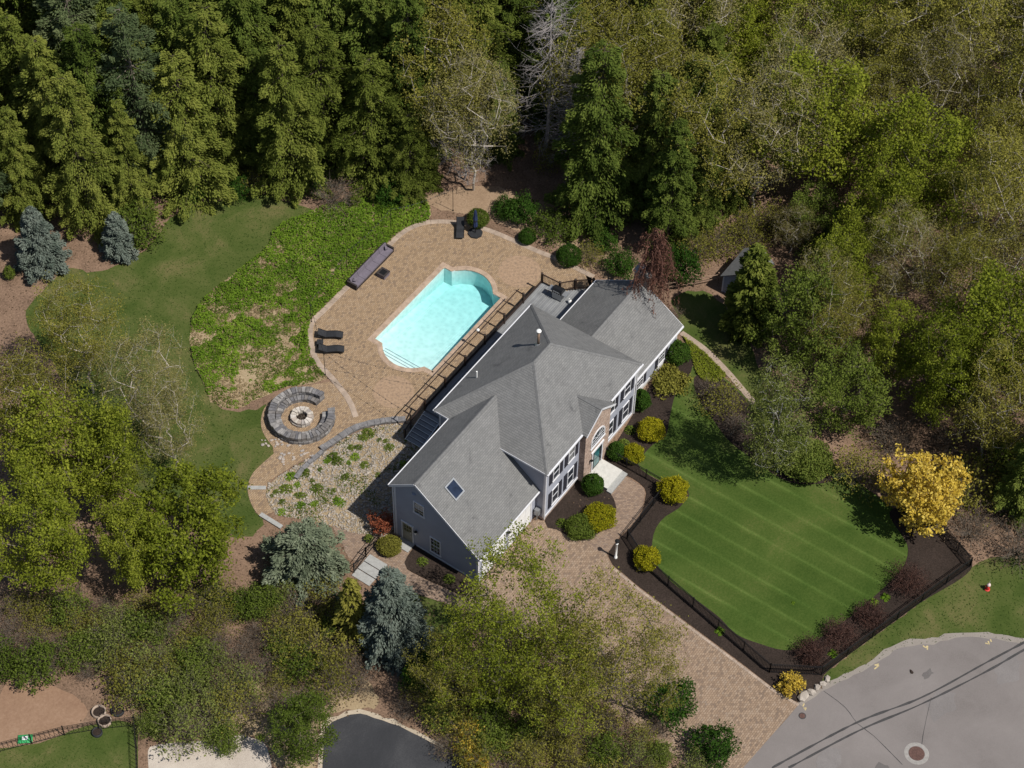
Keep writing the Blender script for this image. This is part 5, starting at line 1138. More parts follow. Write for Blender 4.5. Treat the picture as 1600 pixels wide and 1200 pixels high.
def broadleaf(seed, h, r, leaf, bark='bark', base=None, natt=260, nleaf=5000, size=.12, clump=.45, tipr=.014, trunk_to=.5, n_stems=1, spread=.25, droop=0, twigs=3, leaf2=None, expo=.46, edge_bias=0.0):
    base = h*.3 if base is None else base
    Nn, par, cnt, tips, rs = skeleton(seed, h, r, base, natt, trunk_to, n_stems=n_stems, spread=spread)
    i = np.arange(1, len(Nn)); rad = tipr*np.maximum(cnt, 1)**expo
    P0, P1, R0, R1 = list(Nn[par[i]]), list(Nn[i]), list(np.minimum(rad[par[i]], rad[i]*1.35)), list(rad[i])
    tp = Nn[tips]; ends = []
    for _ in range(twigs):
        d = rand_dirs(rs, len(tp))*clump*rs.uniform(.5, 1.4, (len(tp), 1)); d[:, 2] += clump*(.25-droop); e = tp+d
        P0 += list(tp); P1 += list(e); R0 += [tipr*.7]*len(tp); R1 += [tipr*.3]*len(tp); ends.append(e)
    trunk = tubes('trunk', P0, P1, R0, R1, M[bark], 5)
    pts = np.concatenate([tp]+ends); k = rs.randint(0, len(pts), nleaf); ct = rs.normal(0, .18, len(pts))
    C = pts[k]+rs.normal(0, clump*.38, (nleaf, 3)); C[:, 2] -= droop*np.abs(rs.normal(0, clump, nleaf))
    C[:, 2] = np.maximum(C[:, 2], .05)
    D = rand_dirs(rs, nleaf); D[:, 2] -= .4+droop; Nr = rand_dirs(rs, nleaf)*.8; Nr[:, 2] += .7; sz = size*rs.uniform(.6, 1.3, nleaf)
    crown = cards('crown', C, D, Nr, sz, sz*.6, .5+ct[k]+rs.normal(0, .16, nleaf), LF[leaf])
    return trunk, crown
def shrub(seed, r, hz, leaf, nleaf=2500, size=.06, bark='bark_dark', lump=.12, shell=.55, base=.0, open_=0.0, point=0.0):
    rs = np.random.RandomState(seed); d = rand_dirs(rs, nleaf); d[:, 2] = np.abs(d[:, 2])*np.where(rs.rand(nleaf) < .22, -.35, 1)
    az = np.arctan2(d[:, 1], d[:, 0]); lm = 1+lump*(np.sin(3*az+seed)*.5+np.sin(5*az+4*d[:, 2]+seed*2)*.5+.6*np.sin(9*d[:, 2]+3*az))
    rad = (shell+(1-shell)*rs.rand(nleaf)**.6)*lm; cz = hz*.42
    C = d*rad[:, None]; C[:, 0] *= r; C[:, 1] *= r; up_ = C[:, 2] > 0; C[:, 2] = np.where(up_, C[:, 2]*(hz-cz), C[:, 2]*cz*2.6)+cz
    if point: f = 1-point*np.clip(C[:, 2]/hz, 0, 1)**1.2; C[:, 0] *= f; C[:, 1] *= f
    sh_ = rs.rand(nleaf) < .05; C[sh_] += d[sh_]*(rs.rand(int(sh_.sum()))*.16*r)[:, None]; low = np.sin(2*az+seed)*.5+.5; C[:, 2] *= 1-.10*low
    C[:, 2] = np.maximum(C[:, 2], .02)+base
    if open_: keep = np.sin(C[:, 0]*7/r+seed)*np.sin(C[:, 1]*7/r+1)*np.sin(C[:, 2]*7/r+2) > -1+open_; C = C[keep]; d = d[keep]
    n = len(C); D = rand_dirs(rs, n)*.8+d*.6; Nr = d+rs.normal(0, .5, (n, 3)); sz = size*rs.uniform(.6, 1.3, n)
    ph = np.sin(C[:, 0]*9+seed)*np.sin(C[:, 1]*9)*np.sin(C[:, 2]*9)
    foliage = cards('foliage', C, D, Nr, sz, sz*.55, .5+rs.normal(0, .17, n)+.12*ph, LF[leaf])
    m_ = max(8, int(14*r)); e = rand_dirs(rs, m_); e[:, 2] = np.abs(e[:, 2])+.25; e /= np.linalg.norm(e, axis=1)[:, None]
    tip = e*np.array([r*.85, r*.85, hz*.85]); tip[:, 2] += base
    stems = tubes('stems', np.tile([[0, 0, 0.]], (m_, 1)), tip, np.full(m_, .02+.012*r), np.full(m_, .006), M[bark], 4)
    return stems, foliage
def twiggy(seed, r, h, bark, ntw=500, leaf=None, nleaf=0, size=.05, tipr=.007):
    rs = np.random.RandomState(seed); P0 = []; P1 = []; R0 = []; R1 = []; ends = []
    for i in range(ntw//8):
        d = rand_dirs(rs, 1)[0]; d[2] = abs(d[2])*.9+.35; d /= np.linalg.norm(d); e = d*np.array([r, r, h])*rs.uniform(.55, 1)
        mid = e*.5+rs.normal(0, .06*r, 3); mid[2] = abs(mid[2]); P0 += [np.zeros(3), mid]; P1 += [mid, e]; R0 += [tipr*2.2, tipr*1.5]; R1 += [tipr*1.5, tipr*.8]
        for k in range(6):
            t = rs.uniform(.3, 1); s = mid+(e-mid)*t; f = s+rand_dirs(rs, 1)[0]*.35*r+d*.25*r; f[2] = max(f[2], .05); P0.append(s); P1.append(f); R0.append(tipr); R1.append(tipr*.4); ends.append(f)
    st = tubes('stems', P0, P1, R0, R1, M[bark], 4)
    if not leaf: return st, None
    ends = np.array(ends); C = ends[rs.randint(0, len(ends), nleaf)]+rs.normal(0, .10*r, (nleaf, 3)); C[:, 2] = np.maximum(C[:, 2], .03); sz = size*rs.uniform(.6, 1.3, nleaf)
    return st, cards('foliage', C, rand_dirs(rs, nleaf), rand_dirs(rs, nleaf)*.7+np.array([[0, 0, .6]]), sz, sz*.6, .5+rs.normal(0, .18, nleaf), LF[leaf])

def plant(name, label, cat, parts, loc, rz=0, scale=1.0, group=None):
    t = thing(name, label, cat, (loc[0], loc[1], loc[2] if len(loc) > 2 else 0), rz, group)
    t.scale = scale if isinstance(scale, (tuple, list)) else (scale,)*3
    for me in parts:
        if me is not None: obj(me.name.split('.')[0], me, t)
    return t

def dead_conifer(seed, h, r):
    """leafless grey conifer: straight trunk, many thin side branches with side twigs"""
    rs = np.random.RandomState(seed); P0 = []; P1 = []; R0 = []; R1 = []
    zz = np.linspace(0, h, 9)
    for i in range(8): P0.append(np.array([.06*math.sin(i), .06*math.cos(i), zz[i]])); P1.append(np.array([.06*math.sin(i+1), .06*math.cos(i+1), zz[i+1]])); R0.append(.17-.019*i); R1.append(.17-.019*(i+1))
    for k in range(230):
        z = h*(.12+.86*rs.rand()); t = z/h; L = r*(1-t)**.6*rs.uniform(.5, 1.1)+.2; a = rs.rand()*6.28; o = np.array([math.cos(a), math.sin(a), rs.normal(.15, .2)]); s0 = np.array([0, 0, z]); e = s0+o*L
        P0.append(s0); P1.append(e); R0.append(.024); R1.append(.007)
        for j in range(7):
            q = s0+(e-s0)*rs.uniform(.25, 1); f = q+rand_dirs(rs, 1)[0]*.34*L*np.array([1, 1, .6])+o*.2*L; P0.append(q); P1.append(f); R0.append(.011); R1.append(.004)
    return tubes('trunk', P0, P1, R0, R1, M['bark_grey'], 4), None
M['bark_grey'] = plain('dead_grey_bark', (.27, .245, .235), .95, var=.3, scale=2)
# ---- prototypes, meshes shared by every copy
PR = {}
PR['hemlock'] = [conifer(10+i, 18, (4.6, 4.1, 5.0, 4.4, 3.8)[i], 'hemlock', dens=4.4, droop=(.22, .3, .26, .18, .34)[i], z0=.02, step=.80, spray=.128, nb=(6, 7, 6, 7, 6)[i], power=(.42, .5, .38, .46, .55)[i], gap=.24) for i in range(5)]
PR['dark_hemlock'] = [conifer(20+i, 18, (4.4, 3.9, 4.7)[i], 'dark_hemlock', dens=4.2, droop=.28, z0=.03, step=.80, spray=.128, nb=7, power=(.42, .5, .4)[i], gap=.24) for i in range(3)]
PR['pine'] = [conifer(30+i, 19, 4.2, 'pine', 'bark', dens=4.2, droop=.06, lift=.14, z0=.2, step=.85, spray=.12, nb=6, power=.42, gap=.3) for i in range(2)]
PR['olive'] = [broadleaf(40+i, 17, 4.3, 'olive', 'bark_pale', natt=150, nleaf=18000, size=.088, clump=.85, base=4, tipr=.0098, expo=.52, twigs=3) for i in range(4)]
PR['bud'] = [broadleaf(50+i, 17, 4.0, 'bud', 'bark_pale', natt=170, nleaf=13000, size=.075, clump=.8, base=4, tipr=.0085, expo=.52, twigs=4) for i in range(3)]
PR['lime'] = [broadleaf(60+i, 15, 4.2, 'lime', 'bark', natt=130, nleaf=21000, size=.112, clump=.75, base=3.5, tipr=.010, expo=.5) for i in range(3)]
PR['open'] = [broadleaf(65+i, 15, 4.5, ('lime', 'olive', 'olive')[i], 'bark', natt=170, nleaf=(13500, 11000, 8500)[i], size=.088, clump=.65, base=3.5, tipr=.0085, expo=.5) for i in range(3)]
PR['bare'] = [dead_conifer(70, 18, 3.6), broadleaf(71, 9, 3.0, 'brown', 'bark_grey', natt=170, nleaf=300, size=.06, clump=.6, base=1, tipr=.010, twigs=6, trunk_to=.6)]
PR['green'] = [broadleaf(80+i, 10, 3.2, 'green', 'bark', natt=110, nleaf=14000, size=.095, clump=.6, base=1.0, tipr=.008) for i in range(2)]
PR['bush_green'] = [twiggy(90+i, 1.6, 2.3, 'bark', 380, 'green', 3200, .085) for i in range(2)]
PR['bush_deep'] = [shrub(94+i, 1.6, 2.4, 'deep', 3500, .09, lump=.25, open_=.2) for i in range(2)]
PR['bush_olive'] = [twiggy(100+i, 1.7, 2.4, 'bark', 420, 'olive', 1500, .08) for i in range(2)]
PR['bush_brown'] = [twiggy(104+i, 1.5, 1.9, 'bark', 520, 'brown', 700, .06) for i in range(2)]
PR['bush_sage'] = [twiggy(108+i, 1.7, 2.2, 'bark', 420, 'birch', 1700, .07) for i in range(2)]
SPOT = {
 'lime_l1': (-19.93,27.96),
 'maple': (-18.97,18.93),
 'bud_c': (-11.36,27.8),
 'olive_d': (-10.44,35.27),
 'lime_l2': (-18.54,32.86),
 'lime_l3': (-17.98,25.98),
 'bud_e': (-12.68,24.86),
 'olive_l4': (-25.96,25.49),
 'lime_l5': (-22.24,20.0),
 'lime_b1': (-12.15,-6.08),
 'lime_b2': (-15.42,-5.63),
 'bud_b3': (-10.14,-12.27),
 'olive_b4': (-13.05,-10.03),
 'olive_b5': (-9.57,-14.85),
 'arbor': (24.71,-2.81),
 'deep_r1': (23.94,-7.86),
 'green_470': (-25.51,2.34),
 'brown_con': (-16.34,5.04),
 'spruce_f': (-15.17,2.38),
 'spruce_a': (-2.93,47.46),
 'spruce_b': (1.73,43.34),
 'bare1': (31.55,21.33),
 'bare2': (25.09,25.36),
 'bare3': (31.01,18.26),
 'pine1': (9.07,45.91),
 'pine2': (9.94,53.65),
 'hem_e1': (28.38,14.38),
 'hem_e2': (28.93,7.48),
 'hem_e3': (31.61,10.55),
 'brown_m1': (24.56,24.03),
 'brown_m2': (25.81,28.03),
 'hem_m3': (21.51,28.25),
 'r_tall1': (33.19,6.56),
 'r_tall2': (36.04,3.24),
 'deep_r2': (19.86,-13.6),
 'bush_r3': (34.01,-1.35),
 'bud_r4': (27.06,-7.75),
 'b6': (-13.59,-10.41),
 'b7': (-16.95,-3.53),
 'birch': (13.99,-11.96),
 'gold': (16.29,-22.64),
 'sage_con': (-14.03,11.43),
 'f1': (11.33,-2.23),
 'f2': (8.64,-2.34),
 'f3': (7.48,-6.66),
 'f4': (1.15,-8.34),
 'f5': (2.27,-3.46),
 'f6': (0.76,-2.81),
 'g1': (8.05,-1.15),
 'g2': (4.37,-1.49),
 'g3': (13.13,-0.13),
 'g4': (18.86,0.14),
 'g5': (16.38,-0.82),
 'm1': (10.53,-24.92),
 'm2': (6.43,-24.03),
 'm3': (3.72,-23.07),
 'm4': (1.27,-22.12),
 'y1': (-1.75,-22.29),
 'bx1': (21.58,21.41),
 'bx2': (22.39,16.99),
 'bx3': (22.48,12.91),
 'rh1': (24.18,18.82),
 'rh2': (24.13,15.76),
 'rh3': (23.84,20.2),
 'rh4': (23.72,11.46),
 'rh5': (25.48,11.38),
 'rh6': (26.04,14.29),
 'rh7': (24.02,8.87),
 'rh8': (26.67,12.8),
 'weepbush': (26.35,4.67),
 'fe1': (4.19,43.59),
 'fe2': (16.48,32.7),
 'fe3': (-5.51,48.7),
 'fe4': (12.6,39.73),
 'fe5': (13.79,39.13),
 'fe6': (19.52,28.96),
 'fe7': (9.96,42.54),
 'rust': (-7.61,9.28),
 'ob': (-8.77,7.7),
 'dark': (15.55,-13.5),
 'brl': (16.79,-5.17),
 'brl2': (15.53,-7.23),
 'brl3': (17.33,-3.55),
 'rustr': (22.42,2.58),
 's1': (-26.92,15.2),
 's2': (-27.13,11.52),
 's3': (-26.65,18.41),
 's4': (-23.96,16.0),
 's5': (-27.45,8.94),
 's6': (-28.35,13.66),
 's7': (-29.19,9.77),
 's8': (-23.94,11.9),
 's9': (-27.7,18.07),
 'n1': (-20.16,9.52),
 'n2': (-18.04,9.48),
 'n3': (-21.61,10.65),
 'n4': (-29.91,22.73),
 'n5': (-29.96,20.56),
 'n6': (-29.79,25.29),
 'n7': (-22.16,3.64),
 'n8': (-17.97,4.64),
 'gr1': (-19.9,15.31),
 'gr2': (-18.49,12.02),
 'gr3': (-20.69,6.35),
 'gr4': (-25.89,11.73),
 'gr5': (-28.01,7.35),
 'gr6': (-28.93,20.0),
 'gr7': (-26.89,23.08),
 'gr8': (-30.17,12.03),
 'gr9': (-17.08,6.47),
 'gr10': (-20.38,8.47),
 'e1': (-9.39,-20.46),
 'e2': (-8.27,-16.29),
 'e3': (-12.78,-16.68),
 'e4': (-10.25,-16.55),
 'e5': (-14.59,-11.59),
 'e6': (-17.33,-10.28),
 'e7': (-12.24,-13.19),
 'e8': (-16.38,-0.92),
 'e9': (-17.86,-3.66),
 'e10': (-16.76,-6.94),
 'e11': (-18.85,-1.64),
 'e12': (-15.87,-13.51),
 'gd1': (-18.28,-6.41),
 'gd2': (-19.49,-7.81),
 'e13': (-19.68,-5.53),
 'e14': (-11.12,-20.27),
 'k1': (23.65,-21.72),
 'k2': (24.82,-24.93),
 'k3': (19.9,-24.73),
 'k4': (19.86,-27.68),
 'k5': (25.13,-19.01),
 'k6': (22.68,-27.6),
 'k7': (20.93,-17.93),
 'k8': (27.58,-21.89),
 'k9': (16.85,-17.17),
 'k10': (17.13,-26.48),
 'k11': (17.73,-30.14),
 't1': (-8.28,5.09),
 't2': (-8.35,2.61),
 'pot': (-9.06,9.43),
 'hst1': (14.94,-11.26),
 'hst2': (14.79,-12.09),
 'hst3': (7.9,-23.6),
 'hst4': (8.78,-24.08),
 'hst5': (2.41,-23.31),
 'hst6': (-0.68,-15.77),
 'low1': (0.51,-1.29),
 'low2': (10.79,-0.68),
 'low3': (9.44,-0.98),
 'low4': (4.5,-18.84),
}
REGION = {
 'conifers': [(-6.39,54.75),(-1.31,51.71),(2.11,48.45),(5.03,45.4),(8.22,43.97),(12.01,42.28),(14.69,39.6),(16.08,35.87),(18.29,32.81),(20.55,30.45),(22.45,27.82),(25.11,26.07),(45.63,40.54),(17.93,78.64)],
 'mixed': [(26.64,26.16),(29.85,20.41),(29.45,16.85),(28.14,12.11),(28.62,7.36),(30.63,5.8),(34.53,6.63),(58.9,22.29),(45.98,40.06)],
 'woods': [(35.73,6.86),(37.37,2.69),(34.53,-3.28),(28.55,-6.23),(24.22,-11.49),(21.49,-15.29),(24.63,-17.52),(23.1,-23.85),(20.27,-29.55),(21.74,-34.08),(80.71,-7.72),(59.53,21.42)],
 'thicket': [(-29.05,27.43),(-23.32,20.34),(-17.76,13.02),(-14.86,9.44),(-15.98,4.5),(-19.96,2.01),(-23.6,5.37),(-28.23,10.14),(-30.52,11.64),(-30.68,16.18),(-30.7,19.74),(-32.73,23.92)],
 'row': [(-17.63,-1.26),(-14.56,-2.9),(-12.01,-8.26),(-10.85,-13.39),(-11.73,-18.16),(-12.87,-19.91),(-19.93,-9.99),(-19.07,-6.16)],
}
ROCK_PLANTS = [(-8.96,17.32),(-8.78,16.06),(-9.61,17.72),(-10.07,16.85),(-8.13,16.88),(-7.23,16.24),(-6.07,16.36),(-5.02,16.45),(-4.69,15.78),(-4.28,15.0),(-4.56,16.32),(-1.8,15.61),(-1.21,14.47),(-1.34,13.39),(-0.99,13.96),(-2.7,15.29),(-3.04,15.77),(-3.75,13.94),(-3.92,12.53),(-5.49,14.42),(-7.62,15.45),(-7.06,14.36),(-8.07,14.36),(-9.46,15.51),(-8.76,14.73),(-7.57,13.36),(-10.75,16.3),(-1.2,15.52),(-1.93,11.61),(-7.81,17.75),(-6.93,17.04),(-10.03,17.81),(-3.57,14.93)]
# ------------------------------------------------------------------ planting
S = SPOT
ORD = ['first', 'second', 'third', 'fourth', 'fifth', 'sixth', 'seventh', 'eighth', 'ninth', 'tenth', 'eleventh', 'twelfth', 'thirteenth', 'fourteenth', 'fifteenth', 'sixteenth', 'seventeenth', 'eighteenth', 'nineteenth', 'twentieth']
def poly_fill(poly, gap, seed, avoid=()):
    rs = np.random.RandomState(seed); xs = [q[0] for q in poly]; ys = [q[1] for q in poly]; out = []
    for _ in range(5000):
        x, y = rs.uniform(min(xs), max(xs)), rs.uniform(min(ys), max(ys))
        if not inside(poly, np.array([x]), np.array([y]))[0]: continue
        if any(math.hypot(x-a, y-b) < gap for a, b in out) or any(math.hypot(x-a, y-b) < gap*.8 for a, b in avoid): continue
        out.append((x, y))
    return out
def edge_dist(poly, nedge, x, y):
    best = 1e9
    for i in range(nedge):
        a, b = np.array(poly[i]), np.array(poly[i+1]); d = b-a; t = max(0, min(1, np.dot(np.array([x, y])-a, d)/np.dot(d, d))); best = min(best, np.linalg.norm(a+d*t-np.array([x, y])))
    return best
rt2 = np.array([rt.x, rt.y])                                       # left-to-right in the yard as one faces the back woods
def forest(key, gap, seed, nedge, kinds, names, labels_edge, label_in, group, hs, avoid=()):
    rs = np.random.RandomState(seed+1); poly = REGION[key]; pts = poly_fill(poly, gap, seed, avoid)
    pts.sort(key=lambda q: q[0]*rt2[0]+q[1]*rt2[1]); n = 0
    for x, y in pts:
        k = kinds[rs.choice(len(kinds), p=hs['p'])]; e = edge_dist(poly, nedge, x, y) < gap*.75
        s = rs.uniform(*hs['s'])*(hs.get('edge', 1) if e else 1)
        if e and n < len(ORD): lab = labels_edge % ORD[n]; n += 1
        else: lab = label_in[k]
        w = rs.uniform(.85, 1.15)
        plant(names[k], lab, 'tree', PR[k][rs.randint(len(PR[k]))], (x, y), rs.uniform(0, 6.28), (s*w, s*w, s), group)
man = [S[k] for k in ('bare1', 'bare3', 'pine1', 'pine2', 'hem_e1', 'hem_e2', 'hem_e3', 'brown_m1', 'brown_m2', 'r_tall1', 'r_tall2')]
forest('conifers', 3.2, 4, 11, ['hemlock', 'dark_hemlock', 'pine'], {'hemlock': 'hemlock_tree', 'dark_hemlock': 'hemlock_tree', 'pine': 'pine_tree'},
       'olive-green hemlock on the back lawn forest edge, %s from the left', {'hemlock': 'olive-green hemlock deep in the back woods behind the edge row', 'dark_hemlock': 'darker green hemlock deep in the back woods behind the edge row', 'pine': 'grey-green pine deep in the back woods among the hemlocks'},
       'conifers of the back woods', {'p': [.62, .33, .05], 's': (.8, 1.12), 'edge': .84}, man)
forest('mixed', 4.0, 7, 6, ['dark_hemlock', 'hemlock', 'bud', 'olive'], {'hemlock': 'hemlock_tree', 'dark_hemlock': 'hemlock_tree', 'bud': 'budding_tree', 'olive': 'spring_tree'},
       'tree at the woods edge behind the patio, %s from the left', {'hemlock': 'olive hemlock in the mixed woods behind the patio', 'dark_hemlock': 'dark hemlock in the mixed woods behind the patio', 'bud': 'brownish budding tree in the mixed woods behind the patio', 'olive': 'olive-leaved spring tree in the mixed woods behind the patio'},
       'mixed woods behind the patio', {'p': [.42, .22, .2, .16], 's': (.78, 1.08), 'edge': .72}, man)
forest('woods', 4.5, 9, 9, ['olive', 'bud', 'lime', 'green', 'dark_hemlock'], {'olive': 'spring_tree', 'bud': 'budding_tree', 'lime': 'lime_tree', 'green': 'green_tree', 'dark_hemlock': 'hemlock_tree'},
       'spring tree on the right-hand woods edge, %s from the left', {'olive': 'olive-leaved spring tree in the right-hand woods', 'bud': 'brownish budding tree in the right-hand woods', 'lime': 'yellow-green spring tree in the right-hand woods', 'green': 'small green tree in the right-hand woods', 'dark_hemlock': 'dark hemlock standing among the bare right-hand woods'},
       'deciduous woods on the right', {'p': [.44, .10, .22, .17, .07], 's': (.72, 1.08), 'edge': .8}, man)

# ---- single trees that stand out
def T(key, kind, i, name, label, s, rz=0, group=None, cat='tree'): return plant(name, label, cat, PR[kind][i % len(PR[kind])], S[key], rz, s, group)
T('pine1', 'pine', 0, 'pine_tree', 'tall grey-green white pine rising out of the left hemlocks', 1.05); T('pine2', 'pine', 1, 'pine_tree', 'grey-green white pine at the top left corner of the woods', 1.05, 1)
T('bare1', 'bare', 0, 'bare_tree', 'tall leafless grey tree at the top centre of the woods', 1.12); T('bare3', 'bare', 0, 'bare_tree', 'smaller leafless grey tree in front of the tallest bare one', .8, 2)
T('bare2', 'bare', 1, 'bare_tree', 'low grey twisted dead tree behind the patio, left of the tall bare trees', (.9, .9, .8), 4)
T('hem_e1', 'dark_hemlock', 0, 'hemlock_tree', 'tall dark hemlock directly right of the grey bare trees', 1.05); T('hem_e2', 'dark_hemlock', 1, 'hemlock_tree', 'dark hemlock standing behind the red weeping tree', .8, 2); T('hem_e3', 'dark_hemlock', 2, 'hemlock_tree', 'dark hemlock between the tallest dark one and the red weeping tree', .85, 3)
T('brown_m1', 'bud', 0, 'budding_tree', 'brown-tinged budding tree left of the tall bare tree', .9); T('brown_m2', 'olive', 1, 'spring_tree', 'thin olive tree at the top centre beside the bare tree', 1.0, 2); T('hem_m3', 'hemlock', 2, 'hemlock_tree', 'short hemlock bulging out over the bank above the sofa', (.62, .62, .5), 3)
for q_ in ((33.5, 2.6), (35.4, 1.6), (30.9, 3.6), (32.2, 1.6), (29.0, 4.6)): plant('understorey_shrub', 'thin olive shrub on the slope above the shed', 'shrub', PR['bush_olive'][int(q_[0]) % 2], q_, q_[0], 1.0, 'understorey of the woods')
plant('hemlock_tree', 'small dark hemlock left of the dark gap, above the shed', 'tree', PR['dark_hemlock'][1], (35.6, 5.2), 1, (.5, .5, .6)); plant('hemlock_tree', 'small dark hemlock behind the rail fence near the shed', 'tree', PR['dark_hemlock'][2], (31.8, 6.2), 2, (.5, .5, .55))
T('r_tall1', 'olive', 0, 'spring_tree', 'pale-trunked tall tree left of the dark gap in the right woods', 1.0, 1); T('r_tall2', 'bud', 1, 'budding_tree', 'leaning pale-trunked tree beside the dark gap in the right woods', .98, 5)
T('bud_r4', 'bud', 2, 'budding_tree', 'brown budding tree behind the arborvitae and shed', .6, 2); T('deep_r1', 'green', 0, 'green_tree', 'green tree just right of the arborvitae', (1.0, 1.0, 1.0), 1); T('deep_r2', 'green', 1, 'green_tree', 'green tree above the golden tree at the lawn corner', .9, 2)
T('bush_r3', 'bud', 0, 'budding_tree', 'small brown budding tree behind the shed', (.42, .42, .32), 2)
GL = 'deciduous trees left of the back lawn'
T('lime_l1', 'lime', 0, 'lime_tree', 'large yellow-green spring tree at the left edge below the spruces', .95, 0, GL); T('lime_l2', 'olive', 2, 'spring_tree', 'olive tree at the far left edge above the big lime-green one', .82, 1, GL); T('lime_l3', 'lime', 1, 'lime_tree', 'narrow yellow-green tree between the left-edge trees and the brown one', (.6, .6, .8), 2, GL)
T('olive_d', 'olive', 3, 'spring_tree', 'thin pale olive tree overlapping the lawn below the blue spruces', (.72, .72, .72), 3, GL); T('bud_c', 'bud', 1, 'budding_tree', 'brown budding tree leaning over the back lawn', .78, 2, GL); T('bud_e', 'bud', 2, 'budding_tree', 'low brown budding tree above the broad green maple', .66, 4, GL)
T('olive_l4', 'lime', 2, 'lime_tree', 'yellow-green tree at the left edge above the leaf-littered slope', .85, 4, GL); T('lime_l5', 'lime', 2, 'lime_tree', 'yellow-green tree between the left edge and the broad maple', (.55, .55, .7), 5, GL)
PR['maple'] = [broadleaf(121, 9.5, 5.0, 'lime', 'bark', natt=190, nleaf=22000, size=.12, clump=.6, base=1.6, tipr=.010)]
T('maple', 'maple', 0, 'maple_tree', 'broad dense yellow-green maple beside the lower back lawn', 1.0, 0, GL)
GB = 'trees in front of the garage'
T('lime_b1', 'open', 0, 'lime_tree', 'open yellow-green tree in front of the garage doors', 1.0, 3, GB); T('lime_b2', 'open', 0, 'lime_tree', 'lower yellow-green tree beside the front blue spruce', .78, 1, GB); T('bud_b3', 'open', 2, 'spring_tree', 'thin olive-budded tree overhanging the driveway', (.9, .9, .9), 2, GB); T('olive_b4', 'open', 1, 'spring_tree', 'olive tree between the yellow-green and the thin driveway tree', .72, 4, GB); T('olive_b5', 'open', 2, 'budding_tree', 'small budding tree at the driveway edge near the bottom', (.62, .62, .66), 1, GB)
plant('lime_tree', 'airy yellow-green tree in the middle of the shrubs below the garage', 'tree', PR['open'][0], S['b6'], 2.5, (.75, .75, .72), GB); plant('spring_tree', 'airy olive sapling right of the blacktop', 'tree', PR['open'][1], S['b7'], .5, (.55, .55, .6), GB)
# birch with white stems
PR['birch'] = [broadleaf(131, 14, 2.8, 'birch', 'bark_white', natt=200, nleaf=19000, size=.085, clump=.6, base=1.2, tipr=.007, n_stems=3, trunk_to=.78, spread=.13)]
b = T('birch', 'birch', 0, 'birch_tree', 'white-stemmed birch clump at the upper edge of the front lawn', (.84, .84, 1.0)); b.rotation_euler = (R(-4), R(-7), 0)
plant('golden_tree', 'bright golden-yellow small tree at the right corner of the front lawn', 'tree', broadleaf(141, 6.6, 2.9, 'gold', 'bark', natt=220, nleaf=11000, size=.13, clump=.42, base=.5, tipr=.010, trunk_to=.45), S['gold'])
PR['arbor'] = [conifer(151, 10, 2.7, 'hemlock', dens=1.9, droop=.1, z0=.02, step=.45, spray=.2, nb=8, power=.5, gap=.1)]
T('arbor', 'arbor', 0, 'arborvitae', 'dense dark arborvitae in front of the shed', 1.0)
blue = dict(dens=4.2, droop=.20, z0=.02, step=.42, spray=.11, nb=9, power=.66, gap=.06, lift=.08)
plant('blue_spruce', 'larger of the two blue spruces at the left of the back lawn', 'tree', conifer(161, 6.8, 2.6, 'blue', **blue), S['spruce_a'])
plant('blue_spruce', 'smaller blue spruce on the back lawn, right of the larger one', 'tree', conifer(162, 4.8, 1.9, 'blue', **blue), S['spruce_b'])
plant('blue_spruce', 'tall blue spruce in front of the garage gable by the side walk', 'tree', conifer(163, 9.3, 3.1, 'blue', **{**blue, 'dens': 3.4, 'gap': .12, 'spray': .125, 'power': .5}), S['spruce_f'])
plant('silver_conifer', 'broad silvery-green conifer left of the garage gate', 'tree', conifer(164, 5.2, 3.9, 'sage', dens=2.6, droop=.1, z0=.05, step=.40, spray=.13, nb=10, power=.42, gap=.14, lift=.12), S['sage_con'])
plant('olive_conifer', 'thin olive-brown conifer left of the front blue spruce', 'tree', conifer(165, 8, 1.9, 'olive', dens=1.0, droop=.3, z0=.05, step=.5, spray=.17, nb=7, power=.7, gap=.3), S['brown_con'])
T('green_470', 'green', 0, 'green_tree', 'small fresh green tree at the bottom beside the dark blacktop', (.72, .72, .6), 1)
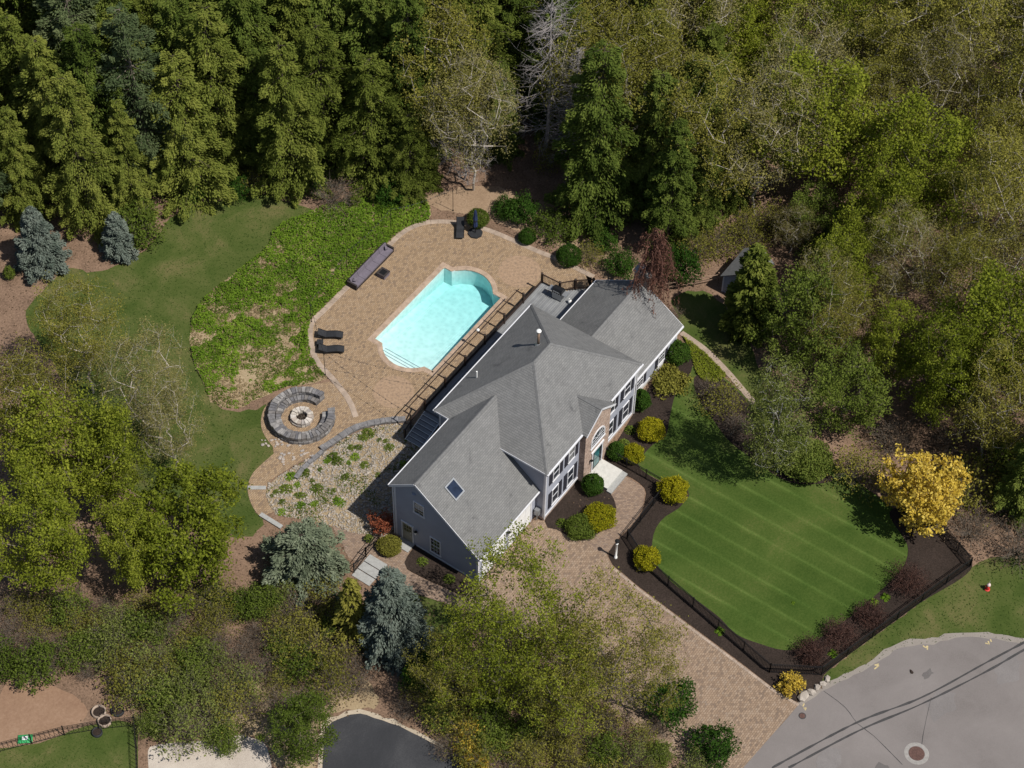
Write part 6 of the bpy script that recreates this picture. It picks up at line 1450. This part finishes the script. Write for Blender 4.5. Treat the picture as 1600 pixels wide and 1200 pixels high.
# red weeping tree over the chimney
def weeping(seed, h, r, leaf):
    rs = np.random.RandomState(seed); P0 = []; P1 = []; R0 = []; R1 = []; C = []; D = []
    def arm(a, z, L, ex):
        o = np.array([math.cos(a), math.sin(a), 0]); n = 9; q = [np.array([0, 0, z])]
        for i in range(1, n+1):
            t = i/n; q.append(np.array([0, 0, z])+o*ex*t**.6+np.array([0, 0, .35*math.sin(t*2.2)-L*t**2.2])+rs.normal(0, .05, 3))
        for i in range(n): P0.append(q[i]); P1.append(q[i+1]); R0.append(.035*(1-i/n)+.008); R1.append(.035*(1-(i+1)/n)+.008)
        for i in range(2, n+1):
            for k in range(3):
                s = q[i]+rs.normal(0, .12, 3); l = rs.uniform(.4, 1.3); e = s+np.array([rs.normal(0, .12), rs.normal(0, .12), -l]); P0.append(s); P1.append(e); R0.append(.009); R1.append(.004)
                m_ = int(6*l); t = rs.rand(m_, 1); C.append(s+(e-s)*t+rs.normal(0, .05, (m_, 3))); D.append(np.tile([[0, 0, -1.]], (m_, 1))+rs.normal(0, .5, (m_, 3)))
    zt = np.linspace(0, h, 7)
    for i in range(6): P0.append(np.array([.1*math.sin(i), .1*math.cos(i), zt[i]])); P1.append(np.array([.1*math.sin(i+1), .1*math.cos(i+1), zt[i+1]])); R0.append(.16-.022*i); R1.append(.14-.022*i)
    for k in range(60):
        z = h*rs.uniform(.60, 1.0); f = 1-(z/h-.60)/.40; arm(rs.rand()*6.28 if k % 3 == 1 else rs.normal(-2.2, .6), z, rs.uniform(1.2, 3.0)+f*.4+(1.2 if k % 3 == 0 else 0), r*rs.uniform(.3, 1.25)*(.3+.7*f) if k % 3 else rs.uniform(1.0, 3.1))
    C = np.concatenate(C); D = np.concatenate(D); n = len(C); sz = .085*rs.uniform(.6, 1.4, n)
    return tubes('trunk', P0, P1, R0, R1, M['rust_bark'], 4), cards('crown', C, D, rand_dirs(rs, n), sz, sz*.45, .5+rs.normal(0, .2, n), LF[leaf])
M['rust_bark'] = plain('rust_bark', (.13, .062, .045), .9, var=.35)
plant('weeping_tree', 'reddish-brown weeping tree drooping over the chimney end of the house', 'tree', weeping(171, 11.0, 2.9, 'maroon'), (20.85, 4.25, 0))

# ---- clipped and loose shrubs
def B(key, name, label, r, h, leaf, n, size, group=None, seed=None, **kw):
    return plant(name, label, 'shrub', shrub(seed or (hash(key) % 1 + sum(map(ord, key))), r, h, leaf, n, size, **kw), S[key], 0, 1, group)
GF = 'clipped yellow shrubs'
B('f1', 'yellow_shrub', 'round clipped yellow shrub nearest the right windows of the front', 1.08, 1.7, 'forsythia', 7000, .055, GF, lump=.08, shell=.68)
B('f2', 'yellow_shrub', 'round yellow shrub touching the green cone right of the front door', .88, 1.45, 'forsythia', 5000, .055, GF, lump=.10, shell=.66)
B('f3', 'yellow_shrub', 'large yellow shrub at the fence corner by the lawn', 1.15, 1.8, 'forsythia', 7000, .06, GF, lump=.14, shell=.6)
B('f4', 'yellow_shrub', 'yellow shrub by the fence near the lamp post', 1.0, 1.6, 'forsythia', 6000, .06, GF, lump=.16, shell=.6)
B('f5', 'yellow_shrub', 'brighter right half of the yellow hedge clump left of the front door', 1.25, 1.4, 'forsythia', 6500, .06, GF, lump=.12, shell=.7)
B('f6', 'yellow_shrub', 'greener left half of the yellow hedge clump left of the front door', 1.15, 1.2, 'green', 5500, .06, GF, lump=.12, shell=.7)
GG = 'clipped green shrubs by the house'
B('g1', 'green_shrub', 'green cone-shaped shrub right of the front steps', .85, 1.85, 'deep', 6000, .05, GG, lump=.05, shell=.75, point=.45)
B('g2', 'green_shrub', 'green rounded shrub left of the front steps', .95, 1.95, 'deep', 6500, .055, GG, lump=.08, shell=.72, point=.3)
B('g3', 'green_shrub', 'tall green shrub where main house and right wing meet', .85, 2.2, 'deep', 5500, .06, GG, lump=.1, shell=.6, point=.3)
B('g4', 'green_shrub', 'green shrub at the right end of the wing', 1.15, 2.0, 'deep', 5500, .06, GG, lump=.08, shell=.65, point=.2)
B('g5', 'loose_shrub', 'loose yellowish-green rhododendron under the wing windows', 1.45, 1.2, 'olive', 2600, .11, None, lump=.3, shell=.4, open_=.3)
GM = 'maroon shrubs along the roadside fence'
for k, lab, r, h in (('m1', 'largest maroon shrub near the right fence corner', 1.45, 1.7), ('m2', 'second maroon shrub from the right along the roadside fence', 1.1, 1.3), ('m3', 'third maroon shrub from the right along the roadside fence', 1.25, 1.4), ('m4', 'maroon shrub nearest the driveway end of the roadside fence', 1.15, 1.3)):
    plant('maroon_shrub', lab, 'shrub', twiggy(sum(map(ord, k)), r, h, 'rust_bark', 700, 'plum', 3200, .05), S[k], 0, 1, GM)
plant('golden_shrub', 'small golden shrub by the boulders at the driveway end', 'shrub', twiggy(181, .85, 1.2, 'bark', 260, 'gold', 2200, .07), S['y1'])
GX = 'round clipped shrubs behind the patio'
B('bx1', 'round_shrub', 'round clipped green shrub right behind the navy umbrella', .95, 1.5, 'green', 5000, .055, GX, lump=.04, shell=.75)
B('bx2', 'round_shrub', 'smallest round clipped green shrub on the patio border', .75, 1.25, 'deep', 4500, .05, GX, lump=.04, shell=.75)
B('bx3', 'round_shrub', 'largest round clipped green shrub, nearest the deck', 1.08, 1.75, 'deep', 6500, .055, GX, lump=.04, shell=.75)
GR = 'loose shrubs behind the patio'
for k, kind, s, lab in (('rh1', 'bush_deep', .95, 'dark loose rhododendron behind the small round shrub'), ('rh2', 'bush_green', 1.0, 'broad light-green bush between the two round shrubs'), ('rh3', 'bush_deep', .7, 'dark bush just right of the umbrella'), ('rh4', 'bush_olive', .7, 'olive bush beside the largest round shrub'), ('rh5', 'bush_deep', .75, 'dark bush between patio edge and the wing roof'), ('rh6', 'bush_green', .8, 'green bush behind the broad light-green one'), ('rh7', 'bush_deep', .85, 'dark bush close behind the wing roof, left of the red tree'), ('rh8', 'bush_deep', .8, 'dark bush at the foot of the woods behind the round shrubs')):
    T(k, kind, len(lab), 'loose_shrub', lab, s, len(lab), GR, 'shrub')
T('weepbush', 'bush_deep', 1, 'drooping_evergreen', 'drooping dark evergreen bush right of the chimney', (1.1, 1.1, 1.25), 0, None, 'shrub')
GE = 'shrubs on the forest edge of the back lawn'
for k, kind, s, lab in (('fe1', 'bush_green', 1.35, 'large fresh-green bush right of the smaller blue spruce'), ('fe2', 'bush_brown', 1.35, 'leafless pinkish-brown bush at the top of the planted bank'), ('fe4', 'bush_deep', .8, 'dark low bush under the hemlocks at the top of the back lawn'), ('fe5', 'bush_olive', .8, 'olive low bush under the hemlocks at the top of the back lawn'), ('fe6', 'bush_deep', .9, 'dark bush at the top edge of the planted bank'), ('fe7', 'bush_deep', .7, 'dark bush left of centre under the back lawn hemlocks')):
    T(k, kind, len(lab), 'edge_shrub', lab, s, len(lab), GE, 'shrub')
plant('small_yew', 'tiny upright yew left of the larger blue spruce', 'shrub', shrub(190, .55, 1.5, 'green', 2000, .05, point=.3), S['fe3'])
plant('red_maple_bush', 'small rust-red Japanese maple at the back corner of the garage', 'shrub', broadleaf(191, 1.7, 1.0, 'rust', 'bark_dark', natt=90, nleaf=2600, size=.06, clump=.18, base=.3, tipr=.005), S['rust'])
B('ob', 'olive_shrub', 'clipped olive shrub beside the garage side door', .92, 1.2, 'olive', 5000, .055, None, lump=.06, shell=.7)
B('dark', 'spreading_shrub', 'wide dark green spreading shrub at the birch bed', 2.0, 2.4, 'dark_hemlock', 8500, .09, None, lump=.12, shell=.55)
for k, kind, s, lab in (('brl', 'bush_olive', 1.0, 'brownish loose shrub on the bed left of the birch'), ('brl2', 'bush_brown', .9, 'bare brown shrub in the shade left of the birch'), ('brl3', 'bush_brown', .7, 'small bare shrub beside the yellow-green ground cover'), ('rustr', 'bush_brown', .6, 'low rusty shrub at the right gable foot')):
    T(k, kind, len(lab), 'loose_shrub', lab, s, len(lab), 'loose shrubs near the birch', 'shrub')
# ---- thickets lower left, bottom, right
GT = 'thicket in the lower left'
for i in range(1, 10): T('s%d' % i, 'bush_sage', i, 'thicket_shrub', 'pale green loose shrub in the lower-left thicket', .95+.1*(i % 4), i*1.3, GT, 'shrub')
for i in range(1, 9): T('n%d' % i, 'bush_brown', i, 'bare_shrub', 'bare brown shrub on the leaf litter of the lower-left thicket', .8+.12*(i % 3), i*1.1, 'bare shrubs in the lower left', 'shrub')
for i in range(1, 11): T('gr%d' % i, 'bush_green', i, 'green_shrub', 'fresh green shrub in the lower-left thicket', .62+.12*(i % 4), i*.9, 'green shrubs in the lower left', 'shrub')
for k, kind, s, lab in (('e1', 'bush_deep', 1.05, 'dark evergreen bush at the lower driveway edge, nearest the road'), ('e2', 'bush_deep', 1.15, 'dark evergreen bush at the driveway edge under the thin tree'), ('e3', 'bush_sage', .9, 'greyish bush at the bottom edge beside the evergreen bushes'), ('e4', 'bush_brown', .7, 'rusty bare bush between the dark evergreen bushes'), ('e5', 'bush_olive', .9, 'olive bush at the foot of the driveway trees'), ('e6', 'bush_olive', .85, 'olive bush near the bottom edge below the lime-green tree'), ('e7', 'bush_olive', .9, 'olive bush beside the thin driveway tree trunk'),
                       ('e8', 'bush_deep', .95, 'dark bush right behind the front blue spruce'), ('e9', 'bush_green', .9, 'green bush above the blacktop edge'), ('e10', 'bush_green', 1.0, 'green bush under the yellow-green garage tree'), ('e11', 'bush_brown', .8, 'brown bush at the blacktop edge below the spruce'), ('e12', 'bush_brown', .8, 'brown bush at the bottom edge under the driveway trees'), ('e13', 'bush_brown', .7, 'brown bush left of the golden bush at the bottom'), ('e14', 'bush_sage', .8, 'grey bush at the bottom right end of the shrub row')):
    T(k, kind, len(lab), 'row_shrub', lab, s, len(lab), 'shrubs between blacktop and driveway', 'shrub')
for k, r, lab in (('gd1', 1.2, 'golden-yellow bush at the bottom among the driveway shrubs'), ('gd2', .8, 'small golden bush at the very bottom edge')):
    plant('golden_shrub', lab, 'shrub', twiggy(200+int(r*10), r, r*1.5, 'bark', 320, 'gold', 2200, .09), S[k])
for i in range(1, 12): T('k%d' % i, 'bush_brown' if i % 3 else 'bush_olive', i, 'understorey_shrub', 'brownish understorey shrub in the woods above the golden tree', 1.0+.15*(i % 4), i*.8, 'understorey of the right woods', 'shrub')
rs = np.random.RandomState(56)
for (x, y) in poly_fill(REGION['row'], 1.6, 79):
    k = ['bush_olive', 'bush_olive', 'bush_brown', 'bush_green'][rs.randint(4)]
    plant('row_shrub', {'bush_olive': 'thin olive shrub under the driveway trees', 'bush_brown': 'bare brown shrub under the driveway trees', 'bush_green': 'fresh green shrub under the driveway trees'}[k], 'shrub', PR[k][rs.randint(2)], (x, y), rs.uniform(0, 6), rs.uniform(.6, 1.0), 'undergrowth below the driveway trees')
rs = np.random.RandomState(55)
for (x, y) in poly_fill(REGION['thicket'], 1.45, 78, [S[k] for k in S if k[0] in 'sn' and k[1:].isdigit()]+[(-31.3, 15.9), (-31.6, 15.1), (-30.5, 14.9), (-32.6, 14.9), (-30.4, 16.2)]):
    k = ['bush_sage', 'bush_olive', 'bush_brown', 'bush_green', 'bush_brown', 'bush_olive', 'bush_olive'][rs.randint(7)]; s = rs.uniform(.6, 1.1)
    plant('thicket_shrub', {'bush_sage': 'pale green loose shrub in the lower-left thicket', 'bush_olive': 'thin olive shrub in the lower-left thicket', 'bush_brown': 'bare brown shrub on the leaf litter of the lower-left thicket', 'bush_green': 'fresh green shrub in the lower-left thicket'}[k], 'shrub', PR[k][rs.randint(2)], (x, y), rs.uniform(0, 6), s, GT)
# understorey scattered on the forest floor
rs = np.random.RandomState(5)
for key, n, kinds in (('woods', 44, ('bush_olive', 'bush_green', 'bush_brown')), ('mixed', 14, ('bush_deep', 'bush_olive')), ('conifers', 12, ('bush_deep', 'bush_olive'))):
    for (x, y) in poly_fill(REGION[key], 3.4, 77)[:n]:
        k = kinds[rs.randint(len(kinds))]; s = rs.uniform(.7, 1.3)
        plant('understorey_shrub', {'woods': 'shrub under the trees of the right-hand woods', 'mixed': 'shrub under the trees of the mixed woods behind the patio', 'conifers': 'shrub under the hemlocks of the back woods'}[key], 'shrub', PR[k][rs.randint(2)], (x, y), rs.uniform(0, 6), s, 'understorey of the '+key)
# ---- small plants in beds
def perennial(seed, r, h, leaf, n=120, size=.1):
    rs = np.random.RandomState(seed); a = rs.rand(n)*6.28; q = np.sqrt(rs.rand(n))*r
    C = np.stack([q*np.cos(a), q*np.sin(a), h*(1-(q/r)**2)*rs.uniform(.3, 1, n)+.02], 1); D = np.stack([np.cos(a), np.sin(a), rs.normal(.1, .4, n)], 1); Nr = np.array([[0, 0, 1.]])+rs.normal(0, .5, (n, 3)); sz = size*rs.uniform(.6, 1.3, n)
    return (cards('foliage', C, D, Nr, sz, sz*.5, .5+rs.normal(0, .18, n), LF[leaf]),)
PR['per_green'] = [perennial(210+i, .42, .35, 'cover', 200, .08) for i in range(3)]; PR['per_deep'] = [perennial(214+i, .4, .4, 'green', 200, .07) for i in range(3)]; PR['hosta'] = [perennial(218, .3, .3, 'cover', 60, .13)]
for k, lab in (('hst1', 'bright green hosta at the foot of the birch, left one'), ('hst2', 'bright green hosta at the foot of the birch, right one'), ('hst3', 'pale green plant in mulch left of the largest maroon shrub'), ('hst4', 'second pale green plant in mulch beside the largest maroon shrub'), ('hst5', 'small green plant at the fence below the maroon shrubs'), ('hst6', 'small green plant poking through the driveway fence'), ('low4', 'tiny green plant at the lawn edge')):
    T(k, 'hosta', 0, 'hosta', lab, 1.0 if k != 'low4' else .4, 0, 'small bed plants', 'plant')
for k, lab in (('t1', 'small tufted plant in mulch under the garage gable, left one'), ('t2', 'small tufted plant in mulch under the garage gable, right one'), ('low1', 'low grey-green plant in the bed by the garage corner'), ('low2', 'low green plant at the brick foundation right of the entry'), ('low3', 'small green plant beside the green cone shrub')):
    T(k, 'per_deep', len(lab), 'bed_plant', lab, 1.1, 0, 'small bed plants', 'plant')
pt = thing('potted_plant', 'potted green plant beside the granite steps', 'potted plant', (*S['pot'], 0))
MB().lathe([(.16, 0), (.24, .36), (.21, .36), (.18, .2), (0, .2)], n=14).build('pot', M['sling'], pt, smooth=True, org=(0, 0, 0)); o = obj('foliage', PR['per_deep'][0][0], pt, (0, 0, .3)); o.scale = (.85, .85, 1.2)
rs = np.random.RandomState(8)
for i, (x, y) in enumerate(ROCK_PLANTS):
    k = 'per_green' if rs.rand() < .5 else 'per_deep'; s = rs.uniform(.55, 1.25)
    plant('rock_bed_plant', 'leafy green clump growing in the river-rock bed', 'plant', PR[k][rs.randint(3)], (x, y), rs.uniform(0, 6), (s*rs.uniform(.7, 1.3), s*rs.uniform(.7, 1.3), s*.7), 'plants in the rock bed')

# ------------------------------------------------------------------ uncountable stuff
def vnoise(x, y, sc, seed):
    rs = np.random.RandomState(seed); g = rs.rand(64, 64); X, Y = x*sc+100, y*sc+100; i, j = np.floor(X).astype(int), np.floor(Y).astype(int); fx, fy = X-i, Y-j; fx = fx*fx*(3-2*fx); fy = fy*fy*(3-2*fy)
    a = g[i % 64, j % 64]; b = g[(i+1) % 64, j % 64]; c = g[i % 64, (j+1) % 64]; d = g[(i+1) % 64, (j+1) % 64]
    return (a*(1-fx)+b*fx)*(1-fy)+(c*(1-fx)+d*fx)*fy
def scatter(poly, per_m2, seed):
    rs = np.random.RandomState(seed); P_ = np.array([q[:2] for q in poly]); lo, hi = P_.min(0), P_.max(0); n = int((hi-lo).prod()*per_m2)
    x = rs.uniform(lo[0], hi[0], n); y = rs.uniform(lo[1], hi[1], n); k = inside(poly, x, y); return x[k], y[k], rs
def cover(name, label, cat, poly, leaf, per, size, h, thr, seed, z=.02, sc=(.45, 1.3), bias=None):
    x, y, rs = scatter(poly, per, seed); f = vnoise(x, y, sc[0], seed)*.6+vnoise(x, y, sc[1], seed+1)*.4
    if bias is not None: f = f+bias(x, y)
    k = f > thr+rs.normal(0, .02, len(x)); x, y, f = x[k], y[k], f[k]; n = len(x)
    zz = z+h*np.clip((f-thr)*4, .15, 1)*rs.uniform(.25, 1, n)*(.6+.8*vnoise(x, y, 2.6, seed+2))
    C = np.stack([x, y, zz], 1); sz = size*rs.uniform(.6, 1.35, n)
    me = cards(name, C, rand_dirs(rs, n)*np.array([[1, 1, .4]]), np.array([[0, 0, 1.]])+rs.normal(0, .45, (n, 3)), sz, sz*.65, .5+rs.normal(0, .15, n)+.5*(vnoise(x, y, .9, seed+4)-.5), LF[leaf])
    return tag(obj(name, me), label, cat, kind='stuff')
bank = [tuple(q) for q in smooth_line(PLAN['cover_bed'], True, .6)]
cover('ground_cover', 'bright green leafy ground cover on the bank beside the patio', 'ground cover', bank, 'cover', 230, .078, .40, .36, 21, sc=(.6, 2.1), bias=lambda x, y: np.where((y < 26.5) & (x < 5), -.10, .02)+np.where((x < 0) & (y < 33), -.05, .02)+np.where(x > 8, .14, 0))
cover('dry_stems', 'pale dry stems between the green ground cover', 'dry stems', bank, 'straw', 60, .10, .10, .30, 22)
cover('weeds', 'dull olive weeds in the gaps of the planted bank', 'weeds', bank, 'green', 110, .065, .2, .42, 23, sc=(.8, 2.4))
cover('yellow_ground_cover', 'yellow-green ground cover beside the right wing path', 'ground cover', [tuple(q) for q in smooth_line(PLAN['yellow_cover'], True, .5)], 'lime', 420, .06, .25, .05, 24, z=.04)
rb = [tuple(q) for q in smooth_line(PLAN['rock_bed'], True, .5)]
cover('rock_bed_weeds', 'low green weeds between the river rocks', 'weeds', rb, 'green', 120, .055, .18, .55, 25, sc=(.7, 2.2))
x, y, rs = scatter(rb, 85, 31); n = len(x)
bv = np.array([v.co[:] for v in bould[0].vertices]); bf = np.array([p_.vertices[:] for p_ in bould[0].polygons]); nv = len(bv)
an = rs.rand(n)*6.28; sc = rs.gamma(3, .014, n)+.03; c_, s_n = np.cos(an), np.sin(an); V = np.empty((n, nv, 3)); st = rs.uniform(.7, 1.3, (n, 3))
bx, by, bz = bv[None, :, 0]*st[:, 0:1], bv[None, :, 1]*st[:, 1:2], bv[None, :, 2]*st[:, 2:3]
V[:, :, 0] = x[:, None]+(bx*c_[:, None]-by*s_n[:, None])*sc[:, None]; V[:, :, 1] = y[:, None]+(bx*s_n[:, None]+by*c_[:, None])*sc[:, None]; V[:, :, 2] = .018+bz*sc[:, None]*.8
F = (bf[None]+(np.arange(n)*nv)[:, None, None]).reshape(-1, 3)
me = bpy.data.meshes.new('river_rocks'); me.vertices.add(n*nv); me.vertices.foreach_set('co', V.astype(np.float32).ravel()); nf = len(F)
me.loops.add(nf*3); me.loops.foreach_set('vertex_index', F.astype(np.int32).ravel()); me.polygons.add(nf); me.polygons.foreach_set('loop_start', np.arange(0, nf*3, 3, dtype=np.int32)); me.polygons.foreach_set('loop_total', np.full(nf, 3, np.int32))
me.materials.append(M['rock']); me.update(calc_edges=True); tag(obj('river_rocks', me), 'pale river rocks covering the bed beside the garage', 'rocks', kind='stuff')
# grass tufts on the lawns
for nm, key, per, lab in (('lawn_tufts', 'back_lawn', 16, 'short grass of the back lawn'), ('lawn_tufts', 'verge', 16, 'short grass of the roadside verge'), ('lawn_tufts', 'low_lawn', 26, 'short grass of the lower-left lawn')):
    poly = [tuple(q) for q in smooth_line(PLAN[key], True, .8)]; x, y, rs = scatter(poly, per, len(key)); n = len(x)
    for bad in (bank, [tuple(q) for q in PLAN['right_bed']], [tuple(q[:2]) for q in court]):
        k = ~inside(bad, x, y); x, y = x[k], y[k]
    n = len(x); C = np.stack([x, y, .016+rs.uniform(0, .02, n)], 1); sz = rs.uniform(.04, .10, n)
    D = np.stack([rs.normal(0, 1, n), rs.normal(0, 1, n), rs.normal(0, .1, n)], 1)
    me = cards(nm, C, D, np.array([[0, 0, 1.]])+rs.normal(0, .14, (n, 3)), sz, sz*.3, .55+rs.normal(0, .10, n)+.5*(vnoise(x, y, .35, 3)-.5), LF['grass']); tag(obj(nm, me), lab, 'grass', kind='stuff')
# fallen leaves on the forest floor
x, y, rs = scatter([(-45, -45), (80, -45), (80, 80), (-45, 80)], 7, 91)
keep = np.ones(len(x), bool)
for key in ('back_lawn', 'front_lawn', 'cover_bed', 'rock_bed', 'right_bed', 'drive', 'road', 'side_walk', 'front_walk', 'asphalt', 'verge', 'low_lawn', 'dirt', 'gravel', 'side_lawn', 'sand_path', 'rear_soil'): keep &= ~inside(PLAN[key], x, y)
keep &= ~inside(patio_poly, x, y) & ~inside(court, x, y) & ~((x > -7.8) & (x < 20) & (y > -.6) & (y < 13.2))
x, y = x[keep], y[keep]; n = len(x); sz = rs.uniform(.05, .11, n)
me = cards('fallen_leaves', np.stack([x, y, .015+rs.uniform(0, .04, n)], 1), rand_dirs(rs, n), np.array([[0, 0, 1.]])+rs.normal(0, .2, (n, 3)), sz, sz*.7, rs.rand(n)*.5+.5, LF['brown'])
fl_o = tag(obj('fallen_leaves', me), 'brown fallen leaves scattered over the forest floor', 'leaf litter', kind='stuff')

# ------------------------------------------------------------------ alike things in a stand: tell them apart by their place from the left
def nth(n): return '%d%s' % (n, 'th' if 10 <= n % 100 <= 20 else {1: 'st', 2: 'nd', 3: 'rd'}.get(n % 10, 'th'))
same = {}
for o in scene.objects:
    if o.parent is None and o.get('label') and o.get('kind') is None: same.setdefault(o['label'], []).append(o)
for lab, os_ in same.items():
    if len(os_) > 1:
        os_.sort(key=lambda o: o.location.x*rt2[0]+o.location.y*rt2[1])
        for i, o in enumerate(os_): o['label'] = '%s, %s from the left' % (lab, nth(i+1))
